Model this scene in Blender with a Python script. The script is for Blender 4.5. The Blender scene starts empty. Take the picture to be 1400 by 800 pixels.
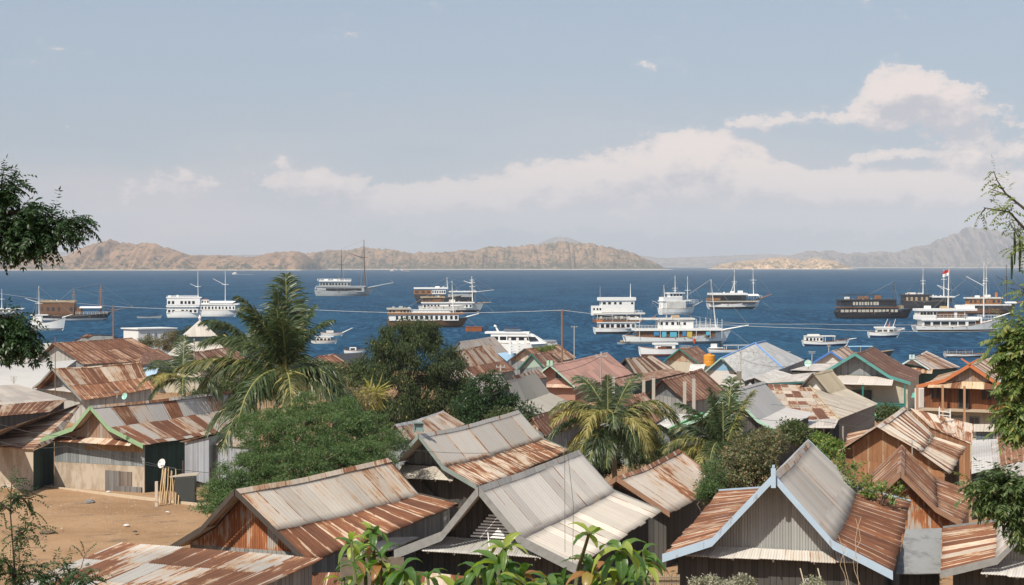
import bpy, math, random
import numpy as np
from mathutils import Vector, noise as mnoise
random.seed(7); RS = np.random.RandomState(7)
S = bpy.context.scene
R = math.radians
# ---------------- camera, world, sun, exposure ----------------
F_PX = 2200.0                     # focal length in units of a 1400 wide frame
CAMH = 20.0
cam_d = bpy.data.cameras.new('camera'); cam = bpy.data.objects.new('camera', cam_d)
S.collection.objects.link(cam); S.camera = cam
cam.location = (0, 0, CAMH); cam.rotation_euler = (R(90), 0, 0)
cam_d.sensor_width = 36; cam_d.lens = 36 * F_PX / 1400
cam_d.shift_y = -38 / 1400; cam_d.clip_start = 0.5; cam_d.clip_end = 60000
SUN_EL, SUN_AZ = 49, 217          # azimuth clockwise from +Y: the sun stands behind and left of the camera
to_sun = Vector((math.sin(R(SUN_AZ)) * math.cos(R(SUN_EL)), math.cos(R(SUN_AZ)) * math.cos(R(SUN_EL)), math.sin(R(SUN_EL))))
sd = bpy.data.lights.new('sun', 'SUN'); sd.energy = 5.0; sd.angle = R(0.5); sd.color = (1.0, 0.93, 0.82)
so = bpy.data.objects.new('sun', sd); S.collection.objects.link(so)
so.rotation_euler = (-to_sun).to_track_quat('-Z', 'Y').to_euler(); so.location = (-40, -60, 90)
S.view_settings.view_transform = 'Standard'; S.view_settings.look = 'None'
S.view_settings.exposure = 0.10; S.view_settings.gamma = 1.0
S.render.engine = 'CYCLES'
S.cycles.use_denoising = True
try: S.cycles.denoiser = 'OPENIMAGEDENOISE'
except Exception: pass
S.cycles.max_bounces = 6; S.cycles.diffuse_bounces = 2; S.cycles.glossy_bounces = 2
S.cycles.transmission_bounces = 3; S.cycles.volume_bounces = 0; S.cycles.transparent_max_bounces = 8
S.cycles.sample_clamp_indirect = 4.0

class NT:
    """tiny helper to write node trees as expressions"""
    def __init__(s, tree): s.t = tree; s.n = tree.nodes; s.l = tree.links
    def node(s, typ, **kw):
        nd = s.n.new(typ)
        for k, v in kw.items(): setattr(nd, k, v)
        return nd
    def link(s, a, b): s.l.new(a, b)
    def setin(s, sock, v):
        if isinstance(v, bpy.types.NodeSocket): s.l.new(v, sock)
        elif v is not None: sock.default_value = v
    def m(s, op, a, b=None, c=None, clamp=False):
        nd = s.node('ShaderNodeMath', operation=op, use_clamp=clamp)
        s.setin(nd.inputs[0], a); s.setin(nd.inputs[1], b); s.setin(nd.inputs[2], c)
        return nd.outputs[0]
    def vm(s, op, a, b=None):
        nd = s.node('ShaderNodeVectorMath', operation=op); s.setin(nd.inputs[0], a); s.setin(nd.inputs[1], b)
        return nd.outputs[0]
    def xyz(s, x=0.0, y=0.0, z=0.0):
        nd = s.node('ShaderNodeCombineXYZ')
        for i, v in enumerate((x, y, z)): s.setin(nd.inputs[i], v)
        return nd.outputs[0]
    def sep(s, v):
        nd = s.node('ShaderNodeSeparateXYZ'); s.link(v, nd.inputs[0]); return nd.outputs
    def noise(s, vec, scale=1.0, detail=3.0, rough=0.5, dist=0.0, dim='3D'):
        nd = s.node('ShaderNodeTexNoise', noise_dimensions=dim); s.setin(nd.inputs['Vector'], vec)
        nd.inputs['Scale'].default_value = scale; nd.inputs['Detail'].default_value = detail
        nd.inputs['Roughness'].default_value = rough; nd.inputs['Distortion'].default_value = dist
        return nd.outputs[0]
    def white(s, vec):
        nd = s.node('ShaderNodeTexWhiteNoise', noise_dimensions='3D'); s.setin(nd.inputs['Vector'], vec); return nd.outputs[0]
    def ramp(s, fac, stops, interp='LINEAR'):
        nd = s.node('ShaderNodeValToRGB'); cr = nd.color_ramp; cr.interpolation = interp
        while len(cr.elements) < len(stops): cr.elements.new(0.5)
        for e, (p, c) in zip(cr.elements, stops):
            e.position = p; e.color = (c[0], c[1], c[2], 1) if not isinstance(c, (int, float)) else (c, c, c, 1)
        s.setin(nd.inputs[0], fac); return nd.outputs[0]
    def mix(s, f, a, b):
        nd = s.node('ShaderNodeMix', data_type='RGBA')
        s.setin(nd.inputs[0], f)
        for sock, v in ((nd.inputs[6], a), (nd.inputs[7], b)):
            if isinstance(v, tuple): v = (v[0], v[1], v[2], 1)
            s.setin(sock, v)
        return nd.outputs[2]
    def smooth(s, v, a, b, lo=0.0, hi=1.0):
        nd = s.node('ShaderNodeMapRange', interpolation_type='SMOOTHSTEP')
        s.setin(nd.inputs[0], v)
        for i, x in enumerate((a, b, lo, hi)): s.setin(nd.inputs[i + 1], x)
        return nd.outputs[0]

# ---- sky: Nishita plus cloud banks placed by direction on the sky itself ----
W = bpy.data.worlds.new('World'); S.world = W; W.use_nodes = True
w = NT(W.node_tree); w.n.clear()
bg = w.node('ShaderNodeBackground'); wo = w.node('ShaderNodeOutputWorld'); w.link(bg.outputs[0], wo.inputs[0])
sky = w.node('ShaderNodeTexSky', sky_type='NISHITA', sun_disc=False)
sky.sun_elevation = R(SUN_EL); sky.sun_rotation = R(SUN_AZ); sky.air_density = 1.0; sky.dust_density = 2.5; sky.ozone_density = 1.5
SKY_STR = 0.095
bg.inputs[1].default_value = SKY_STR
tc = w.node('ShaderNodeTexCoord')
dx, dy, dz = w.sep(tc.outputs['Generated'])
dyc = w.m('MAXIMUM', dy, 0.05)
az = w.m('DIVIDE', dx, dyc); el = w.m('DIVIDE', dz, dyc)        # tangents of azimuth and elevation
P = w.xyz(az, el, 0.0)
def fb(off=(0, 0, 0), sc=9.0, det=7.0, sy=1.7, rough=0.55):
    v = w.vm('ADD', w.vm('MULTIPLY', P, (1, sy, 1)), off)
    return w.noise(v, sc, det, rough)
front = w.smooth(dy, 0.15, 0.4)
def bump2(cx, cy, rx, ry, k, ox, oy):        # soft ellipse in the same direction space
    a = w.m('DIVIDE', w.m('SUBTRACT', az, cx - ox), rx); b = w.m('DIVIDE', w.m('SUBTRACT', el, cy - oy), ry)
    r2 = w.m('ADD', w.m('MULTIPLY', a, a), w.m('MULTIPLY', b, b))
    return w.m('MULTIPLY', w.m('EXPONENT', w.m('MULTIPLY', r2, -1.0)), k)
px = lambda x, y: ((x - 700) / 2200.0, (362 - y) / 2200.0)
BL = [(1235, 120, 62, 24, 1.0), (1300, 142, 70, 30, .7), (1180, 158, 120, 32, .5), (1045, 163, 55, 14, .62), (1110, 205, 70, 24, -.55), (1125, 118, 50, 26, -.45), (1395, 108, 45, 36, -.5), (1280, 226, 90, 12, -.3), (1360, 192, 100, 50, .5),
      (960, 204, 62, 28, .9), (885, 226, 80, 34, .8), (775, 250, 90, 34, .7), (1015, 240, 80, 34, .7), (1080, 264, 120, 34, .75), (1230, 272, 200, 38, .75), (900, 278, 300, 42, .8), (1350, 262, 160, 40, .7),
      (1190, 213, 80, 9, .5), (650, 286, 150, 32, .5), (430, 246, 70, 17, .58), (300, 266, 160, 26, .40), (140, 245, 130, 24, .24), (560, 270, 120, 26, .45)]
def cover(ox=0.0, oy=0.0):
    out = None
    for (x, y, rx, ry, k) in BL:
        cx, cy = px(x, y); b = bump2(cx, cy, rx / 2200.0, ry / 2200.0, k, ox, oy)
        out = b if out is None else w.m('ADD', out, b)
    n = fb((ox, oy * 1.7, 0), 15.0, 10.0, 1.7, 0.66); n2 = fb((ox + 3.0, oy * 1.5, 0), 55.0, 6.0, 1.5, 0.62)
    return w.m('ADD', w.m('MULTIPLY', out, 1.0), w.m('ADD', w.m('MULTIPLY', w.m('SUBTRACT', n, 0.5), 2.0), w.m('MULTIPLY', w.m('SUBTRACT', n2, 0.5), 1.05)))
c0_ = cover(); c1_ = cover(-0.004, 0.0085)
m1 = w.m('ADD', w.m('MULTIPLY', w.smooth(c0_, 0.15, 0.85), 0.42), w.m('MULTIPLY', w.smooth(c0_, 0.34, 0.50), 0.55))
veil = w.m('MULTIPLY', w.smooth(el, 0.125, 0.035), w.smooth(w.noise(w.vm('MULTIPLY', P, (1, 4, 1)), 4.0, 4.0), 0.3, 0.75))
lit = w.smooth(w.m('SUBTRACT', c0_, c1_), -0.30, 0.42)
lit = w.m('MULTIPLY', lit, w.smooth(el, 0.012, 0.075, 0.40, 1.0))
k_ = 0.95 / SKY_STR
ccol = w.mix(lit, (0.535 * k_, 0.52 * k_, 0.565 * k_), (0.93 * k_, 0.80 * k_, 0.735 * k_))
skyc = w.mix(0.60, sky.outputs[0], (0.46 * k_, 0.555 * k_, 0.68 * k_))      # the thin high veil that greys the blue
skyc = w.mix(w.m('MULTIPLY', veil, 0.72), skyc, (0.68 * k_, 0.61 * k_, 0.61 * k_))
allc = w.mix(w.m('MULTIPLY', w.m('MULTIPLY', m1, front), 0.95), skyc, ccol)
w.link(allc, bg.inputs[0])

# ---------------- object helpers ----------------
COL = S.collection.objects
def tag(o, label=None, cat=None, group=None, kind=None):
    if label: o['label'] = label
    if cat: o['category'] = cat
    if group: o['group'] = group
    if kind: o['kind'] = kind
    return o
def root(name, loc, label, cat, group=None):
    o = bpy.data.objects.new(name, None); COL.link(o); o.location = loc; o.empty_display_size = 0.3
    return tag(o, label, cat, group)
def mesh_obj(name, verts, faces, mat, parent=None, uvs=None, smooth=False, mats=None, midx=None):
    """one mesh object from world coordinates; uvs: one (u,v) per loop"""
    me = bpy.data.meshes.new(name)
    off = parent_world(parent)
    V = np.asarray(verts, dtype=np.float64).reshape(-1, 3) - off
    me.from_pydata(V.tolist(), [], [list(map(int, f)) for f in faces]); 
    if uvs is not None:
        ul = me.uv_layers.new(name='UVMap'); ul.data.foreach_set('uv', np.asarray(uvs, dtype=np.float32).ravel())
    for mm in (mats or [mat]): me.materials.append(mm)
    if midx is not None: me.polygons.foreach_set('material_index', midx)
    if smooth: me.polygons.foreach_set('use_smooth', [True] * len(me.polygons))
    me.update()
    o = bpy.data.objects.new(name, me); COL.link(o)
    if parent is not None: o.parent = parent
    return o
def parent_world(p):
    off = np.zeros(3)
    while p is not None: off = off + np.array(p.location); p = p.parent
    return off
def quad_mesh(name, V, mat, parent=None, n=4, uv=None):
    """many separate n-gons in one mesh, fast: V (k,n,3)"""
    V = np.asarray(V, dtype=np.float32); k = V.shape[0]
    V = V - parent_world(parent).astype(np.float32)
    me = bpy.data.meshes.new(name)
    me.vertices.add(k * n); me.vertices.foreach_set('co', V.ravel())
    me.loops.add(k * n); me.loops.foreach_set('vertex_index', np.arange(k * n, dtype=np.int32))
    me.polygons.add(k); me.polygons.foreach_set('loop_start', np.arange(0, k * n, n, dtype=np.int32))
    me.polygons.foreach_set('loop_total', np.full(k, n, dtype=np.int32))
    if uv is not None:
        ul = me.uv_layers.new(name='UVMap'); ul.data.foreach_set('uv', np.tile(np.asarray(uv, np.float32), (k, 1)).ravel())
    me.materials.append(mat); me.update(calc_edges=True)
    o = bpy.data.objects.new(name, me); COL.link(o)
    if parent is not None: o.parent = parent
    return o
class MB:
    def __init__(s): s.v = []; s.f = []; s.uv = []
    def face(s, pts, uv=None):
        i = len(s.v); s.v += [tuple(p) for p in pts]; s.f.append(list(range(i, i + len(pts))))
        s.uv += list(uv) if uv is not None else [(p[0] + p[1] * .31, p[2]) for p in pts]
    def hexa(s, b, t):
        """b,t: 4 bottom and 4 top points, same order"""
        n = 4
        s.face(b[::-1]); s.face(t)
        for i in range(n):
            j = (i + 1) % n; s.face([b[i], b[j], t[j], t[i]])
    def box(s, c, sx, sy, sz, yaw=0.0):
        """c = centre of the bottom face"""
        cy, sn = math.cos(yaw), math.sin(yaw)
        q = []
        for a, b in ((-1, -1), (1, -1), (1, 1), (-1, 1)):
            x, y = a * sx / 2, b * sy / 2
            q.append((c[0] + x * cy - y * sn, c[1] + x * sn + y * cy))
        s.hexa([(x, y, c[2]) for x, y in q], [(x, y, c[2] + sz) for x, y in q])
    def bar(s, p, q, r, r2=None, n=6, cap=True):
        p = Vector(p); q = Vector(q); r2 = r if r2 is None else r2
        d = (q - p); 
        if d.length < 1e-6: return
        d.normalize(); a = d.orthogonal().normalized(); b = d.cross(a)
        P0 = [p + (a * math.cos(2 * math.pi * i / n) + b * math.sin(2 * math.pi * i / n)) * r for i in range(n)]
        P1 = [q + (a * math.cos(2 * math.pi * i / n) + b * math.sin(2 * math.pi * i / n)) * r2 for i in range(n)]
        for i in range(n):
            j = (i + 1) % n; s.face([P0[i], P0[j], P1[j], P1[i]])
        if cap: s.face(P0[::-1]); s.face(P1)
    def tube(s, pts, radii, n=6):
        for i in range(len(pts) - 1): s.bar(pts[i], pts[i + 1], radii[i], radii[i + 1], n, cap=(i == 0 or i == len(pts) - 2))
    def plate(s, pts, t):
        """polygon pts given a thickness t downwards"""
        s.face(pts); lo = [(p[0], p[1], p[2] - t) for p in pts]; s.face(lo[::-1])
        for i in range(len(pts)):
            j = (i + 1) % len(pts); s.face([pts[i], lo[i], lo[j], pts[j]])
    def build(s, name, mat, parent=None, smooth=False):
        return mesh_obj(name, s.v, s.f, mat, parent, s.uv, smooth)
def ground_z(y):
    return float(np.interp(y, GPX, GPZ))
GPX = [-60, 0, 14, 30, 45, 60, 100, 170, 250, 290, 306, 370, 5000, 40000]
GPZ = [19, 18.2, 14.5, 9.2, 8.0, 7.7, 6.2, 4.0, 2.2, 0.8, -0.6, -3.5, -8, -8]
def at(px_, py_, D):
    """the point at distance D seen in the photo's direction (px, py)"""
    return Vector(((px_ - 700) / F_PX * D, D, CAMH - (py_ - 362) / F_PX * D))

# ---------------- materials ----------------
MATS = {}
def new_mat(name):
    m = bpy.data.materials.new(name); m.use_nodes = True; t = NT(m.node_tree); t.n.clear()
    out = t.node('ShaderNodeOutputMaterial'); p = t.node('ShaderNodeBsdfPrincipled'); t.link(p.outputs[0], out.inputs[0])
    return m, t, p, out
def bump(t, p, h, strength=0.5, dist=0.02):
    b = t.node('ShaderNodeBump'); b.inputs['Strength'].default_value = strength; b.inputs['Distance'].default_value = dist
    t.link(h, b.inputs['Height']); t.link(b.outputs[0], p.inputs['Normal'])
ZINC = (0.44, 0.41, 0.37); PALE = (0.60, 0.545, 0.475); TAN = (0.46, 0.29, 0.165); RUST = (0.245, 0.098, 0.046); DEEP = (0.100, 0.042, 0.025)
def roof_mat(rust=0.5, var=0.5, seed=0, light=ZINC, tan=TAN, rustc=RUST, deep=DEEP, sheet=0.8, row=2.2, streak=0.5, patch=0.35, corr=0.27, contrast=1.0, edge=0.10):
    key = ('roof', rust, var, seed, light, tan, rustc, deep, sheet, row, streak, patch, corr)
    if key in MATS: return MATS[key]
    m, t, p, out = new_mat('corrugated_sheet')
    uv = t.node('ShaderNodeUVMap'); uv.uv_map = 'UVMap'
    u, v, _ = t.sep(uv.outputs[0])
    su = t.m('DIVIDE', u, sheet); iu = t.m('FLOOR', su)
    r1 = t.white(t.xyz(iu, 3.3 + seed, 0))
    vv = t.m('ADD', t.m('DIVIDE', v, row), t.m('MULTIPLY', r1, 0.10)); iv = t.m('FLOOR', vv); fv = t.m('FRACT', vv)
    rnd = t.white(t.xyz(iu, iv, seed * 1.7 + 0.5)); rnd2 = t.white(t.xyz(iu, iv, seed * 1.7 + 9.5))
    st = t.noise(t.xyz(t.m('MULTIPLY', u, 9.0), t.m('MULTIPLY', v, 0.55), seed), 1.0, 4.0, 0.6)
    st2 = t.noise(t.xyz(t.m('MULTIPLY', u, 2.2), t.m('MULTIPLY', v, 0.8), seed + 5.0), 1.0, 5.0, 0.65)
    pt = t.noise(t.xyz(t.m('MULTIPLY', u, 0.28), t.m('MULTIPLY', v, 0.45), seed + 20.0), 1.0, 3.0, 0.6)
    endr = t.smooth(t.m('ADD', fv, t.m('MULTIPLY', t.m('SUBTRACT', st, 0.5), 0.5)), 0.84, 1.0)
    fu = t.m('FRACT', su); sider = t.smooth(t.m('ABSOLUTE', t.m('SUBTRACT', fu, 0.5)), 0.43, 0.5)
    T = t.m('ADD', rust, t.m('MULTIPLY', t.m('SUBTRACT', rnd, 0.5), var))
    T = t.m('ADD', T, t.m('MULTIPLY', t.m('SUBTRACT', st, 0.5), streak))
    T = t.m('ADD', T, t.m('MULTIPLY', t.m('SUBTRACT', st2, 0.5), streak * 1.3))
    fl = t.noise(t.xyz(t.m('MULTIPLY', u, 32.0), t.m('MULTIPLY', v, 0.35), seed + 2.0), 1.0, 2.0, 0.5)
    T = t.m('ADD', T, t.m('MULTIPLY', t.m('SUBTRACT', fl, 0.5), 0.22 + streak * .25))
    T = t.m('ADD', T, t.m('MULTIPLY', t.m('SUBTRACT', pt, 0.5), patch))
    T = t.m('ADD', T, t.m('MULTIPLY', endr, edge)); T = t.m('ADD', T, t.m('MULTIPLY', sider, edge * 0.9))
    sp = t.noise(t.xyz(t.m('MULTIPLY', u, 5.0), t.m('MULTIPLY', v, 0.8), seed + 40.0), 1.0, 6.0, 0.72)
    T = t.m('ADD', T, t.m('MULTIPLY', t.smooth(sp, 0.60, 0.72), 0.24))
    thin = t.m('MULTIPLY', t.smooth(t.m('ABSOLUTE', t.m('SUBTRACT', fu, 0.5)), 0.470, 0.492), t.smooth(st2, 0.40, 0.56))
    wide = t.m('MULTIPLY', t.smooth(t.m('ABSOLUTE', t.m('SUBTRACT', fu, 0.5)), 0.415, 0.450), t.smooth(t.noise(t.xyz(t.m('MULTIPLY', iu, 3.1), t.m('MULTIPLY', v, 0.9), seed), 1.0, 3.0), 0.36, 0.50))
    isr = t.smooth(T, 0.50, 0.58)
    T = t.m('ADD', T, t.m('MULTIPLY', t.m('MULTIPLY', thin, t.m('SUBTRACT', 1.0, isr)), 0.26))
    T = t.m('SUBTRACT', T, t.m('MULTIPLY', t.m('MULTIPLY', wide, isr), 0.32))
    l2 = tuple(min(c * 1.13, .8) for c in light)
    c = t.ramp(T, [(0.0, l2), (0.30, light), (0.45, tuple(light[i] * .65 + tan[i] * .35 for i in range(3))), (0.50, tan), (0.56, rustc), (0.72, tuple((rustc[i] + deep[i]) / 2 for i in range(3))), (1.0, deep)])
    br = t.m('ADD', 0.80, t.m('MULTIPLY', rnd2, 0.32)); br = t.m('MULTIPLY', br, t.m('ADD', 0.84, t.m('MULTIPLY', fl, 0.32))); fine = t.m('ADD', 0.90, t.m('MULTIPLY', t.noise(t.xyz(t.m('MULTIPLY', u, 14), t.m('MULTIPLY', v, 6), seed), 1.0, 4.0, 0.7), 0.2))
    groove_shade = t.m('ADD', 0.93, t.m('MULTIPLY', t.m('SINE', t.m('MULTIPLY', u, 2 * math.pi / 0.27)), 0.05))  # shading of the corrugation put into the sheet colour as stripes
    sc = t.m('MULTIPLY', t.m('MULTIPLY', br, fine), groove_shade)
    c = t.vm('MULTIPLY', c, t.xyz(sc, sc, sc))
    t.link(c, p.inputs['Base Color'])
    t.setin(p.inputs['Roughness'], t.smooth(T, 0.3, 0.7, 0.52, 0.85)); p.inputs['Specular IOR Level'].default_value = 0.35
    if corr > 0:
        h = t.m('MULTIPLY', t.m('SINE', t.m('MULTIPLY', u, 2 * math.pi / corr)), 0.5)
        h = t.m('ADD', h, t.m('MULTIPLY', sider, 0.8)); h = t.m('ADD', h, t.m('MULTIPLY', rnd, 0.6)); h = t.m('ADD', h, t.m('MULTIPLY', st2, 0.5))
        bump(t, p, h, 0.5, 0.022)
    else:
        h = t.m('ADD', t.m('MULTIPLY', rnd, 0.6), t.m('MULTIPLY', sider, 0.7)); h = t.m('ADD', h, t.m('MULTIPLY', st2, 0.6)); bump(t, p, h, 0.5, 0.015)
    MATS[key] = m; return m
def plain(name, col, rough=0.7, spec=0.3, var=0.12, scale=1.5, metal=0.0, bumpy=0.0, stain=None, stain_amt=0.0):
    key = ('plain', name, col, rough, var, scale, stain, stain_amt)
    if key in MATS: return MATS[key]
    m, t, p, out = new_mat(name)
    g = t.node('ShaderNodeNewGeometry')
    n = t.noise(g.outputs['Position'], scale, 5.0, 0.6)
    f = t.m('ADD', 1.0 - var, t.m('MULTIPLY', n, var * 2))
    c = t.vm('MULTIPLY', t.xyz(*col), t.xyz(f, f, f))
    if stain:
        n2 = t.noise(t.vm('MULTIPLY', g.outputs['Position'], (1, 1, 0.35)), scale * 1.3, 6.0, 0.7)
        c = t.mix(t.smooth(n2, 0.62 - stain_amt * .4, 0.72 - stain_amt * .3), c, stain)
    t.link(c, p.inputs['Base Color']); p.inputs['Roughness'].default_value = rough; p.inputs['Metallic'].default_value = metal
    p.inputs['Specular IOR Level'].default_value = spec
    if bumpy: bump(t, p, t.noise(g.outputs['Position'], scale * 6, 4.0, 0.6), bumpy, 0.02)
    MATS[key] = m; return m
def boards(name, col, col2=None, width=0.18, var=0.35, rough=0.8, horiz=False):
    """weathered boards from the UV map, u across the boards, in metres"""
    key = ('boards', name, col, col2, width, horiz)
    if key in MATS: return MATS[key]
    m, t, p, out = new_mat(name)
    uv = t.node('ShaderNodeUVMap'); uv.uv_map = 'UVMap'; u, v, _ = t.sep(uv.outputs[0])
    if horiz: u, v = v, u
    su = t.m('DIVIDE', u, width); iu = t.m('FLOOR', su); fu = t.m('ABSOLUTE', t.m('SUBTRACT', t.m('FRACT', su), 0.5))
    r = t.white(t.xyz(iu, 1.0, 2.0)); n = t.noise(t.xyz(t.m('MULTIPLY', u, 14.0), t.m('MULTIPLY', v, 0.9), 0.0), 1.0, 5.0, 0.65)
    big = t.noise(t.xyz(t.m('MULTIPLY', u, 0.8), t.m('MULTIPLY', v, 0.9), 4.0), 1.0, 3.0)
    c = t.mix(t.smooth(t.m('ADD', t.m('MULTIPLY', r, .5), t.m('MULTIPLY', n, .7)), 0.25, 0.95), col, col2 or tuple(x * .5 for x in col))
    f = t.m('ADD', 1.0 - var / 2, t.m('MULTIPLY', big, var)); f = t.m('MULTIPLY', f, t.smooth(fu, 0.5, 0.44, 0.25, 1.0))
    t.link(t.vm('MULTIPLY', c, t.xyz(f, f, f)), p.inputs['Base Color']); p.inputs['Roughness'].default_value = rough; p.inputs['Specular IOR Level'].default_value = .2
    bump(t, p, t.m('ADD', t.smooth(fu, 0.5, 0.42), t.m('MULTIPLY', n, .3)), 0.6, 0.02)
    MATS[key] = m; return m
def leaf_mat(name, c1, c2, c3=None, trans=0.35, rough=0.45, f3=0.06):
    key = ('leaf', name, c1, c2, c3)
    if key in MATS: return MATS[key]
    m, t, p, out = new_mat(name)
    g = t.node('ShaderNodeNewGeometry'); r = g.outputs['Random Per Island']
    c = t.mix(r, c1, c2)
    if c3: c = t.mix(t.smooth(t.m('FRACT', t.m('MULTIPLY', r, 7.31)), 1.0 - f3 * 1.3, 1.0 - f3), c, c3)
    t.link(c, p.inputs['Base Color']); p.inputs['Roughness'].default_value = rough; p.inputs['Specular IOR Level'].default_value = 0.35
    tr = t.node('ShaderNodeBsdfTranslucent'); t.link(t.vm('MULTIPLY', c, (1.3, 1.5, 0.7)), tr.inputs[0])
    mx = t.node('ShaderNodeMixShader'); mx.inputs[0].default_value = trans
    t.link(p.outputs[0], mx.inputs[1]); t.link(tr.outputs[0], mx.inputs[2]); t.link(mx.outputs[0], out.inputs[0])
    MATS[key] = m; return m
WOOD = plain('weathered_wood', (0.20, 0.165, 0.13), 0.85, 0.15, 0.35, 4.0)
DARKWOOD = plain('dark_wood', (0.075, 0.06, 0.05), 0.85, 0.15, 0.3, 4.0)
GREYWOOD = boards('grey_boards', (0.30, 0.29, 0.27), (0.17, 0.165, 0.16))
BARK = plain('bark', (0.16, 0.125, 0.095), 0.9, 0.1, 0.35, 6.0, bumpy=0.6)
DARKIN = plain('dark_glass', (0.02, 0.022, 0.025), 0.25, 0.5, 0.1)
CONC = plain('concrete', (0.46, 0.42, 0.36), 0.9, 0.15, 0.15, 1.2, stain=(0.27, 0.24, 0.20), stain_amt=0.25)
WHITE = plain('white_paint', (0.72, 0.71, 0.68), 0.45, 0.4, 0.06, 0.7)
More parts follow.
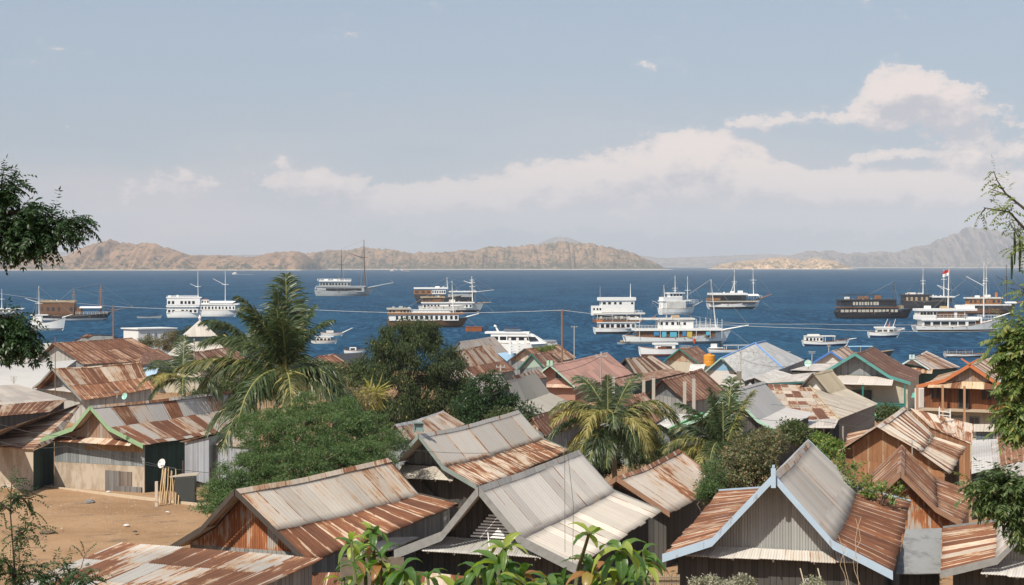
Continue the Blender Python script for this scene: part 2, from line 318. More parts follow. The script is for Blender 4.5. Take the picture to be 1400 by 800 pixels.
# ---------------- measured corner points of the roofs, in metres ----------------
HV={
'h1':[[8.27,50.82,13.35],[11.63,63.2,13.08],[11.8,49.84,10.44],[15.42,62.23,10.84],[4.85,51.8,10.63],[8.23,64.18,10.96],[10.04,50.32,11.31],[13.45,62.7,11.28],[6.39,51.32,11.23],[9.83,63.7,11.14]],
'h2':[[-1.05,51.53,12.86],[2.53,61.76,12.84],[2.06,50.48,10.52],[5.6,60.71,10.7],[-3.82,52.58,10.63],[-0.29,62.81,10.61],[0.28,51.07,11.32],[3.87,61.3,11.36],[-2.24,51.98,11.33],[1.33,62.21,11.33]],
'h3':[[-4.49,77.77,11.76],[0.32,88.29,11.97],[-1.67,76.75,9.43],[3.09,87.27,9.92],[-5.73,78.8,10.33],[-1.17,89.32,10.23],[-3.3,77.21,10.31],[1.64,87.73,10.51],[-5.67,78.33,10.41],[-0.86,88.85,10.62]],
'h4':[[-9.03,52.57,12.62],[-4.8,62.07,12.5],[-6.52,51.45,10.51],[-2.05,60.94,10.94],[-11.45,53.69,10.53],[-7.22,63.19,10.5],[-7.66,52.01,11.44],[-3.63,61.51,11.22],[-10.21,53.13,11.31],[-5.98,62.62,11.27]],
'h6':[[4.35,66.93,11.15],[7.71,74.7,11.38],[6.51,66.28,9.76],[9.59,74.06,9.97],[3.87,67.57,10.66],[6.95,75.35,10.56]],
'h7':[[15.69,65.0,11.58],[17.55,72.42,11.84],[18.01,64.42,9.66],[20.8,71.84,9.75],[14.55,65.58,10.76],[16.32,73.0,10.61],[17.01,64.64,10.22],[18.93,72.06,10.4],[14.49,65.36,10.31],[16.35,72.78,10.57]],
'h8':[[19.62,86.66,11.26],[23.85,97.9,11.32],[23.29,85.55,8.88],[27.32,96.79,9.05],[17.79,87.76,9.31],[20.7,99.0,9.6],[21.76,85.95,10.0],[25.4,97.19,9.66],[17.75,87.37,9.84],[21.98,98.6,9.91]],
'h9':[[16.25,48.85,12.63],[18.74,56.01,12.62],[19.31,47.85,10.5],[21.79,55.0,10.49],[13.28,49.85,10.46],[15.26,57.01,10.65],[17.7,48.37,11.0],[20.18,55.53,10.98],[14.89,49.32,10.99],[17.07,56.48,10.99]],
'h10':[[-25.45,97.22,11.43],[-19.22,110.67,11.3],[-21.96,95.85,9.24],[-17.64,109.3,9.07],[-28.81,98.58,9.33],[-22.89,112.04,9.25],[-24.28,96.78,10.23],[-19.14,110.23,10.23],[-26.63,97.66,10.1],[-20.7,111.11,10.09]],
'h14':[[-71.25,249.21,7.88],[-62.07,262.6,8.06],[-65.49,245.87,4.77],[-54.56,259.26,4.8],[-74.84,252.54,4.73],[-65.48,265.93,4.81]],
'h15':[[-45.49,159.35,9.71],[-38.54,166.89,9.91],[-41.85,156.6,6.83],[-36.33,164.13,7.47],[-48.27,162.11,7.55],[-41.66,169.64,7.5],[-43.59,157.98,8.15],[-37.62,165.51,8.49],[-47.06,160.73,8.3],[-40.11,168.27,8.49]],
'h20':[[-43.43,213.25,8.37],[-40.11,229.18,8.33],[-41.16,212.56,6.18],[-36.87,228.49,6.39],[-47.85,213.94,4.83],[-44.08,229.87,5.14]],
'h21':[[-23.95,198.1,8.74],[-22.37,201.74,8.81],[-19.9,196.37,5.99],[-18.45,200.0,6.45],[-27.96,199.84,6.11],[-26.38,203.47,6.18]],
'h24':[[-7.59,104.4,9.61],[-4.88,114.25,9.61],[-6.82,104.13,8.64],[-3.32,113.97,8.71],[-8.54,104.68,8.67],[-5.83,114.52,8.68]],
'h25':[[-9.37,286.16,6.34],[-3.4,299.29,6.67],[-7.78,285.25,3.92],[-0.68,298.38,3.72],[-11.3,287.07,3.95],[-5.34,300.21,4.28]],
'h26':[[-7.72,212.28,8.61],[-3.28,225.38,8.83],[-5.67,211.35,5.3],[0.61,224.45,5.31],[-10.23,213.22,5.37],[-5.79,226.32,5.59],[-6.35,211.72,6.53],[-1.23,224.82,6.72],[-9.23,212.85,6.63],[-4.79,225.95,6.85]],
'h27':[[-5.07,164.03,8.37],[-1.32,170.4,8.54],[-3.79,163.39,6.56],[0.0,169.76,6.81],[-5.69,164.67,6.98],[-2.06,171.04,6.98]],
'h28':[[-0.37,136.92,10.1],[2.13,146.44,10.15],[1.86,136.22,7.31],[5.37,145.74,7.48],[-2.81,137.62,7.36],[-0.31,147.14,7.4],[0.31,136.61,8.2],[3.45,146.13,8.38],[-1.45,137.23,8.4],[1.05,146.75,8.45]],
'h29':[[1.99,257.91,6.52],[7.87,270.67,6.59],[4.9,256.63,4.14],[10.78,269.38,4.45],[-0.59,259.2,4.57],[5.24,271.95,4.51]],
'h30':[[2.81,228.72,7.32],[5.14,235.36,7.27],[4.56,228.04,5.49],[6.96,234.68,5.38],[0.73,229.4,4.98],[3.11,236.04,5.08]],
'h31':[[4.48,189.54,8.2],[12.35,208.93,8.6],[7.37,188.56,5.69],[15.6,207.96,5.92],[3.03,190.51,7.01],[10.72,209.91,6.88]],
'h32':[[1.37,111.24,9.38],[5.45,126.29,9.5],[2.32,110.96,8.2],[7.45,126.0,8.32],[0.61,111.53,8.75],[4.78,126.57,8.68]],
'h33':[[14.82,210.29,7.76],[18.84,215.82,7.84],[15.96,209.05,5.84],[21.75,214.58,6.05],[13.26,211.53,5.92],[17.28,217.06,5.99]],
'h34':[[13.88,148.93,9.37],[18.88,160.37,9.65],[16.02,148.08,7.41],[21.53,159.51,7.24],[12.53,149.78,7.88],[17.46,161.22,7.88]],
'h35':[[7.24,113.71,10.54],[10.02,121.76,10.31],[9.25,113.07,8.13],[11.56,121.12,8.71],[5.3,114.35,8.29],[8.08,122.41,8.06]],
'h36':[[26.16,251.28,6.87],[30.16,262.27,6.77],[29.13,250.35,4.64],[32.31,261.34,5.03],[23.73,252.21,4.87],[27.57,263.19,4.8]],
'h37':[[27.64,212.64,7.72],[31.88,226.23,7.76],[29.49,212.03,5.83],[33.77,225.62,5.86],[25.59,213.25,5.85],[29.86,226.84,5.87]],
'h39':[[15.18,112.8,11.18],[19.17,122.6,11.08],[18.44,111.43,8.45],[22.81,121.23,8.81],[11.82,114.17,8.54],[15.82,123.97,8.44],[17.07,112.09,9.2],[20.67,121.89,9.2],[13.45,113.5,9.22],[17.44,123.31,9.12]],
'h41':[[26.55,142.12,10.37],[29.19,146.96,10.45],[30.32,140.08,7.49],[32.94,144.92,7.48],[22.79,144.17,7.49],[25.43,149.0,7.56],[27.83,141.42,8.69],[30.38,146.25,8.77],[25.25,142.83,8.77],[27.89,147.66,8.84]],
'h42':[[38.08,178.65,10.17],[42.64,189.91,10.33],[43.79,176.76,7.06],[47.94,188.02,7.44],[35.12,180.54,7.85],[39.17,191.8,7.76],[41.59,177.31,7.75],[45.68,188.57,8.34],[34.89,179.99,8.02],[39.45,191.25,8.17]],
'h43':[[49.87,251.63,6.5],[55.57,268.1,6.47],[51.66,250.91,5.17],[57.24,267.38,5.17],[47.26,252.35,4.74],[53.07,268.82,4.83]],
'h44':[[56.13,225.74,6.87],[60.94,236.45,7.32],[58.32,224.68,5.4],[65.59,235.4,5.02],[54.95,226.79,5.98],[59.87,237.51,6.0]],
'h45':[[33.72,118.52,12.67],[38.17,129.98,12.67],[36.57,117.29,10.94],[41.14,128.75,10.95],[30.21,119.74,11.02],[34.78,131.2,11.0],[35.36,117.87,11.48],[39.81,129.33,11.48],[32.01,119.16,11.5],[36.47,130.62,11.49]],
'h46':[[77.37,255.59,6.18],[82.91,266.27,6.2],[79.31,254.7,4.95],[84.75,265.39,4.94],[75.89,256.47,4.85],[81.34,267.15,4.87]],
}
PV={
'p5':[[-12.238,50.417,11.292],[-5.528,47.318,11.354],[-8.147,42.676,10.786],[-14.854,45.388,10.592]],
'p11':[[-30.199,91.01,10.237],[-30.697,114.851,10.133],[-28.938,101.862,8.841],[-28.745,96.696,8.924],[-33.061,99.635,8.814]],
'p12':[[-45.804,136.175,9.663],[-43.166,140.482,9.528],[-38.416,139.005,8.374],[-42.67,126.856,8.756]],
'p12b':[[-42.67,126.856,8.756],[-38.416,139.005,8.374],[-38.618,134.431,7.718],[-42.03,124.955,8.016]],
'p13':[[-62.071,184.536,8.173],[-56.728,209.752,7.606],[-51.649,174.813,6.492],[-60.302,179.277,6.391]],
'p13b':[[-89.857,267.143,6.4],[-81.954,286.642,6.059],[-73.204,247.006,5.067],[-77.514,230.447,5.44]],
'p17':[[-80.604,304.69,6.843],[-72.9,294.274,7.025],[-75.627,315.113,4.961],[-83.987,305.912,5.122]],
'p16':[[-59.516,261.871,6.192],[-58.244,265.294,6.132],[-54.846,261.173,4.804],[-53.946,230.447,5.44]],
'tarp':[[-52.741,230.219,5.245],[-50.89,232.762,5.188],[-46.773,210.0,5.3],[-48.853,214.098,5.208]],
'annex':[[-17.317,91.362,10.324],[-15.909,100.0,10.0],[-14.641,89.97,9.776],[-19.498,94.483,9.607]],
'awnb':[[-29.775,264.132,5.353],[-24.601,270.613,5.239],[-21.93,241.228,5.197],[-25.219,241.228,5.197]],
'p26b':[[-7.911,197.772,6.875],[-6.352,208.579,6.632],[-4.441,203.527,5.846],[-6.979,187.244,6.212]],
'p25b':[[-2.479,272.667,5.003],[0.127,279.441,4.885],[0.38,278.538,4.301],[-0.81,254.706,4.718]],
'p33b':[[11.265,179.581,7.184],[20.206,208.703,6.529],[23.129,213.795,5.715],[12.06,179.277,6.391]],
'pl':[[11.799,124.205,8.539],[14.296,122.376,8.597],[11.238,114.465,8.345],[10.148,117.5,8.25]],
'pn':[[25.599,230.809,5.732],[27.802,230.809,5.732],[26.168,220.576,5.462],[24.263,220.576,5.462]],
'p38a':[[33.909,224.701,8.969],[35.9,213.459,6.222],[26.064,180.32,6.968],[27.791,212.293,7.648]],
'p38b':[[33.909,224.701,8.969],[37.25,236.847,8.696],[44.596,245.28,5.506],[35.9,213.459,6.222]],
'p38c':[[28.026,186.842,6.921],[33.016,201.765,6.885],[34.203,196.468,6.604],[29.534,187.244,6.212]],
'p38d':[[34.203,196.468,6.604],[38.201,202.513,6.468],[35.327,192.374,6.097],[29.534,187.244,6.212]],
'p37b':[[25.949,198.223,6.665],[27.534,190.488,6.839],[27.122,180.815,6.357],[23.999,180.815,6.357]],
'p40':[[23.267,146.667,9.133],[26.437,143.607,9.23],[25.073,123.404,8.164],[19.802,121.688,8.218]],
'p40b':[[22.454,123.499,8.211],[25.073,123.404,8.164],[23.667,118.069,8.032],[21.682,118.069,8.032]],
'p40c':[[26.437,143.607,9.23],[32.519,143.658,7.528],[25.073,123.404,8.164]],
'p43b':[[42.387,225.789,6.145],[46.389,225.789,6.145],[43.202,216.01,5.665],[38.101,220.582,5.562]],
'p8b':[[27.69,111.982,10.023],[30.763,107.255,9.372],[29.545,103.336,8.445],[28.279,108.766,9.024]],
'pw':[[32.458,113.167,8.786],[34.002,113.167,8.786],[33.373,111.583,8.436],[32.004,111.583,8.436]],
'px':[[27.357,95.683,9.562],[29.25,96.913,9.516],[25.757,84.703,9.374],[23.608,82.703,9.249]],
'px2':[[28.911,95.934,9.752],[30.363,94.084,9.822],[28.052,86.921,9.49],[25.374,83.566,9.516]],
'px3':[[24.646,81.292,9.802],[27.665,85.722,9.635],[25.803,79.952,9.352],[24.895,81.501,9.294]],
'py':[[38.922,126.856,8.756],[38.731,121.727,10.317],[42.394,127.762,10.127],[41.113,123.902,8.849]],
'ppink':[[-5.619,52.825,10.444],[-2.507,62.677,10.2],[-2.737,61.441,9.946],[-4.235,55.793,10.084]],
'pwt':[[-3.192,65.031,10.511],[-2.414,64.76,10.522],[-2.135,67.111,9.933],[-2.955,65.01,10.012]],
'pbot':[[-6.492,51.936,10.061],[-3.062,52.213,10.056],[-1.398,51.257,10.075],[-1.343,49.231,9.415],[-6.713,49.231,9.415]],
'pgrey':[[13.873,56.73,10.665],[15.258,57.089,10.658],[14.131,52.963,9.841],[12.639,52.963,9.841]],
'pcor':[[14.995,50.134,10.497],[16.905,52.235,10.455],[16.541,51.111,9.778],[15.31,50.727,9.785]],
'p28b':[[0.0,160.828,8.888],[3.079,178.235,8.415],[3.847,176.316,7.658],[0.443,162.462,8.037]],
}
# ---------------- ground, water, islands ----------------
def grid_mesh(name, X, Y, Z, mat, kind=None, smooth=True):
    ny, nx = Z.shape
    V = np.stack([X, Y, Z], -1).reshape(-1, 3)
    i = np.arange(ny - 1)[:, None] * nx + np.arange(nx - 1)[None, :]
    F = np.stack([i, i + 1, i + nx + 1, i + nx], -1).reshape(-1, 4)
    me = bpy.data.meshes.new(name); me.vertices.add(len(V)); me.vertices.foreach_set('co', V.astype(np.float32).ravel())
    me.loops.add(F.size); me.loops.foreach_set('vertex_index', F.astype(np.int32).ravel())
    me.polygons.add(len(F)); me.polygons.foreach_set('loop_start', np.arange(0, F.size, 4, dtype=np.int32)); me.polygons.foreach_set('loop_total', np.full(len(F), 4, dtype=np.int32))
    me.polygons.foreach_set('use_smooth', [smooth] * len(F)); me.materials.append(mat); me.update(calc_edges=True)
    o = bpy.data.objects.new(name, me); COL.link(o)
    if kind: o['kind'] = kind
    return o
def vnoise(x, y, seed=0, octs=5, rough=0.5):
    """numpy value noise, smooth"""
    out = np.zeros(np.broadcast(x, y).shape); a = 1.0; tot = 0
    for o in range(octs):
        xi = np.floor(x).astype(int); yi = np.floor(y).astype(int); fx = x - xi; fy = y - yi
        fx = fx * fx * (3 - 2 * fx); fy = fy * fy * (3 - 2 * fy)
        def h(i, j):
            n = (i * 374761393 + j * 668265263 + (seed + o * 17) * 1442695041) & 0x7fffffff
            n = (n ^ (n >> 13)) * 1274126177 & 0x7fffffff
            return ((n ^ (n >> 16)) & 0xffff) / 65535.0
        v = (h(xi, yi) * (1 - fx) + h(xi + 1, yi) * fx) * (1 - fy) + (h(xi, yi + 1) * (1 - fx) + h(xi + 1, yi + 1) * fx) * fy
        out = out + v * a; tot += a; a *= rough; x = x * 2.03 + 11.3; y = y * 2.03 + 5.7
    return out / tot
m, t, p, out = new_mat('ground_earth')
g = t.node('ShaderNodeNewGeometry'); pos = g.outputs['Position']
n1 = t.noise(pos, 0.22, 6.0, 0.6); n2 = t.noise(pos, 2.5, 5.0, 0.7); n3 = t.noise(t.vm('ADD', pos, (40, 0, 0)), 0.6, 4.0, 0.6)
c = t.mix(t.smooth(n1, 0.35, 0.65), (0.285, 0.170, 0.092), (0.37, 0.232, 0.132))
c = t.mix(t.smooth(n3, 0.55, 0.72), c, (0.20, 0.14, 0.095))
c = t.mix(t.m('MULTIPLY', t.smooth(n2, 0.55, 0.75), 0.45), c, (0.43, 0.30, 0.19))
t.link(c, p.inputs['Base Color']); p.inputs['Roughness'].default_value = 0.95; p.inputs['Specular IOR Level'].default_value = 0.1
bump(t, p, t.m('ADD', n2, t.m('MULTIPLY', t.noise(pos, 9.0, 4.0), .5)), 0.9, 0.07)
EARTH = m
ys = np.array(sorted(set(list(np.linspace(-60, 130, 150)) + list(np.linspace(130, 420, 70)) + [600, 1000, 2000, 5000, 9000, 16500])))
tt = np.linspace(-1, 1, 120); xs = np.sign(tt) * (np.abs(tt) ** 2.4) * 8900
X, Y = np.meshgrid(xs, ys)
Z = np.interp(Y, GPX, GPZ) + (vnoise(X * 0.11 + 100, Y * 0.11, 3, 4) - 0.5) * 0.5 * np.clip((420 - Y) / 60, 0, 1)
grid_mesh('ground', X, Y, Z, EARTH, 'structure')

m, t, p, out = new_mat('sea_water')
g = t.node('ShaderNodeNewGeometry'); pos = g.outputs['Position']
n1 = t.noise(t.vm('MULTIPLY', pos, (0.55, 0.13, 1)), 1.0, 4.0, 0.62); n2 = t.noise(t.vm('MULTIPLY', pos, (1.6, 0.5, 1)), 1.0, 3.0, 0.6)
n0 = t.noise(t.vm('MULTIPLY', pos, (0.13, 0.030, 1)), 1.0, 4.0, 0.6)
n9 = t.noise(t.vm('MULTIPLY', pos, (0.020, 0.006, 1)), 1.0, 4.0, 0.6)
c = t.mix(t.smooth(n1, 0.38, 0.62), (0.002, 0.026, 0.066), (0.026, 0.100, 0.185))  # light and dark of the waves put into the base colour
c = t.mix(t.m('MULTIPLY', t.smooth(n0, 0.42, 0.58), 0.70), c, (0.006, 0.036, 0.076))
c = t.mix(t.m('MULTIPLY', t.smooth(n9, 0.47, 0.58), 0.55), c, (0.020, 0.080, 0.145))
caps = t.m('MULTIPLY', t.smooth(n2, 0.70, 0.76), t.smooth(n0, 0.52, 0.62))
c = t.mix(t.m('MULTIPLY', caps, 0.5), c, (0.5, 0.55, 0.6))
t.link(c, p.inputs['Base Color']); p.inputs['Roughness'].default_value = 0.38; p.inputs['IOR'].default_value = 1.33
p.inputs['Specular IOR Level'].default_value = 0.10
h = t.m('ADD', t.m('MULTIPLY', n1, 1.0), t.m('MULTIPLY', n2, 0.25)); h = t.m('ADD', h, t.m('MULTIPLY', n0, 2.5))
bn = t.node('ShaderNodeBump'); bn.inputs['Strength'].default_value = .8; bn.inputs['Distance'].default_value = .8; t.link(h, bn.inputs['Height'])
df = t.node('ShaderNodeBsdfDiffuse'); t.link(c, df.inputs[0]); t.link(bn.outputs[0], df.inputs['Normal'])
gl = t.node('ShaderNodeBsdfGlossy'); gl.inputs['Roughness'].default_value = .35; t.link(bn.outputs[0], gl.inputs['Normal'])
mw = t.node('ShaderNodeMixShader'); mw.inputs[0].default_value = 0.045; t.link(df.outputs[0], mw.inputs[1]); t.link(gl.outputs[0], mw.inputs[2]); t.link(mw.outputs[0], out.inputs[0])
wy = np.array(sorted(set(list(np.linspace(300, 900, 30)) + [1300, 2000, 3500, 6000, 10000, 16400])))
X, Y = np.meshgrid(np.linspace(-8800, 8800, 60), wy)
grid_mesh('sea_water', X, Y, X * 0, m, 'structure')

def hill_mat(name, grass, rock, green, gamt=0.5, sc=1.0, cliff=0.5):
    m, t, p, out = new_mat(name)
    g = t.node('ShaderNodeNewGeometry'); pos = g.outputs['Position']; x, y, z = t.sep(pos)
    q = t.vm('MULTIPLY', pos, (sc, sc, sc * 1.6))
    n = t.noise(q, 0.006, 8.0, 0.62); n2 = t.noise(t.vm('ADD', q, (900, 0, 0)), 0.022, 7.0, 0.7)
    c = t.mix(t.smooth(n, 0.35, 0.68), grass, tuple(a * .72 for a in grass))
    nz = t.sep(g.outputs['Normal'])[2]
    rk = t.noise(t.vm('MULTIPLY', pos, (sc * .03, sc * .03, sc * .012)), 1.0, 6.0, 0.7)
    rc = t.mix(t.smooth(rk, .4, .65), rock, tuple(a * .5 for a in rock))
    c = t.mix(t.smooth(nz, cliff + .12, cliff - .08), c, rc)
    low = t.smooth(z, 55 / sc, 4 / sc)
    n3 = t.noise(t.vm('ADD', q, (300, 0, 0)), 0.05, 4.0, 0.6); gm = t.smooth(t.m('ADD', t.m('ADD', t.m('MULTIPLY', n2, .5), t.m('MULTIPLY', n3, .5)), t.m('MULTIPLY', low, 0.09)), 0.63 - gamt * .1, 0.65 - gamt * .1)
    c = t.mix(t.m('MULTIPLY', gm, 0.85), c, green)
    sp = t.noise(q, 0.045, 2.0, 0.5); c = t.mix(t.m('MULTIPLY', t.smooth(sp, 0.625 - gamt * .03, 0.65 - gamt * .03), 0.95), c, green)
    c = t.mix(t.smooth(z, 3.2, 1.8), c, (0.50, 0.43, 0.34))
    t.link(c, p.inputs['Base Color']); p.inputs['Roughness'].default_value = 0.95; p.inputs['Specular IOR Level'].default_value = 0.05
    bump(t, p, t.m('ADD', n2, t.m('MULTIPLY', n, 2.0)), 0.7, 9.0 / sc)
    return m
def island(name, sil, D0, base_y, depth, mat, seed=1, amp=1.0, nx=420, ny=70, beach=3.0, cliffs=None, jag=0.0):
    """a real island: the skyline runs along a ridge at distance D0+depth*0.5, the land falls off on both sides"""
    sx = np.array([a for a, b in sil], float); sy = np.array([b for a, b in sil], float)
    pxs = np.linspace(sx[0], sx[-1], nx); v = np.linspace(0, 1, ny)
    PX, Vv = np.meshgrid(pxs, v)
    Dd = D0 + Vv * depth
    Dr = D0 + 0.5 * depth
    hr = np.interp(pxs, sx, CAMH - (sy - 362) * Dr / F_PX)
    hr = np.maximum(hr, 0); hr = hr * (1 + jag * (vnoise(pxs * .12 + seed, pxs * 0 + 2.5, seed + 40, 5, .6) - .5))
    rn = vnoise(pxs * 0.018 + seed * 7, pxs * 0 + seed, seed, 3)      # where the ridge wanders
    r = 0.42 + (rn - .5) * .25
    steep = 0.85 if cliffs is None else np.interp(pxs, [c[0] for c in cliffs], [c[1] for c in cliffs])
    a = np.clip(Vv / r[None, :], 0, 1); b = np.clip((1 - Vv) / (1 - r[None, :]), 0, 1)
    prof = np.where(Vv < r[None, :], a ** steep, b ** 0.8)
    prof = prof * (1 - .0) * (0.5 + 0.5 * np.sin((prof - .5) * math.pi)) ** 0.4 if cliffs is None else prof
    g1 = vnoise(PX * 0.05 + seed, Dd * 0.0022 * 1.0 + 3, seed + 3, 6, .55)
    gl = 1 - np.abs(2 * vnoise(PX * 0.07 + 31, Dd * 0.0015 + seed, seed + 9, 5, .55) - 1)
    Z = hr[None, :] * prof
    Z = Z + hr[None, :] * amp * ((g1 - .5) * .5 - (gl - .6) * .35) * np.sin(np.clip(prof, 0, 1) * math.pi) ** 0.8 * 1.0
    Z = Z + (vnoise(PX * .4, Dd * .02, seed + 20, 3) - .5) * 6 * prof
    Z = np.where((Vv < .001) | (Vv > .999), -6, np.maximum(Z, 0.8 * (hr[None, :] > 2) + 0.6))
    edge = np.clip(np.minimum(PX - sx[0], sx[-1] - PX) / 4.0, 0, 1); Z = np.where(edge < .1, -6, Z)
    X = (PX - 700) / F_PX * (D0 + .5 * depth) ; 
    return grid_mesh(name, X, Dd, Z, mat, 'structure')
HM1 = hill_mat('dry_hill', (0.33, 0.205, 0.125), (0.24, 0.18, 0.135), (0.045, 0.055, 0.035), 0.50)
HM2 = hill_mat('dry_hill_bushy', (0.32, 0.205, 0.125), (0.27, 0.185, 0.12), (0.045, 0.055, 0.035), 1.0)
HM3 = hill_mat('sandy_cliff', (0.46, 0.32, 0.20), (0.66, 0.44, 0.27), (0.08, 0.085, 0.05), 0.45, cliff=.80)
HM4 = hill_mat('far_mountain', (0.24, 0.195, 0.175), (0.15, 0.14, 0.145), (0.06, 0.065, 0.06), 0.6, sc=0.5, cliff=.7)
island('island_left', [(-330, 362), (-250, 352), (-120, 346), (-60, 350), (0, 356), (40, 350), (72, 344), (98, 352), (112, 343), (135, 333), (158, 328), (185, 334), (215, 333), (240, 338), (258, 347), (272, 351), (300, 349), (345, 352), (385, 345), (405, 343), (418, 347), (428, 358), (434, 372)],
       5700, 370, 900, HM1, 1, amp=1.7, jag=.26, cliffs=[(-400, .8), (255, .8), (275, .22), (420, .2), (440, .4)])
island('island_centre', [(395, 372), (405, 350), (425, 346), (450, 342), (480, 341), (500, 338), (530, 340), (560, 345), (600, 345), (632, 341), (650, 343), (672, 337), (700, 337), (740, 334), (770, 331), (800, 333), (825, 337), (845, 340), (862, 345), (880, 354), (896, 361), (905, 372)],
       6500, 368, 1100, HM2, 5, amp=1.6, jag=.24)
island('island_right', [(972, 372), (980, 362), (1000, 359), (1030, 355), (1060, 352), (1080, 353), (1098, 356), (1110, 353), (1140, 356), (1150, 361), (1158, 372)],
       7000, 366, 500, HM3, 9, jag=.25, amp=1.4, cliffs=[(0, .45), (2000, .45)])
island('mountains_far', [(1020, 368), (1060, 352), (1100, 344), (1130, 343), (1155, 347), (1180, 345), (1215, 346), (1238, 339), (1262, 335), (1290, 322), (1308, 317), (1322, 311), (1345, 313), (1362, 318), (1380, 324), (1400, 321), (1440, 330), (1500, 322), (1600, 345), (1700, 364)],
       10200, 364, 1800, HM4, 14, amp=2.0, jag=.35, nx=620)
island('mountains_distant', [(-200, 350), (60, 344), (100, 345), (180, 350), (700, 345), (735, 333), (757, 324), (775, 325), (800, 334), (840, 345), (900, 353), (960, 351), (1000, 349), (1050, 347), (1100, 352), (1200, 362)],
       13200, 363, 1800, HM4, 21)
# haze: one closed box of thin air round everything
mh = bpy.data.materials.new('haze_air'); mh.use_nodes = True; th = NT(mh.node_tree); th.n.clear()
oh_ = th.node('ShaderNodeOutputMaterial'); pv = th.node('ShaderNodeVolumePrincipled'); th.link(pv.outputs[0], oh_.inputs['Volume'])
pv.inputs['Color'].default_value = (0.86, 0.90, 0.97, 1); pv.inputs['Density'].default_value = 0.000072; pv.inputs['Anisotropy'].default_value = -0.15
hb = MB(); hb.hexa([(-9000, -80, -12), (9000, -80, -12), (9000, 17000, -12), (-9000, 17000, -12)], [(-9000, -80, 560), (9000, -80, 560), (9000, 17000, 560), (-9000, 17000, 560)])
hz = hb.build('haze', mh); hz['kind'] = 'stuff'
# ---------------- houses ----------------
GROUP_H = 'tin roofed houses of the waterfront village'
def lerp(a, b, f): return a + (b - a) * f
def panel(A, B, C, D, near, seed=0, thick=0.02, corr=0.09, uo=0.0, vo=0.0, jag=0.045, sag=0.0):
    """roof sheeting: A-B along the top, D-C along the bottom; sheets run top to bottom. near: real corrugation"""
    A, B, C, D = [np.array(p, float) for p in (A, B, C, D)]
    Lu = max(np.linalg.norm(B - A), np.linalg.norm(C - D)); Lv = max(np.linalg.norm(D - A), np.linalg.norm(C - B))
    n = np.cross(B - A, D - A); n = n / np.linalg.norm(n)
    if n[2] < 0: n = -n
    nu = int(Lu / (corr / 6)) if near else max(2, int(Lu / 0.8)); nv = 6 if near else 2
    nu = min(nu, 1100)
    u = np.linspace(0, 1, nu + 1); v = np.linspace(0, 1, nv + 1)
    U, V = np.meshgrid(u, v)
    P = (A[None, None] * (1 - U[..., None]) * (1 - V[..., None]) + B[None, None] * U[..., None] * (1 - V[..., None])
         + C[None, None] * U[..., None] * V[..., None] + D[None, None] * (1 - U[..., None]) * V[..., None])
    um = U * Lu; sh = np.floor((um + uo) / 0.8)
    rs = np.random.RandomState(seed + 5); r1 = rs.rand(400); r2 = rs.rand(400)
    shi = (sh.astype(int)) % 400
    j = (r1[shi] - .5) * jag * 2
    dn = (D - A) / Lv
    P = P + dn[None, None] * (j * (V > .999))[..., None]
    off = (0.018 if near else .008) * r2[shi] + (0.03 if near else .008) * (vnoise(um * .45 + seed, V * Lv * .5, seed, 3) - .5)
    if near: off = off + 0.013 * np.sin(um * 2 * math.pi / corr)
    P = P + n[None, None] * off[..., None]
    P[..., 2] -= sag * np.sin(np.pi * U) * (1 - .25 * np.cos(3 * np.pi * U))
    nn = (nu + 1) * (nv + 1); top = P.reshape(-1, 3); bot = top - n * thick
    i = np.arange(nv)[:, None] * (nu + 1) + np.arange(nu)[None, :]
    F = np.stack([i, i + 1, i + nu + 2, i + nu + 1], -1).reshape(-1, 4)
    Fb = F[:, ::-1] + nn
    # rims
    def rim(ix): ix = np.asarray(ix); return np.stack([ix[:-1], ix[1:], ix[1:] + nn, ix[:-1] + nn], -1)
    rims = np.concatenate([rim(np.arange(nu + 1)), rim(np.arange(nu + 1) + nv * (nu + 1)), rim(np.arange(nv + 1) * (nu + 1)), rim(np.arange(nv + 1) * (nu + 1) + nu)])
    allF = np.concatenate([F, Fb, rims])
    uvv = np.stack([um + uo, V * Lv + vo], -1).reshape(-1, 2); uvv = np.concatenate([uvv, uvv])
    return np.concatenate([top, bot]), allF, uvv[allF.ravel()]
def add_panel(name, parent, mat, pts, near, seed=0, **k):
    V, F, UV = panel(*pts, near, seed, **k)
    me = bpy.data.meshes.new(name); V = V - parent_world(parent)
    me.vertices.add(len(V)); me.vertices.foreach_set('co', V.astype(np.float32).ravel())
    me.loops.add(F.size); me.loops.foreach_set('vertex_index', F.astype(np.int32).ravel())
    me.polygons.add(len(F)); me.polygons.foreach_set('loop_start', np.arange(0, F.size, 4, dtype=np.int32)); me.polygons.foreach_set('loop_total', np.full(len(F), 4, dtype=np.int32))
    ul = me.uv_layers.new(name='UVMap'); ul.data.foreach_set('uv', UV.astype(np.float32).ravel())
    me.polygons.foreach_set('use_smooth', [near] * len(F))
    me.materials.append(mat); me.update(calc_edges=True)
    o = bpy.data.objects.new(name, me); COL.link(o); o.parent = parent; return o
def ribbon(name, parent, mat, pts, out, t=0.035, up=0.07, dn=0.16):
    """a board following pts, vertical, thickness t along out"""
    b = MB(); out = np.array(out)
    for i in range(len(pts) - 1):
        p, q = np.array(pts[i], float), np.array(pts[i + 1], float)
        d = (q - p) / np.linalg.norm(q - p) * 0.004 * i
        lo = [p - [0, 0, dn], q - [0, 0, dn], q - [0, 0, dn] + out * t, p - [0, 0, dn] + out * t]
        hi = [p + [0, 0, up], q + [0, 0, up], q + [0, 0, up] + out * t, p + [0, 0, up] + out * t]
        b.hexa([tuple(x) for x in lo], [tuple(x) for x in hi])
    return b.build(name, mat, parent)
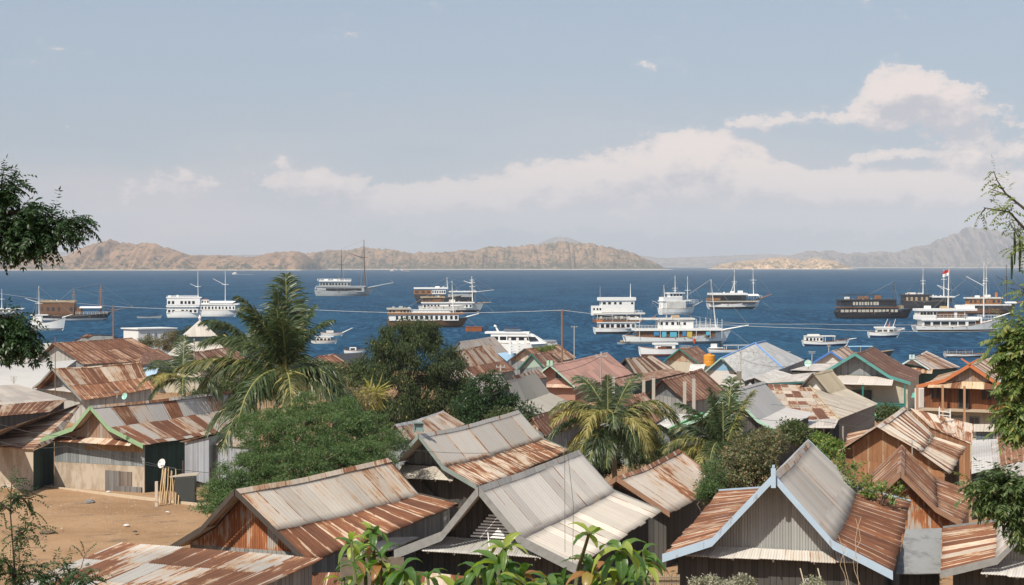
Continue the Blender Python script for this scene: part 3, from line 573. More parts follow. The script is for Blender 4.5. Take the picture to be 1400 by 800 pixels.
def corr_wall(name, parent, mat, poly, u_dir, outn, near, seed=0):
    """gable sheeting in a vertical plane: poly is (list of points) convex; strips of corrugation"""
    poly = [np.array(p, float) for p in poly]; u_dir = np.array(u_dir, float); u_dir = u_dir / np.linalg.norm(u_dir)
    o = poly[0]; s = [float(np.dot(p - o, u_dir)) for p in poly]; z = [p[2] for p in poly]
    s0, s1 = min(s), max(s); step = 0.015 if near else max(0.1, (s1 - s0) / 40)
    ss = np.arange(s0, s1 + step, step); ss[-1] = s1
    def span(x):
        zs = []
        for i in range(len(poly)):
            j = (i + 1) % len(poly); a, b = s[i], s[j]
            if abs(a - b) < 1e-9:
                if abs(x - a) < 1e-6: zs += [z[i], z[j]]
                continue
            f = (x - a) / (b - a)
            if -1e-6 <= f <= 1 + 1e-6: zs.append(z[i] + (z[j] - z[i]) * f)
        return (min(zs), max(zs)) if zs else (z[0], z[0])
    verts = []; uvs = []; faces = []; base = o
    for k, x in enumerate(ss):
        a, b = span(min(max(x, s0), s1)); off = np.array(outn) * (0.014 * math.sin(x * 2 * math.pi / 0.09) if near else 0)
        q = base + u_dir * x + off
        verts += [(q[0], q[1], a), (q[0], q[1], b)]; uvs.append((x, a)); uvs.append((x, b))
    for k in range(len(ss) - 1): faces.append((2 * k, 2 * k + 2, 2 * k + 3, 2 * k + 1))
    luv = [uvs[i] for f in faces for i in f]
    ob = mesh_obj(name, verts, faces, mat, parent, luv, smooth=near)
    return ob
def window(parent, c, u, outn, w_, h_, frame_mat, pane_mat=None, name='window', bars=1):
    """window standing 4 cm proud of a wall: frame with a pane child"""
    u = Vector(u).normalized(); outn = Vector(outn).normalized(); c = Vector(c); f = MB(); th = 0.07
    def bx(u0, u1, z0, z1, o0, o1, b):
        q = [c + u * a + outn * o for a, o in ((u0, o0), (u1, o0), (u1, o1), (u0, o1))]
        b.hexa([(p.x, p.y, p.z + z0) for p in q], [(p.x, p.y, p.z + z1) for p in q])
    bx(-w_ / 2, w_ / 2, h_ - th, h_, 0.0, .05, f); bx(-w_ / 2, w_ / 2, 0, th, 0.0, .07, f)
    bx(-w_ / 2, -w_ / 2 + th, th, h_ - th, 0, .05, f); bx(w_ / 2 - th, w_ / 2, th, h_ - th, 0, .05, f)
    for k in range(bars):
        x = -w_ / 2 + w_ * (k + 1) / (bars + 1); bx(x - .02, x + .02, th, h_ - th, 0.01, .04, f)
    fo = f.build(name, frame_mat, parent); pb = MB(); bx(-w_ / 2 + th, w_ / 2 - th, th, h_ - th, 0.002, .018, pb)
    pb.build('pane', pane_mat or DARKIN, fo); return fo
def house(hid, label, main=None, skirt=None, leftm=None, lskirt=None, trim=None, gable=None, wall=None, pent=None, pentw=1.0, oh=0.55,
          name='house', finial=None, ridge=True, wins=(), gcorr=True, cat='house', seed=None, stilts=0.0, glow=0.0, trim_dn=0.16, pent_drop=.3, pent_d=0.75, pz=.08, winmat=None, ridgem=None):
    v = [np.array(p) for p in HV[hid]]; kink = len(v) > 6
    A, B, RE, REB, LE, LEB = v[:6]
    RK, RKB, LK, LKB = v[6:] if kink else (RE, REB, LE, LEB)
    seed = seed if seed is not None else (abs(hash_str(hid)) % 97)
    D = A[1]; near = D < 90
    eave_z = min(RE[2], LE[2]); gz = ground_z(float((A[1] + B[1]) / 2))
    gzf = ground_z(float(min(RE[1], LE[1])))
    base = (A + B) / 2
    rt = root(name, (float(base[0]), float(base[1]), float(gz)), label, cat, GROUP_H)
    r = (B - A).copy(); r[2] = 0; L = np.linalg.norm(r); r /= L; u = np.array([r[1], -r[0], 0.0])
    lap = 0.12
    if kink:
        dR = (RK - A) / np.linalg.norm(RK - A) * lap; dL = (LK - A) / np.linalg.norm(LK - A) * lap
    else: dR = dL = np.zeros(3)
    up = np.array([0, 0, .045 if kink else 0])
    SG = (.04 + .09 * ((seed * 37) % 10) / 10) * min(1, L / 9)
    leftm = leftm or main; skirt = skirt or main; lskirt = lskirt or leftm
    add_panel('roof', rt, main, (A, B, RKB + dR + up, RK + dR + up), near, seed, sag=SG)
    add_panel('roof', rt, leftm, (B, A, LK + dL + up, LKB + dL + up), near, seed + 1, sag=SG)
    if kink:
        add_panel('lower_roof', rt, skirt, (RK, RKB, REB, RE), near, seed + 2, uo=.3, sag=SG)
        add_panel('lower_roof', rt, lskirt, (LKB, LK, LE, LEB), near, seed + 3, uo=.1, sag=SG)
    if ridge:
        b = MB(); z0 = np.array([0, 0, .05])
        nseg = max(3, int(L / 1.4))
        for k in range(nseg):
            sgf = lambda f: np.array([0, 0, -SG * math.sin(math.pi * min(1, f)) * (1 - .25 * math.cos(3 * math.pi * f))])
            p = lerp(A, B, k / nseg) + sgf(k / nseg) + z0 - r * 0.02 + [0, 0, .006 * (k % 2)]; q = lerp(A, B, (k + 1.04) / nseg) + sgf((k + 1) / nseg) + z0 + [0, 0, .006 * (k % 2)]
            for sgn, K in ((1, RK), (-1, LK)):
                dd = (K - A) / np.linalg.norm(K - A) * .22
                b.plate([tuple(p), tuple(q), tuple(q + dd), tuple(p + dd)], .012)
        b.build('ridge_cap', ridgem or main, rt)
    # barge boards front and back, fascia-free eaves
    if trim is not None:
        o_ = -r
        rp = [A, RK, RE] if kink else [A, RE]; lp = [A, LK, LE] if kink else [A, LE]
        ribbon('barge_board', rt, trim, [p - r * .02 for p in rp], o_, dn=trim_dn); ribbon('barge_board', rt, trim, [p - r * .06 for p in lp], o_, dn=trim_dn)
        rp = [B, RKB, REB] if kink else [B, REB]; lp = [B, LKB, LEB] if kink else [B, LEB]
        if near: ribbon('barge_board', rt, trim, [p + r * .02 for p in rp], r, dn=.12); ribbon('barge_board', rt, trim, [p + r * .06 for p in lp], r, dn=.12)
    # gable and walls, set back by oh
    f = oh / L; fb_ = 1 - 0.4 / L
    dz = np.array([0, 0, -0.11])
    gA, gRK, gLK, gRE, gLE = [lerp(a, b, f) + dz for a, b in ((A, B), (RK, RKB), (LK, LKB), (RE, REB), (LE, LEB))]
    bA, bRK, bLK, bRE, bLE = [lerp(a, b, fb_) + dz for a, b in ((A, B), (RK, RKB), (LK, LKB), (RE, REB), (LE, LEB))]
    ins = 0.38
    def inset(K, E):
        K0 = K if kink else (gA if K is gRK or K is gLK else bA)
        l = np.linalg.norm(E - K0); return lerp(E, K0, min(.8, ins / l)) + [0, 0, -.02]
    eR, eL, fR, fL = inset(gRK, gRE), inset(gLK, gLE), inset(bRK, bRE), inset(bLK, bLE)
    gz_ = min(gz, gzf) - .25 + stilts
    zc = min(gRK[2], gLK[2]) - .02 if kink else min(eR[2], eL[2])
    # clip: gable part above zc, lower wall below
    def on(K, E, z):            # point on the sloping edge at height z
        if abs(K[2] - E[2]) < 1e-6: return K
        return lerp(K, E, np.clip((K[2] - z) / (K[2] - E[2]), 0, 1))
    if kink: gR, gL = on(gA, gRK, zc), on(gA, gLK, zc)
    else: gR, gL = on(gA, eR, zc), on(gA, eL, zc)
    if kink and (pent is not None or glow > 0):      # gable goes on down to the pent roof
        zp = zc - (glow if glow > 0 else pz); pR, pL = on(gRK, gRE, zp), on(gLK, gLE, zp)
        gpoly = [pL, pR, gR, gA, gL]
        zc2 = zp; wR, wL = pR, pL
    else:
        gpoly = [gL, gR, gA]; zc2 = zc; wR, wL = gR, gL
    corr_wall('gable_wall', rt, gable or wall, gpoly, u, -r, near and gcorr, seed)
    wl = MB()
    def wface(P):
        o = P[0]; dirv = np.array(P[1]) - np.array(o); dirv[2] = 0; dirv = dirv / max(1e-6, np.linalg.norm(dirv))
        wl.face([tuple(p) for p in P], [(float(np.dot(np.array(p) - o, dirv)), float(p[2])) for p in P])
    fl = lambda p: np.array([p[0], p[1], gz_])
    wface([fl(eL), fl(eR), eR, wR, wL, eL] if kink else [fl(eL), fl(eR), eR, eL])
    wface([fl(eR), fl(fR), fR, eR]); wface([fl(fL), fl(eL), eL, fL])
    wface([fl(fR), fl(fL), fL, bLK, bA, bRK, fR] if kink else [fl(fR), fl(fL), fL, bA, fR])
    wall_o = wl.build('wall', wall, rt)
    if stilts > 0:
        sb = MB()
        for a in (eL, eR, fL, fR, lerp(eL, eR, .5), lerp(eR, fR, .5)): sb.bar((a[0], a[1], gz_ + .02), (a[0], a[1], gz_ - stilts - .3), .09)
        sb.build('stilts', WOOD, rt)
    if pent is not None:
        cz = zc2 + .02; w0 = lerp(wL, wR, .5); hw = np.linalg.norm((wR - wL)[:2]) / 2 * pentw
        pa = w0 - u * hw - r * .03; pb_ = w0 + u * hw - r * .03; pa[2] = pb_[2] = cz + .03
        qa = pa - r * pent_d - u * .15; qb = pb_ - r * pent_d + u * .15; qa[2] = qb[2] = cz - pent_drop
        add_panel('pent_roof', rt, pent, (pa, pb_, qb, qa), near, seed + 9)
        if near:
            bm_ = MB()
            for k in range(5):
                a = lerp(pa, pb_, (k + .2) / 4.4); b2 = lerp(qa, qb, (k + .2) / 4.4); bm_.bar(tuple(a - [0, 0, .09]), tuple(b2 - [0, 0, .07]), .03)
            bm_.build('rafters', WOOD, rt)
    if near:      # eave purlins and posts visible under the roof edge
        pb2 = MB(); pb2.bar(tuple(gRE + [0, 0, -.05] - u * .3), tuple(bRE + [0, 0, -.05] - u * .3), .045); pb2.bar(tuple(gLE + [0, 0, -.05] + u * .3), tuple(bLE + [0, 0, -.05] + u * .3), .045)
        pb2.build('purlins', WOOD, rt)
    for (s_, z_, w_, h_, side) in wins:       # side f: front wall, r: right wall; s_ 0..1 along, z_ above the floor
        if side == 'f': c = lerp(fl(eL), fl(eR), s_); window(rt, (c[0], c[1], gz_ + z_), u, -r, w_, h_, winmat or WHITE)
        elif side == 'g': c = lerp(gL, gR, s_); window(rt, (c[0], c[1], c[2] + z_), u, -r, w_, h_, winmat or WHITE)
        else: c = lerp(fl(eR), fl(fR), s_); window(rt, (c[0], c[1], gz_ + z_), r, u, w_, h_, winmat or WHITE)
    if finial:
        fb2 = MB(); fm, kind = finial
        if kind == 'post':
            c = A - r * .12; fb2.box((c[0], c[1], c[2] - .38), .15, .08, .62, math.atan2(r[1], r[0]) - math.pi / 2); fb2.box((c[0], c[1], c[2] + .25), .08, .06, .09, 0)
        elif kind == 'cross':
            for sg, K in ((1, RK), (-1, LK)):
                dd = (A - K) / np.linalg.norm(A - K); c = A - r * (.03 + .05 * (sg > 0))
                q = c + dd * .75
                fb2.bar(tuple(c), tuple(q), .10, .07, 4)
        else:
            for sg in (-1, 1):
                c = A - r * .1 + u * sg * .22; fb2.box((c[0], c[1], c[2] - .1), .32, .06, .62, math.atan2(u[1], u[0]))
        fb2.build('finial', fm, rt)
    return rt, dict(eR=eR, eL=eL, fR=fR, fL=fL, gz=gz_, r=r, u=u, A=A, B=B, gR=gR, gL=gL, wR=wR, wL=wL, RE=RE, LE=LE, REB=REB, LEB=LEB, L=L)
def hash_str(s):
    h = 7
    for c in s: h = (h * 31 + ord(c)) & 0xffffff
    return h
def polyroof(pid, label, mat, walls=None, wall_mat=None, name='lean_to', cat='shed', near=None, top=(0, 1), extra=None, parent=None, partname='roof', wall_z=None, inset=0.3, group=True, seed=None, thick=.03, uo=0):
    """a roof sheet with 4 corners (first two = upper edge) on walls given by edges (i, j)"""
    P = [np.array(p) for p in PV[pid]]
    seed = seed if seed is not None else hash_str(pid) % 89
    c = sum(P) / len(P); gz = ground_z(float(c[1]))
    rt = parent or root(name, (float(c[0]), float(c[1]), gz), label, cat, GROUP_H if group else None)
    nr = near if near is not None else c[1] < 65
    if len(P) == 4: add_panel(partname, rt, mat, P, nr, seed, thick=thick, uo=uo)
    else:
        n = np.cross(P[1] - P[0], P[2] - P[0]); n /= np.linalg.norm(n); n = n if n[2] > 0 else -n
        dn = np.array([0, 0, -1.]) - n * (-n[2]); dn /= np.linalg.norm(dn); uu = np.cross(n, dn)
        b = MB(); pts = [tuple(p) for p in P]; uv = [(float(np.dot(p, uu)), float(np.dot(p, dn))) for p in P]
        b.face(pts, uv); lo = [(p[0], p[1], p[2] - thick) for p in pts]; b.face(lo[::-1], uv[::-1])
        for i in range(len(pts)): j = (i + 1) % len(pts); b.face([pts[i], lo[i], lo[j], pts[j]], [uv[i], uv[i], uv[j], uv[j]])
        b.build(partname, mat, rt)
    if walls is None: walls = [(i, (i + 1) % len(P)) for i in range(len(P))]
    if walls:
        b = MB(); Q = [p + (c - p) / max(1e-6, np.linalg.norm((c - p)[:2])) * inset for p in P]
        for i, j in walls:
            a, d = Q[i], Q[j]; zb = gz - .4 if wall_z is None else wall_z
            L = float(np.linalg.norm((d - a)[:2])); a1 = a[2] - .09; d1 = d[2] - .09
            b.face([(a[0], a[1], zb), (d[0], d[1], zb), (d[0], d[1], d1), (a[0], a[1], a1)], [(0, zb), (L, zb), (L, d1), (0, a1)])
        b.build('wall', wall_mat or GREYWOOD, rt)
    return rt, P
# ---------------- the village ----------------
rm = roof_mat
PINK = (0.50, 0.27, 0.20); BEIGE = (0.50, 0.40, 0.27); CEM = (0.36, 0.33, 0.29); WHT = (0.66, 0.62, 0.57); LG = (0.50, 0.475, 0.445)
BLUEP = plain('pale_blue_paint', (0.36, 0.46, 0.56), 0.6, 0.3, 0.12, 3.0, stain=(0.26, 0.27, 0.28), stain_amt=0.1)
GRNP = plain('pale_green_paint', (0.25, 0.37, 0.21), 0.6, 0.3, 0.12, 3.0)
MINT = plain('mint_paint', (0.33, 0.50, 0.40), 0.6, 0.3, 0.12, 3.0)
TEAL = plain('teal_paint', (0.09, 0.27, 0.25), 0.55, 0.3, 0.12, 3.0)
DTEAL = plain('dark_teal_paint', (0.035, 0.17, 0.15), 0.55, 0.3, 0.12, 3.0)
ROYAL = plain('blue_paint', (0.06, 0.17, 0.46), 0.55, 0.3, 0.10, 3.0)
ORG = plain('orange_paint', (0.45, 0.15, 0.06), 0.6, 0.3, 0.12, 3.0)
BROWNT = plain('brown_board', (0.28, 0.16, 0.10), 0.8, 0.2, 0.25, 4.0)
GREYT = plain('grey_board_trim', (0.23, 0.23, 0.22), 0.85, 0.2, 0.35, 5.0)
GREENG = plain('bright_green_paint', (0.10, 0.40, 0.13), 0.6, 0.3, 0.12, 3.0)
CORG = roof_mat(0.10, 0.12, 31, (0.315, 0.32, 0.31), corr=0.0, streak=0.25, patch=0.15, sheet=.8, row=9)
CORGB = roof_mat(0.16, 0.2, 32, (0.36, 0.35, 0.33), corr=0.09, streak=0.3, patch=0.2, sheet=.8, row=9)
CORR_ORANGE = roof_mat(0.56, 0.22, 33, (0.42, 0.40, 0.37), (0.46, 0.26, 0.14), (0.36, 0.13, 0.05), (0.20, 0.075, 0.035), corr=0.0, streak=0.9, patch=.6, row=9)
CORR_ORANGEW = roof_mat(0.62, 0.10, 34, (0.42, 0.3, 0.2), (0.40, 0.22, 0.11), (0.34, 0.165, 0.08), (0.22, 0.10, 0.05), corr=0, streak=0.3, patch=.2, row=9)
GREYB = boards('blue_grey_boards', (0.27, 0.29, 0.29), (0.16, 0.175, 0.18), 0.2)
BROWNB = boards('brown_boards', (0.24, 0.10, 0.045), (0.13, 0.05, 0.025), 0.22)
BROWNG = boards('old_brown_boards', (0.28, 0.17, 0.11), (0.30, 0.27, 0.24), 0.25)
LTB = boards('pale_boards', (0.44, 0.43, 0.40), (0.30, 0.29, 0.27), 0.25)
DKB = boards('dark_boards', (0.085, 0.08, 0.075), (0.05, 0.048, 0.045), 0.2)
DGREEN = boards('dark_green_wall', (0.035, 0.075, 0.062), (0.025, 0.05, 0.045), 0.3)
CREAM = plain('cream_plaster', (0.46, 0.42, 0.33), 0.85, 0.2, 0.1, 1.0, stain=(0.33, 0.29, 0.22), stain_amt=.2)
PLAST = plain('stained_plaster', (0.46, 0.39, 0.31), 0.9, 0.15, 0.14, 0.9, bumpy=.3, stain=(0.34, 0.27, 0.20), stain_amt=0.45)
BRICKR = plain('red_brown_plaster', (0.33, 0.19, 0.145), 0.9, 0.15, 0.2, 1.2)
BLUEW = plain('light_blue_wall', (0.22, 0.40, 0.56), 0.7, 0.2, 0.12, 1.5, stain=(0.32, 0.42, 0.50), stain_amt=.3)
WHITEW = plain('white_wall', (0.58, 0.56, 0.53), 0.8, 0.2, 0.1, 1.0, stain=(0.42, 0.39, 0.35), stain_amt=.2)
BAMB = boards('bamboo', (0.42, 0.30, 0.17), (0.28, 0.20, 0.12), 0.05)

# near row
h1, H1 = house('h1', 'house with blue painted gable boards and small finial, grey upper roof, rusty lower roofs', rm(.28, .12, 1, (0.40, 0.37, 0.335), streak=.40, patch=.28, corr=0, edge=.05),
      rm(.74, .22, 2, corr=0, streak=.55, edge=.05, row=5), leftm=rm(.24, .15, 3, (0.46, 0.42, 0.37), corr=0), lskirt=rm(.66, .16, 4, corr=0, streak=.6, row=5), trim=BLUEP, gable=CORG, wall=DKB, pent=rm(.20, .3, 5, (0.50, 0.47, 0.42), corr=0, row=9, edge=.05),  # dark wall colour stands in for the shade below the pent roof
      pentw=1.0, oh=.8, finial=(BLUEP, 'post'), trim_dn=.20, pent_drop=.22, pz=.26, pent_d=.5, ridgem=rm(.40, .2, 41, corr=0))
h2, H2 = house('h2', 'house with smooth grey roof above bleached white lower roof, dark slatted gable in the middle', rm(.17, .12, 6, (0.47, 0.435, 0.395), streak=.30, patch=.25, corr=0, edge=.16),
      rm(.22, .12, 7, (0.58, 0.52, 0.445), streak=.30, patch=.3, corr=0, edge=.12, row=9), leftm=rm(.3, .2, 8, corr=0), lskirt=rm(.25, .2, 9, LG, corr=0), trim=GREYT, gable=DKB, wall=DKB, pent=rm(.16, .3, 10, (0.40, 0.385, 0.355), corr=0, row=9, streak=.4),  # paler skirt colour carries the stronger sun on its shallower slope
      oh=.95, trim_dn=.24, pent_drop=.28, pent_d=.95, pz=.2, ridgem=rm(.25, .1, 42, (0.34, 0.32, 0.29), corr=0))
# white louvre vent in its gable
lb = MB(); r_, u_ = H2['r'], H2['u']; gc = (H2['wL'] + H2['wR']) / 2
for k in range(8):
    hw = 1.05 * (1 - k / 9.5); c = gc + u_ * .15 - r_ * .05 + [0, 0, .12 + k * .10]
    q0, q1 = c - u_ * hw * .8, c + u_ * hw
    lb.hexa([tuple(q0), tuple(q1), tuple(q1 - r_ * .05), tuple(q0 - r_ * .05)], [tuple(q0 + [0, 0, .055]), tuple(q1 + [0, 0, .055]), tuple(q1 - r_ * .03 + [0, 0, .055]), tuple(q0 - r_ * .03 + [0, 0, .055])])
lb.build('louvre', WHITE, h2)
house('h3', 'house with grey upper roof over streaked rust lower roof, behind the white-skirted roof', rm(.24, .14, 11, (0.41, 0.38, 0.345), corr=0, streak=.36, sheet=2.6, edge=.26), rm(.56, .22, 12, (0.62, 0.53, 0.43), streak=.9, patch=.6, corr=0),
      leftm=rm(.3, .2, 13), trim=plain('grey_green_board', (0.22, 0.26, 0.24), .8, .2, .3, 4.0), gable=GREYB, wall=DKB, pent=rm(.22, .2, 14, (0.46, 0.42, 0.36), row=9), oh=.9, pz=.1, pent_d=.9, pent_drop=.5)
h4, H4 = house('h4', 'house with orange rusted corrugated gable and grey and rust roof beside the bare yard', rm(.41, .26, 15, (0.47, 0.425, 0.37), corr=0, streak=.5, patch=.4, sheet=1.0, edge=.10, row=3.4),
      rm(.70, .34, 16, (0.56, 0.46, 0.36), corr=0, streak=.55, sheet=.9, row=5, edge=.05), leftm=rm(.5, .3, 17, corr=0), trim=DARKWOOD, gable=CORR_ORANGE, wall=GREYWOOD, glow=.62, oh=.75, trim_dn=.14, ridgem=rm(.45, .3, 43, (0.52, 0.42, 0.32), corr=0))
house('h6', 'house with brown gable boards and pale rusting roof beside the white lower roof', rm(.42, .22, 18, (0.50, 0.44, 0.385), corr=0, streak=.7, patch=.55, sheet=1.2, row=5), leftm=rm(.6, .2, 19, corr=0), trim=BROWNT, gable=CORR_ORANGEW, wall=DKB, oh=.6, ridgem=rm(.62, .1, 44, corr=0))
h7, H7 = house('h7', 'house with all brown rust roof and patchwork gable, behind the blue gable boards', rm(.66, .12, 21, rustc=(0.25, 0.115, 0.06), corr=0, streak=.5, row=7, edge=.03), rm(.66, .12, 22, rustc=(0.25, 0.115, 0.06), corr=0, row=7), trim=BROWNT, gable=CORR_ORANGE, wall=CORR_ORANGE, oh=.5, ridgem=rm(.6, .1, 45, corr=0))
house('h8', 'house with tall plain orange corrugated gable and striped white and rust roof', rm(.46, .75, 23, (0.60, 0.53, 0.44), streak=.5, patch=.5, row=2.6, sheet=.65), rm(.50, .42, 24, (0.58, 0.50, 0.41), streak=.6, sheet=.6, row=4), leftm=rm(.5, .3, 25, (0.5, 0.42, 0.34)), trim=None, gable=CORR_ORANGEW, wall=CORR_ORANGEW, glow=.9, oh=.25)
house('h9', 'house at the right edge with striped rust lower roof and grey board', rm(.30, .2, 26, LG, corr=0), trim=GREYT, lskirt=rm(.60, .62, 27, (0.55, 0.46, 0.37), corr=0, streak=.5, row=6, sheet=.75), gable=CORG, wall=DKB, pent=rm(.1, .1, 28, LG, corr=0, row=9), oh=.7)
h10, H10 = house('h10', 'house with pale green gable boards and plastered front facing the yard', rm(.43, .68, 29, (0.45, 0.41, 0.37), streak=.35, sheet=1.7, row=9, edge=.1), rm(.52, .62, 30, (0.50, 0.45, 0.395), streak=.5, sheet=1.1, row=2.4),
      leftm=rm(.5, .3, 47, (0.52, 0.42, 0.32)), trim=GRNP, gable=BROWNG, wall=DGREEN, pent=rm(.48, .55, 48, (0.60, 0.50, 0.40), row=9, sheet=.7), oh=.8, pent_d=.8, trim_dn=.2, pent_drop=.28, pz=.5)
# front wall of the green trimmed house: boards above, plaster below, panel and iron sheets
r_, u_ = H10['r'], H10['u']; eL, eR, gz = H10['eL'], H10['eR'], H10['gz']
def slab(parent, name, mat, a, b, z0, z1, out, th, u_dir=None):
    m_ = MB(); a = np.array(a); b = np.array(b)
    lo = [(*a[:2], z0), (*b[:2], z0), (*(b + out * th)[:2], z0), (*(a + out * th)[:2], z0)]; hi = [(x, y, z1) for x, y, _ in lo]
    m_.hexa(lo, hi); L = float(np.linalg.norm((b - a)[:2]))
    m_.uv = []
    dirv = (b - a)[:2] / max(L, 1e-6)
    for p in m_.v: m_.uv.append((float(np.dot(np.array(p[:2]) - a[:2], dirv)) , p[2]))
    return m_.build(name, mat, parent)
topz = min(eL[2], eR[2]) + .1; hgt = topz - gz
slab(h10, 'plaster_front', PLAST, eL, eR, gz, gz + hgt * .58, -r_, .06)
slab(h10, 'board_front', GREYB, eL, eR, gz + hgt * .58 + .01, topz, -r_, .05)
slab(h10, 'shutter', boards('tan_boards', (0.36, 0.24, 0.13), (0.28, 0.18, 0.10), .3), lerp(eL, eR, .35), lerp(eL, eR, .985), topz - .62, topz - .08, -r_, .075)
slab(h10, 'iron_sheet', boards('grey_iron', (0.22, 0.215, 0.21), (0.14, 0.125, 0.115), .12), lerp(eL, eR, .575), lerp(eL, eR, .735), gz + .2, gz + 1.70, -r_, .11)
slab(h10, 'iron_sheet', boards('brown_iron', (0.24, 0.20, 0.17), (0.14, 0.11, 0.09), .1), lerp(eL, eR, .74), lerp(eL, eR, .865), gz + .5, gz + 1.68, -r_, .10)
slab(h10, 'iron_sheet', boards('grey_iron', (0.22, 0.215, 0.21), (0.14, 0.125, 0.115), .12), lerp(eL, eR, .70), lerp(eL, eR, .975), gz + .1, gz + .80, -r_, .16)
eD = lambda o, n, mat, pts, t_=.03: None

# left block
polyroof('p11', 'low house with streaked rust and cream roof left of the green gable boards', rm(.48, .40, 50, (0.56, 0.47, 0.37), streak=.6, patch=.4, sheet=.7, row=2.4), wall_mat=PLAST, walls=[(3, 4)], name='house', cat='house')
r11 = bpy.data.objects[[o.name for o in bpy.data.objects if o.get('label', '').startswith('low house with streaked')][0]]
P11 = [np.array(p) for p in PV['p11']]; c11 = sum(P11) / 5
q2, q3 = P11[2] + (c11 - P11[2]) * .05, P11[3] + (c11 - P11[3]) * .05
slab(r11, 'side_wall', DGREEN, q3, q2, ground_z(98) - .4, min(q2[2], q3[2]) - .08, np.array([0, 1., 0]), .1)
polyroof('p12', 'house with plain beige roof over a strip of rust at the left edge', rm(.20, .12, 51, (0.47, 0.405, 0.34), streak=.25, sheet=1.4), walls=[(2, 3)], wall_mat=DKB, name='house', cat='house')
r12 = [o for o in bpy.data.objects if o.get('label', '').startswith('house with plain beige')][0]
polyroof('p12b', None, rm(.62, .35, 52, (0.56, 0.47, 0.38), streak=.4, row=4), walls=[(2, 3)], wall_mat=DKB, parent=r12, partname='lower_roof')
polyroof('p13', 'house with bleached white roof behind the beige one', plain('bleached_sheet', (0.50, 0.475, 0.435), .6, .3, .12, .5), walls=[(1, 2), (2, 3)], wall_mat=GREYB, name='house', cat='house')
polyroof('p13b', 'house with plain pale roof under the hanging dark leaves', rm(.12, .1, 54, (0.50, 0.45, 0.39), streak=.2), walls=[(2, 3)], wall_mat=GREYB, name='house', cat='house')
house('h14', 'wide house with dark striped rust roof and grey gable, farthest large roof at the left', rm(.72, .42, 55, (0.52, 0.42, 0.34), streak=.4, patch=.25, sheet=.85, row=4), trim=None, gable=LTB, wall=GREYB, oh=.4)
house('h15', 'house with tan and rust striped upper roof and rustier lower roof, open dark gable', rm(.55, .34, 56, (0.50, 0.42, 0.34), streak=.45, sheet=.75, row=9), rm(.66, .22, 57, (0.5, 0.38, 0.28), rustc=(0.34, 0.14, 0.065), streak=.6), trim=GREYT, gable=GREYB, wall=LTB, pent=rm(.1, .1, 58, LG), oh=1.2, pz=.3)
polyroof('p16', 'small brown rust roof touching the far striped roof', rm(.72, .3, 59, streak=.4), name='shed', wall_mat=GREYB)
polyroof('p17', 'small hip roof of brown rust peeping over the far striped roof', rm(.68, .35, 60, (0.5, 0.4, 0.3)), name='shed', wall_mat=GREYB)
polyroof('tarp', 'pale blue tarpaulin stretched between two rust roofs', plain('blue_tarp', (0.42, 0.55, 0.66), .6, .3, .1), walls=[], name='tarpaulin', cat='tarpaulin', group=False)
house('h20', 'house with brown striped roof and long dark rake below the pyramid roof', rm(.64, .40, 61, (0.52, 0.42, 0.34), streak=.6, sheet=.9, row=3), trim=DARKWOOD, gable=GREYB, wall=CREAM, oh=.6)
house('h21', 'house whose rust striped roof shows between palm and dark tree', rm(.62, .45, 62, (0.56, 0.42, 0.33), rustc=(0.28, 0.10, 0.055), streak=.4, sheet=.7, row=3), trim=None, wall=LTB, oh=.3)
polyroof('awnb', 'black flat awning at the shore left of the dark tree', plain('black_sheet', (0.03, 0.03, 0.032), .7), wall_mat=DKB, name='awning', cat='awning')
house('h24', 'low house with cream and rust roof at the foot of the dark tree', rm(.42, .35, 63, (0.52, 0.45, 0.38), streak=.7, patch=.4), trim=None, wall=GREYB, oh=.3, ridgem=rm(.1, .1, 64, LG))
anx, PA = polyroof('annex', 'raised blue grey board hut with brown lean-to roof above the bamboo poles', rm(.36, .12, 65, (0.42, 0.35, 0.28), streak=.4), walls=[(0, 1), (1, 2), (2, 3), (3, 0)], wall_mat=boards('pale_blue_boards', (0.36, 0.38, 0.41), (0.24, 0.25, 0.27), .22), wall_z=ground_z(92) + 1.0, name='hut', cat='hut')
for p in PA:
    sb = MB(); sb.bar((p[0] * .99, p[1], 8.5), (p[0] * .99, p[1], ground_z(p[1]) - .3), .07); sb.build('stilt', DARKWOOD, anx)
slab(anx, 'under_shade', DKB, PA[0] + [0, 1.5, 0], PA[1] + [0, .5, 0], 5.8, ground_z(92) + .98, np.array([0, 1., 0]), .1)  # dark slab added for the shade in the open space below the hut
pa, pb_ = PA[3], PA[2]; ctr = sum(PA) / 4
wpt = lerp(pa, pb_, .28) + (ctr - lerp(pa, pb_, .28)) * .0
# lower left foreground roof
r5, P5 = polyroof('p5', 'low lean-to with patchwork of silver and dark rust sheets in the bottom left corner', rm(.53, .62, 66, (0.46, 0.43, 0.39), rustc=(0.22, 0.095, 0.05), deep=(0.13, 0.06, 0.035), streak=.62, patch=.5, corr=0, sheet=.8, row=1.9, edge=.12), walls=[(1, 2), (2, 3), (0, 1)], wall_mat=GREYWOOD, name='lean_to', inset=.35, near=True)
polyroof('ppink', 'narrow lean-to strip of white and pink sheet between two near roofs', rm(.05, .1, 67, (0.58, 0.53, 0.49), corr=0), walls=[(2, 3)], wall_mat=DKB, name='lean_to')
polyroof('pwt', 'little white curved sheet roof in the gap behind the white-skirted roof', rm(.05, .1, 68, WHT), name='lean_to', wall_mat=DKB)
polyroof('pbot', 'rust sheet roof low down behind the green mango leaves', rm(.58, .5, 69, (0.6, 0.5, 0.4), corr=0.09), name='lean_to', wall_mat=DKB, near=False)
polyroof('pgrey', 'flat grey cement board roof between two rusty roofs at lower right', plain('cement_board', (0.24, 0.24, 0.235), .85, .15, .12, 1.0, stain=(.17, .17, .17), stain_amt=.3), name='lean_to', wall_mat=DKB, near=False)
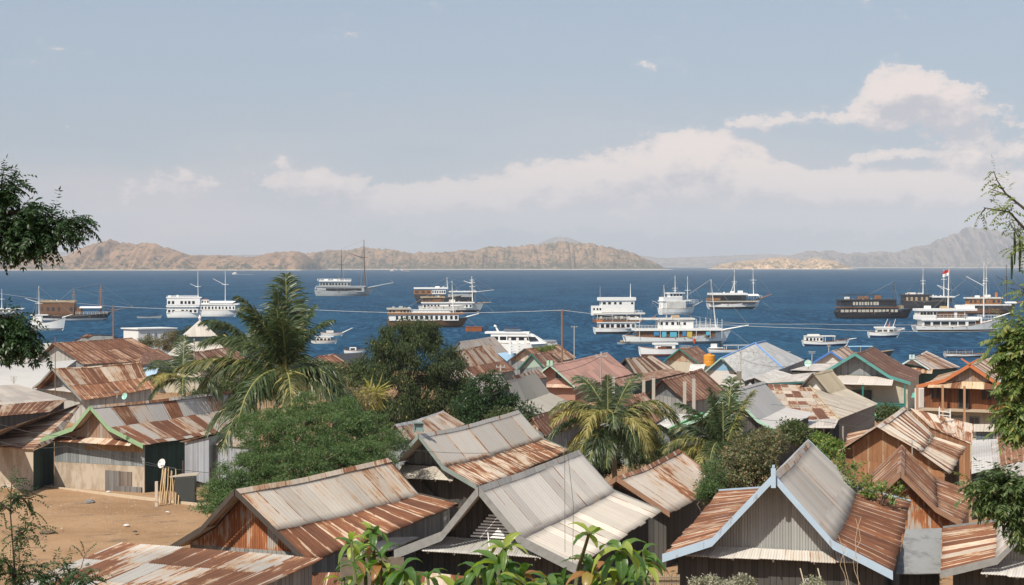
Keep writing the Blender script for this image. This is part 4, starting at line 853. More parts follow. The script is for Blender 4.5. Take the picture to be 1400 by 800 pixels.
polyroof('pcor', 'pale corrugated awning in the bottom right corner', rm(.15, .1, 70, (0.50, 0.47, 0.43), corr=0, row=9), name='awning', cat='awning', walls=[], near=True)

# centre
house('h25', 'house with dull grey roof and light blue edge near the yacht', rm(.36, .25, 71, (0.40, 0.375, 0.35), streak=.4), trim=None, wall=GREYB, oh=.3, ridgem=rm(.3, .1, 72))
polyroof('p25b', 'light blue sheet awning beside the grey waterfront roof', plain('light_blue_sheet', (0.33, 0.50, 0.64), .6, .3, .08), name='awning', cat='awning', walls=[])
house('h26', 'house with tan upper roof and brown lower roof right of the dark tree', rm(.48, .40, 73, (0.50, 0.42, 0.34), streak=.5, sheet=1.0, row=9), rm(.70, .45, 74, (0.55, 0.42, 0.32), rustc=(0.30, 0.13, 0.07), streak=.4), trim=None, wall=GREYB, oh=.3)
polyroof('p26b', 'small rust and white striped shed roof touching the dark tree', rm(.5, .8, 75, (0.6, 0.55, 0.5)), name='shed', wall_mat=GREYB)
house('h27', 'house with bright green gable boards and patched grey roof', rm(.34, .25, 76, (0.46, 0.41, 0.37), streak=.5, patch=.5), trim=GREENG, gable=DKB, wall=DKB, oh=.5)
house('h28', 'house with stained cement grey double pitched roof right of the compact dark tree', rm(.10, .05, 77, (0.40, 0.36, 0.29), corr=.14, streak=.15, patch=.5, sheet=3, row=9), rm(.10, .05, 78, (0.43, 0.385, 0.31), corr=.14, streak=.3, patch=.4, sheet=2.2, row=9), trim=None, wall=GREYB, oh=.4)
polyroof('p28b', 'rust and cream sheets on the low roof above the cement grey one', rm(.5, .5, 79, (0.58, 0.47, 0.37)), name='shed', wall_mat=GREYB)
h29, H29 = house('h29', 'house with dark peaked front and rust roof carrying green weeds', rm(.62, .35, 80, (0.48, 0.38, 0.30), streak=.6), trim=plain('charcoal_board', (.06, .065, .065), .8), gable=rm(.4, .3, 81, (0.5, 0.42, 0.34)), wall=GREYB, oh=.6)
house('h30', 'house with dark teal gable boards squeezed before the weedy roof', rm(.6, .3, 82), trim=DTEAL, gable=plain('mint_wall', (0.33, 0.42, 0.36), .8), wall=GREYB, oh=.5)
h31, H31 = house('h31', 'large pinkish painted roof with mint gable boards and twin ridge boards', rm(.22, .10, 83, PINK, (0.38, 0.17, 0.10), streak=.3, patch=.42, sheet=2.0), trim=MINT, gable=BRICKR, wall=BRICKR, pent=rm(.3, .3, 84, (0.58, 0.42, 0.33)), oh=.9, finial=(MINT, 'boards'), wins=[(.5, .05, .9, .85, 'g')], winmat=GREYT, pz=.02)
house('h32', 'house with dark brown rust roof left of the drooping yellow palm', rm(.74, .1, 85, rustc=(0.24, 0.105, 0.055), streak=.4), trim=None, gable=rm(.46, .5, 86, (0.6, 0.55, 0.5), row=9), wall=GREYB, oh=.3)
house('h33', 'house with dark and cream striped roof of narrow sheets by the shore', rm(.60, .85, 87, (0.44, 0.36, 0.28), tan=(0.36, 0.25, 0.17), rustc=(0.20, 0.10, 0.06), streak=.4, sheet=.55, row=9), trim=DARKWOOD, wall=DKB, oh=.3)
polyroof('p33b', 'long low roof blotched pink and rust, joining the striped roof', rm(.50, .2, 88, (0.50, 0.29, 0.21), streak=.7, patch=.8), name='shed', wall_mat=DGREEN)
house('h34', 'house with brown rust roof and dark blue grey board gable behind the concrete posts', rm(.70, .28, 89, (0.5, 0.4, 0.32), rustc=(0.26, 0.11, 0.06), streak=.45, sheet=.9, row=6), trim=None, gable=boards('slate_boards', (0.17, 0.19, 0.20), (0.12, 0.13, 0.14), .25), wall=boards('grey_wall_boards', (0.28, 0.28, 0.27), (0.2, 0.2, 0.19), .4), oh=.6)
house('h35', 'house with two tone rust roof behind the concrete posts and yellow palm', rm(.62, .35, 90, (0.60, 0.50, 0.42), rustc=(0.33, 0.13, 0.07), streak=.5, sheet=.9, row=2.2), trim=None, wall=GREYB, oh=.3)
rl, PLr = polyroof('pl', 'flat whitish roof with green front edge behind the drooping palms', rm(.08, .06, 91, (0.55, 0.52, 0.48), streak=.15), name='lean_to', wall_mat=GREYB)
b = MB(); a_, c_ = PLr[2], PLr[1]; b.bar(tuple(a_ + [0, -.05, 0]), tuple(c_ + [0.2, -.05, 0.1]), .10, n=4); b.build('fascia', GREENG, rl)
house('h36', 'house with sea green gable boards and rust roof next to the orange tank', rm(.66, .25, 92, rustc=(0.27, 0.12, 0.065), streak=.4), trim=DTEAL, gable=boards('patched_boards', (0.42, 0.39, 0.35), (0.40, 0.25, 0.14), 1.1), wall=CREAM, oh=.7)
polyroof('pn', 'small white roof below the orange tank', rm(.02, .05, 93, WHT), name='lean_to', wall_mat=WHITEW)
house('h37', 'house with pale green gable boards and sky blue gable wall', rm(.06, .06, 94, (0.47, 0.445, 0.41), streak=.12), trim=MINT, gable=BLUEW, wall=WHITEW, oh=.5)
r37 = [o for o in bpy.data.objects if o.get('label', '').endswith('sky blue gable wall')][0]
polyroof('p37b', None, rm(.06, .06, 95, (0.52, 0.48, 0.43)), parent=r37, partname='porch_roof', walls=[(2, 3), (1, 2)], wall_mat=DKB)
r38, P38 = polyroof('p38a', 'large light grey hip roof with blue ridge strips near the shore', rm(.04, .05, 96, (0.45, 0.43, 0.40), streak=.12, sheet=2), walls=[(1, 2)], wall_mat=DKB, name='house', cat='house')
_, P38b = polyroof('p38b', None, rm(.04, .05, 97, (0.47, 0.455, 0.435), streak=.12, sheet=2), walls=[(2, 3)], wall_mat=GREYB, parent=r38)
b = MB()
for p, q in ((P38[0], P38[1]), (P38b[0], P38b[1]), (P38[0], P38[3])): b.bar(tuple(p + [0, 0, .08]), tuple(q + [0, 0, .08]), .13, n=4)
b.build('ridge_cap', plain('blue_ridge', (0.16, 0.32, 0.62), .5), r38)
polyroof('p38c', 'pale low roof in front of the light grey hip roof', rm(.06, .06, 98, (0.52, 0.48, 0.43), streak=.15), name='lean_to', walls=[(3, 0)], wall_mat=GREYB)
r38d, P38d = polyroof('p38d', 'pale low roof with teal eave board at the foot of the hip roof', rm(.08, .1, 99, (0.53, 0.47, 0.41), streak=.2), name='lean_to', wall_mat=DKB)
b = MB(); b.bar(tuple(P38d[3] + [.4, -.1, -.12]), tuple(P38d[2] + [0, -.1, -.12]), .13, n=4); b.build('fascia', TEAL, r38d)
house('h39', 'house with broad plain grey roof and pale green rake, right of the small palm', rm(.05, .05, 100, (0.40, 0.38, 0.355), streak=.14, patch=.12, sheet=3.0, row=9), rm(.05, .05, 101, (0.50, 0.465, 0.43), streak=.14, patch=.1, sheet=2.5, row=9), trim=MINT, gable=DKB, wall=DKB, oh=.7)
r40, P40 = polyroof('p40', 'hip roofed house of tan and rust sheets with a pale front awning', rm(.50, .62, 102, (0.53, 0.44, 0.34), streak=.4, sheet=1.0, row=2.6), walls=[], name='house', cat='house', uo=.2)
polyroof('p40b', None, rm(.16, .2, 103, (0.52, 0.46, 0.40)), parent=r40, partname='awning', walls=[])
_, P40c = polyroof('p40c', None, rm(.22, .2, 104, (0.52, 0.44, 0.34), streak=.5), parent=r40, walls=[(1, 2)], wall_mat=boards('grey_timber', (0.26, 0.245, 0.225), (0.18, 0.17, 0.155), .2, horiz=True), inset=.35)
b = MB(); b.bar(tuple(P40[1] + [0, 0, .05]), tuple(P40[2] + [0, 0, .05]), .11, n=5); b.build('hip_cap', rm(.2, .1, 105, BEIGE), r40)
fw = MB(); p0, p1 = P40[3] + [.6, 1.2, -.3], P40[2] + [-.45, 1.2, -.3]
slab(r40, 'front_wall', DKB, p0, p1, ground_z(122) - .3, p1[2], np.array([0, 1., 0]), .1)
for f_ in (.35, .68, .98):
    b = MB(); q = lerp(P40[3], P40[2], f_) + [0, -2.0, -.35]; b.bar((q[0], q[1], q[2]), (q[0], q[1], ground_z(q[1]) - .2), .07); b.build('post', LTB, r40)
house('h41', 'house with smooth yellowish beige double pitched roof', rm(.02, .05, 106, (0.46, 0.37, 0.24), streak=.12, patch=.15), rm(.05, .06, 107, (0.50, 0.425, 0.32), streak=.15), trim=DARKWOOD, gable=WHITEW, wall=GREYB, oh=.6)
h42, H42 = house('h42', 'two storey house with teal gable boards, plum brown roof and teal balcony rail', rm(.80, .05, 108, rustc=(0.20, 0.095, 0.06), deep=(0.13, 0.065, 0.045), streak=.25, sheet=2, row=9), lskirt=rm(.06, .06, 109, LG), trim=TEAL, gable=GREYB, wall=CREAM, pent=rm(.06, .06, 110, (0.53, 0.48, 0.43), streak=.12, sheet=2), oh=.5, pent_d=2.4, pent_drop=.75, pz=.1, wins=[(.45, 1.35, 2.2, 1.3, 'f')], winmat=DTEAL, trim_dn=.3)
# its veranda: rail, posts
r_, u_ = H42['r'], H42['u']; eL, eR, gz = H42['eL'], H42['eR'], H42['gz']; fo = -r_ * 2.1
rb = MB(); z0 = gz + .55
for k in range(15):
    q = lerp(eL, eR, k / 14) + fo; rb.box((q[0], q[1], z0), .1 if k % 7 else .16, .1, .85, 0)
for zz in (0, .3, .6, .85): q0, q1 = eL + fo, eR + fo; rb.bar((q0[0], q0[1], z0 + zz), (q1[0], q1[1], z0 + zz), .07, n=4)
rb.build('balcony_rail', plain('teal_rail', (0.025, 0.14, 0.12), .6), h42)
slab(h42, 'balcony_panel', DTEAL, eL + fo * .985, eR + fo * .985, z0 - .1, z0 + .8, -r_, .03)
slab(h42, 'veranda_floor', DKB, eL, eR, z0 - .25, z0 - .11, -r_, 2.1)
for f_ in (0, .5, 1): b = MB(); q = lerp(eL, eR, f_) + fo * 1.02; b.box((q[0], q[1], gz - .5), .16, .16, eR[2] - gz + .35, 0); b.build('post', DTEAL, h42)
house('h43', 'house with royal blue gable boards and white gable wall, half hidden', rm(.5, .6, 111, (0.56, 0.46, 0.38), streak=.5), trim=ROYAL, gable=WHITEW, wall=WHITEW, oh=.7, trim_dn=.3)
polyroof('p43b', 'light roof with rusty edge below the royal blue gable boards', rm(.22, .12, 112, (0.52, 0.47, 0.42), streak=.3), name='lean_to', wall_mat=DKB)
house('h44', 'house with pale aqua gable boards and twin ridge boards by the shore', rm(.46, .7, 113, (0.52, 0.46, 0.41), rustc=(0.25, 0.12, 0.07), streak=.4, sheet=1.1, row=9), trim=plain('aqua_paint', (0.45, 0.56, 0.58), .6), gable=WHITEW, wall=DGREEN, pent=rm(.5, .3, 114, (0.6, 0.45, 0.33)), oh=.6, finial=(plain('aqua_paint', (0.45, 0.56, 0.58), .6), 'boards'), pent_d=1.6, pentw=1.3, pent_drop=.6)
# two storey timber house with veranda
h45, H45 = house('h45', 'two storey dark brown timber house with crossed orange gable boards and long veranda', rm(.46, .45, 115, (0.54, 0.44, 0.33), streak=.5, sheet=1.0, row=6), rm(.2, .2, 116, LG), leftm=rm(.46, .3, 117, BEIGE), trim=ORG, gable=BROWNG, wall=BROWNB, pent=rm(.46, .45, 118, (0.58, 0.44, 0.29), row=9), oh=.5, finial=(ORG, 'cross'), pentw=1.35, pent_d=1.0, pent_drop=.42, pz=.04, trim_dn=.22)
r_, u_ = H45['r'], H45['u']; eL, eR = H45['eL'], H45['eR']
zf = at(1300, 563, 117).z; fo = -r_ * 1.15; gz = ground_z(117) - .3
slab(h45, 'lower_wall', CREAM, eL - u_ * .05, eR + u_ * .05, gz, zf - .12, -r_, .25)
fl_ = MB(); a, b2 = eL - u_ * .35, eR + u_ * .3
fl_.hexa([(*(a + fo)[:2], zf - .1), (*(b2 + fo)[:2], zf - .1), (*b2[:2], zf - .1), (*a[:2], zf - .1)], [(*(a + fo)[:2], zf + .03), (*(b2 + fo)[:2], zf + .03), (*b2[:2], zf + .03), (*a[:2], zf + .03)])
fl_.build('veranda_floor', plain('floor_edge', (0.42, 0.33, 0.24), .8), h45)
for f_ in (.0, .27, .50, .97):
    b = MB(); q = lerp(a, b2, f_) + fo * .96; b.box((q[0], q[1], gz), .14, .14, eL[2] - gz + .12, 0); b.build('post', plain('tan_post', (0.40, 0.22, 0.12), .7), h45)
for f_ in (.10, .165, .235, .71, .775, .84):
    c = lerp(eL, eR, f_); window(h45, (c[0], c[1], zf + .75), u_, -r_, .26, 1.1, DARKWOOD, bars=0)
c = lerp(eL, eR, .47); window(h45, (c[0], c[1], zf + .05), u_, -r_, .8, 1.95, DARKWOOD, name='door', bars=0)
for f_ in (.60, .86): c = lerp(eL, eR, f_) - r_ * .26; window(h45, (c[0], c[1], zf - 2.0), u_, -r_, .75, 1.5, GREYT, plain('dark_shutter', (0.12, 0.10, 0.085), .7))
# faint lettering plate on the lower wall
tx = bpy.data.curves.new('lettering', 'FONT'); tx.body = 'FARHAM'; tx.size = .32; tx.extrude = .004; tx.align_x = 'CENTER'
to0 = bpy.data.objects.new('lettering', tx); COL.link(to0); bpy.context.view_layer.update(); tme = bpy.data.meshes.new_from_object(to0); bpy.data.objects.remove(to0); to = bpy.data.objects.new('lettering', tme); COL.link(to); c = lerp(eL, eR, .38) - r_ * .262
to.rotation_euler = (R(90), 0, math.atan2(u_[1], u_[0])); to.data.materials.append(DARKIN); to.parent = h45; to.location = Vector((c[0], c[1], zf - .65)) - h45.location
house('h46', 'white gabled hut behind the leaves at the right edge', rm(.3, .3, 119, LG), trim=WHITE, gable=WHITEW, wall=WHITEW, oh=.4)
polyroof('p8b', 'long rust streaked roof joining the back of the orange gable house', rm(.50, .35, 120, (0.56, 0.47, 0.39), streak=.6, patch=.4, sheet=.8, row=2.0), name='house', cat='house', wall_mat=CORR_ORANGEW)
polyroof('pw', 'small grey blue shed with beige lid roof in front of the veranda house', rm(.1, .1, 121, (0.54, 0.47, 0.39)), name='shed', wall_mat=boards('slate_blue', (0.16, 0.20, 0.23), (0.12, 0.15, 0.17), .3))
polyroof('px', 'plain light grey sheet roof right of the striped roof', rm(.16, .12, 122, (0.50, 0.465, 0.43), streak=.3, sheet=2.2, row=1.6), name='shed', wall_mat=DKB)
polyroof('px2', 'plain rust sheet roof at the right edge beside the light grey one', rm(.64, .14, 123, (0.5, 0.4, 0.3), rustc=(0.33, 0.145, 0.075), streak=.4), name='shed', wall_mat=DKB)
polyroof('px3', 'pale low roof behind the leaves at the right edge', rm(.14, .1, 124, (0.52, 0.47, 0.42)), name='shed', wall_mat=DKB)
polyroof('py', 'green walled house with brown rust roof cut by the right edge', rm(.6, .2, 125), name='house', cat='house', wall_mat=plain('sage_wall', (0.20, 0.28, 0.24), .8))
# pyramid roofed pavilion
D = 264; c = at(270, 487, D); gz = ground_z(D)
pav = root('pavilion', (c.x, c.y, gz), 'square pavilion with two tier pyramid roof and small knob on top', 'pavilion')
def pyr(parent, name, mat, cx, cy, w0, z0, w1, z1, yaw=.35):
    b = MB(); q0 = [(cx + math.cos(yaw + math.pi / 4 + k * math.pi / 2) * w0 * 1.414, cy + math.sin(yaw + math.pi / 4 + k * math.pi / 2) * w0 * 1.414, z0) for k in range(4)]
    q1 = [(cx + math.cos(yaw + math.pi / 4 + k * math.pi / 2) * max(w1, .02) * 1.414, cy + math.sin(yaw + math.pi / 4 + k * math.pi / 2) * max(w1, .02) * 1.414, z1) for k in range(4)]
    for k in range(4):
        j = (k + 1) % 4; L = w0 * 2; b.face([q0[k], q0[j], q1[j], q1[k]], [(0, 2), (L, 2), (L / 2 + w1, 0), (L / 2 - w1, 0)])
    b.face(q0[::-1]); b.face(q1); return b.build(name, mat, parent)
zz = lambda y: CAMH - (y - 362) * D / F_PX
PT = rm(.08, .1, 126, (0.52, 0.47, 0.41), streak=.15)
pyr(pav, 'lower_roof', PT, c.x, c.y + 2, 4.6, zz(486), 2.4, zz(467)); pyr(pav, 'drum', plain('slate_wall', (0.10, 0.16, 0.20), .7), c.x, c.y + 2, 2.1, zz(470), 2.1, zz(459))
pyr(pav, 'upper_roof', PT, c.x, c.y + 2, 2.55, zz(460), 0.02, zz(438)); pyr(pav, 'wall', CREAM, c.x, c.y + 2, 3.9, gz - .3, 3.9, zz(486) + .15)
b = MB(); b.bar((c.x, c.y + 2, zz(439)), (c.x, c.y + 2, zz(435)), .12, .28, 8); b.bar((c.x, c.y + 2, zz(435)), (c.x, c.y + 2, zz(431)), .28, .05, 8); b.build('finial', WHITE, pav)
# white flat roofed building on the shore
D = 315; zz = lambda y: CAMH - (y - 362) * D / F_PX
c0 = at(189, 460, D); yaw = R(30); L1, L2 = 4.2, 6.6
wb = root('white_building', (c0.x, c0.y, ground_z(D)), 'white flat roofed building at the water with three small windows', 'building')
ux = np.array([math.cos(yaw), math.sin(yaw), 0]); uy = np.array([-math.sin(yaw), math.cos(yaw), 0]); cc = np.array([c0.x, c0.y, 0])
uy = np.array([-math.sin(R(50)), math.cos(R(50)), 0]); Lb = (231 - 189) / F_PX * 332 / ux[0]; La = 3.6 / abs(uy[0])
b = MB(); q = [cc, cc + ux * Lb, cc + ux * Lb + uy * La, cc + uy * La]
b.hexa([(p[0], p[1], .2) for p in q], [(p[0], p[1], zz(450.5)) for p in q]); b.build('wall', plain('whitewash', (0.68, 0.66, 0.63), .8, .2, .05), wb)
b = MB(); e = .35; q2 = [cc - ux * e - uy * e, cc + ux * (Lb + e) - uy * e, cc + ux * (Lb + e) + uy * (La + e), cc - ux * e + uy * (La + e)]
b.hexa([(p[0], p[1], zz(450.5) + .004) for p in q2], [(p[0], p[1], zz(449)) for p in q2]); b.build('roof', WHITE, wb)
for f_ in (.28, .48, .72): p = cc + ux * Lb * f_; window(wb, (p[0], p[1], zz(462)), ux, -uy, .75, .95, WHITE, plain('blue_pane', (0.10, 0.16, 0.24), .3))
# ---------------- boats at anchor ----------------
GROUP_B = 'boats anchored in the bay'
def bm(name, c, rough=.5, var=.1, **k): return plain('boat_' + name, c, rough, .35, var, .8, **k)
BW = bm('white', (0.80, 0.785, 0.75)); BWS = bm('stained_white', (0.70, 0.67, 0.61), stain=(0.35, 0.27, 0.2), stain_amt=.15)
BGREY = bm('grey', (0.36, 0.375, 0.375)); BDK = bm('dark', (0.045, 0.045, 0.05)); BBR = bm('brown', (0.17, 0.085, 0.045), var=.3); BBR2 = bm('varnish', (0.30, 0.135, 0.055), var=.25)
BBLK = bm('black', (0.028, 0.026, 0.028)); BGL = bm('glass', (0.018, 0.022, 0.028), .2); BOR = bm('orange', (0.42, 0.12, 0.04)); BTAN = bm('tan', (0.45, 0.33, 0.20), var=.3)
BNAVY = bm('navy', (0.02, 0.035, 0.09)); BMAR = bm('maroon', (0.16, 0.05, 0.03)); BROPE = bm('rope', (0.30, 0.28, 0.25)); BLIT = bm('lit_cream', (0.48, 0.45, 0.38)); BBLUE = bm('blue', (0.05, 0.22, 0.42)); BCY = bm('cyan', (0.10, 0.42, 0.55)); BYE = bm('yellow', (0.55, 0.42, 0.08)); BPINK = bm('life', (0.50, 0.16, 0.05))  # BLIT: cream colour stands in for lit windows, also serves cream roofs
def boat(label, x0, x1, yw, hull, sheer=(10, 7, 14), beam=.24, yaw=.12, rake=.12, decks=(), roofs=(), rails=(), masts=(), sprit=None, stern=None, stuff=(), name='boat', cat='boat', posts=(), band=None, rig=True, canopy=(), cloth=()):
    D = F_PX * CAMH / (yw - 362.0); k = D / F_PX; xc = (x0 + x1) / 2; ty = math.tan(yaw)
    L = (x1 - x0) * k; Wd = L * beam
    hb = Vector((-math.sin(yaw), math.cos(yaw), 0)); hd = Vector((math.cos(yaw), math.sin(yaw), 0))
    def pt(x, y, s=0.0):
        dl = D + (x - xc) * k * ty * .9
        return Vector(((x - 700) / F_PX * D + (dl - D) * (xc - 700) / F_PX, dl, (yw - y) * k)) + hb * s
    o = pt(xc, yw); rt = root(name, (o.x, o.y, 0), label, cat, GROUP_B)
    def wid(t): return Wd / 2 * (0.72 + .28 * min(1, t / .35)) * (1 - max(0, (t - .45) / .55) ** 2.2)
    N = 22; V = []; F = []; mi = []
    hs, hm, hbw = sheer
    for i in range(N + 1):
        t = i / N; w_ = max(wid(t), .03)
        sh = hm + (hs - hm) * max(0, 1 - t / .4) ** 1.6 + (hbw - hm) * max(0, (t - .4) / .6) ** 1.8
        xs_ = x0 + (x1 - x0) * t; xw = x0 + (x1 - x0) * (.03 + t * (.97 - rake)); xm = xs_ * .55 + xw * .45
        bh = min(sh * .42, 3.2)
        for s in (-1, 1):
            V += [pt(xw, yw + 1.2 / k * .6, s * w_ * .25), pt(xw, yw - .15 * bh, s * w_ * .84), pt(xm, yw - bh, s * w_ * .93), pt(xs_, yw - sh, s * w_), pt(xs_, yw - sh + .25, s * w_ * .86)]
    for i in range(N):
        a = i * 10; b = a + 10
        for s in (0, 5):
            for q in range(4):
                f = [a + s + q, b + s + q, b + s + q + 1, a + s + q + 1]; F.append(f if s == 0 else f[::-1]); mi.append(1 if q < 2 else 0)
        F.append([a + 4, b + 4, b + 9, a + 9]); mi.append(2); F.append([a, a + 5, b + 5, b]); mi.append(1)
    F.append([0, 1, 2, 3, 4, 9, 8, 7, 6, 5]); mi.append(0)
    e = N * 10; F.append([e, e + 1, e + 2, e + 3, e + 4, e + 9, e + 8, e + 7, e + 6, e + 5][::-1]); mi.append(0)
    mesh_obj('hull', [tuple(v) for v in V], F, hull, rt, mats=[hull, band or hull, BTAN if hull is not BW else BWS], midx=mi)
    def boxm(b, xa, xb, ya, yb, wa, taper=0.0):
        """box from ya (top) to yb (bottom), half-width wa as a share of the beam"""
        h = Wd / 2 * wa; h2 = h * (1 - taper)
        lo = [pt(xa, yb, -h), pt(xb, yb, -h2), pt(xb, yb, h2), pt(xa, yb, h)]; hi = [pt(xa, ya, -h), pt(xb, ya, -h2), pt(xb, ya, h2), pt(xa, ya, h)]
        b.hexa([tuple(p) for p in lo], [tuple(p) for p in hi])
    for d in decks:      # (xa, xb, ytop, ybot, w, mat, n windows, wy0, wy1, wmat, fill)
        xa, xb, ya, yb, wa, mt = d[:6]
        b = MB(); boxm(b, xa, xb, ya, yb, wa); c = b.build('cabin', mt, rt)
        if len(d) > 6 and d[6]:
            n, wy0, wy1, wm = d[6:10]; fill = d[10] if len(d) > 10 else .6
            wr = random.Random(label + str(xa))
            for i in range(n):
                if n > 5 and wr.random() < .13: continue
                cx_ = xa + (xb - xa) * (i + .5 + wr.uniform(-.08, .08)) / n; hw = (xb - xa) / n * fill / 2 * wr.uniform(.75, 1.15); s0 = -Wd / 2 * wa - .04
                wb_ = MB(); q = [pt(cx_ - hw, wy1, s0), pt(cx_ + hw, wy1, s0), pt(cx_ + hw, wy1, s0 + .06), pt(cx_ - hw, wy1, s0 + .06)]; q2 = [pt(cx_ - hw, wy0, s0), pt(cx_ + hw, wy0, s0), pt(cx_ + hw, wy0, s0 + .06), pt(cx_ - hw, wy0, s0 + .06)]
                wb_.hexa([tuple(p) for p in q], [tuple(p) for p in q2]); wb_.build('window', wm, c)
    for r in roofs:      # (xa, xb, y, thickness px, w, mat)
        b = MB(); xa, xb, y, th, wa, mt = r; boxm(b, xa, xb, y, y + th, wa, .06); b.build('roof', mt, rt)
    for r in canopy:
        b = MB(); xa, xb, y, th, wa, mt = r; h = Wd / 2 * wa; n = 6
        for i in range(n):
            a0 = -1 + 2 * i / n; a1 = -1 + 2 * (i + 1) / n; z0 = th * (a0 * a0); z1 = th * (a1 * a1)
            b.face([tuple(pt(xa, y + z0, a0 * h)), tuple(pt(xb, y + z0, a0 * h)), tuple(pt(xb, y + z1, a1 * h)), tuple(pt(xa, y + z1, a1 * h))])
            b.face([tuple(pt(xa, y + z0 + .4, a0 * h)), tuple(pt(xa, y + z1 + .4, a1 * h)), tuple(pt(xb, y + z1 + .4, a1 * h)), tuple(pt(xb, y + z0 + .4, a0 * h))])
        b.build('awning', mt, rt)
    for (xa, xb, ya, yb, n, wa, mt) in rails:
        b = MB(); rr = max(.05, .13 * k * 1.6)
        for s in (-1, 1):
            h = Wd / 2 * wa * s; b.bar(pt(xa, ya, h), pt(xb, ya, h), rr, n=4); b.bar(pt(xa, (ya + yb) / 2, h), pt(xb, (ya + yb) / 2, h), rr * .7, n=4)
            for i in range(n + 1): x = xa + (xb - xa) * i / n; b.bar(pt(x, ya, h), pt(x, yb, h), rr * .8, n=4)
        b.build('rail', mt, rt)
    for (xs_, ya, yb, wa, mt) in posts:
        b = MB()
        for x in xs_:
            for s in (-1, 1): b.bar(pt(x, ya, Wd / 2 * wa * s), pt(x, yb, Wd / 2 * wa * s), max(.06, .28 * k), n=5)
        b.build('posts', mt, rt)
    for (xa, xb, ya, yb, mt) in cloth:
        b = MB(); s0 = -Wd / 2 * .97; q = [pt(xa, yb, s0), pt(xb, yb, s0), pt(xb, yb, s0 + .08), pt(xa, yb, s0 + .08)]; q2 = [pt(xa, ya, s0), pt(xb, ya, s0), pt(xb, ya, s0 + .08), pt(xa, ya, s0 + .08)]
        b.hexa([tuple(p) for p in q], [tuple(p) for p in q2]); b.build('hanging_cloth', mt, rt)
    cr = MB(); prev = None; crm = BBR2 if hull in (BW, BWS) else (BTAN if hull is BDK else BDK)
    for i in range(N):
        for j in (3, 8): cr.bar(V[i * 10 + j] + Vector((0, 0, .05)), V[(i + 1) * 10 + j] + Vector((0, 0, .05)), max(.06, .16 * k), n=4, cap=False)
    cr.build('cap_rail', crm, rt)
    rg = random.Random(label)
    if L > 18 and decks:
        for q_ in range(9):
            src = rg.choice(list(roofs) or [(x0 + 4, x1 - 20, yw - hm, 0, .7, 0)]); x_ = rg.uniform(src[0] + 2, src[1] - 2); wp = rg.uniform(.8, 2.6); hp = rg.uniform(.6, 1.9); b = MB(); sd_ = rg.uniform(-.6, .5) * Wd / 2 * src[4]
            p_ = pt(x_, src[2] - .02, sd_); b.box((p_.x, p_.y, p_.z), wp * k, wp * k * .8, hp * k, yaw + rg.uniform(-.4, .4)); b.build(rg.choice(['crate', 'cooler', 'life_raft', 'locker']), rg.choice([BWS, BGREY, BTAN, BBR, BPINK, BBLUE, BWS, BDK]), rt)
        for q_ in range(3):
            x_ = x0 + (x1 - x0) * rg.uniform(.15, .75); b = MB(); a_ = pt(x_, yw - hm * .95, -Wd / 2 * .99 - .05); b.bar(a_, a_ - Vector((0, 0, 1.1 * k)), .5 * k, n=8); b.build('fender', rg.choice([BDK, BPINK, BGREY]), rt)
        ar = MB(); ar.bar(pt(x1 - 1, yw - hbw + 1), pt(x1 + hbw * .9, yw, -Wd), max(.03, .07 * k), n=3); ar.build('anchor_rope', BROPE, rt)
    tops = []
    for mk in masts:      # (x base, y base, x top, y top, r px, mat, crossbars ((y, half px), ...), boom)
        xb_, yb_, xt, yt, rp, mt = mk[:6]; b = MB(); r_ = rp * k
        b.bar(pt(xb_, yb_), pt(xt, yt), r_, r_ * .45, 6); b.build('mast', mt, rt); tops.append((xt, yt))
        if len(mk) > 6:
            for (cy_, hw) in mk[6]:
                c = MB(); f = (cy_ - yb_) / (yt - yb_); cx_ = xb_ + (xt - xb_) * f
                c.bar(pt(cx_ - hw, cy_), pt(cx_ + hw, cy_), r_ * .5, n=4); c.bar(pt(cx_, cy_ + .6), pt(cx_, cy_ - .8), r_ * 1.5, r_ * 1.1, 6); c.build('crosstree', mt, rt)
        if len(mk) > 7:
            bx_, by_, ex, ey = mk[7]; c = MB(); c.bar(pt(bx_, by_), pt(ex, ey), r_ * .55, r_ * .4, 5); c.build('boom', mt, rt)
    if sprit:            # (x tip, y tip, mat, w)
        xt, yt, mt, rp = sprit; b = MB(); xs0 = x1 - (x1 - x0) * .10; yb0 = yw - hbw + .3
        b.bar(pt(xs0, yb0 + 1.0, -Wd * .06), pt(xt, yt), rp * k, rp * k * .5, 5); b.bar(pt(xs0, yb0 + 1.0, Wd * .06), pt(xt, yt), rp * k, rp * k * .5, 5)
        nn = 5
        for i in range(1, nn): f = i / nn; a = pt(xs0, yb0 + 1.0, -Wd * .06).lerp(pt(xt, yt), f); c_ = pt(xs0, yb0 + 1.0, Wd * .06).lerp(pt(xt, yt), f); b.bar(a, c_, rp * k * .5, n=4)
        b.build('bowsprit', mt, rt)
        if rig and tops:
            b = MB(); r_ = max(.035, .10 * k)
            for tx_, ty_ in tops: b.bar(pt(tx_, ty_ + 1), pt(xt, yt), r_, n=3)
            for tx_, ty_ in tops:
                for s in (-1, 1): b.bar(pt(tx_, ty_ + 2), pt(tx_ - 5, yw - hm, s * Wd * .45), r_, n=3); b.bar(pt(tx_, ty_ + 2), pt(tx_ + 5, yw - hm, s * Wd * .45), r_, n=3)
            if len(tops) > 1: b.bar(pt(*tops[0]), pt(*tops[1]), r_, n=3)
            b.bar(pt(*tops[0]), pt(x0 + 1, yw - hs), r_, n=3)
            b.build('rigging', BROPE, rt)
    for st in stuff:      # small deck gear: (x, y top, y bottom, width px, mat, name)
        x, ya, yb, wpx, mt, nm = st; b = MB(); boxm(b, x - wpx / 2, x + wpx / 2, ya, yb, .3); b.build(nm, mt, rt)
    return rt, pt
bow = dict(rake=.14)
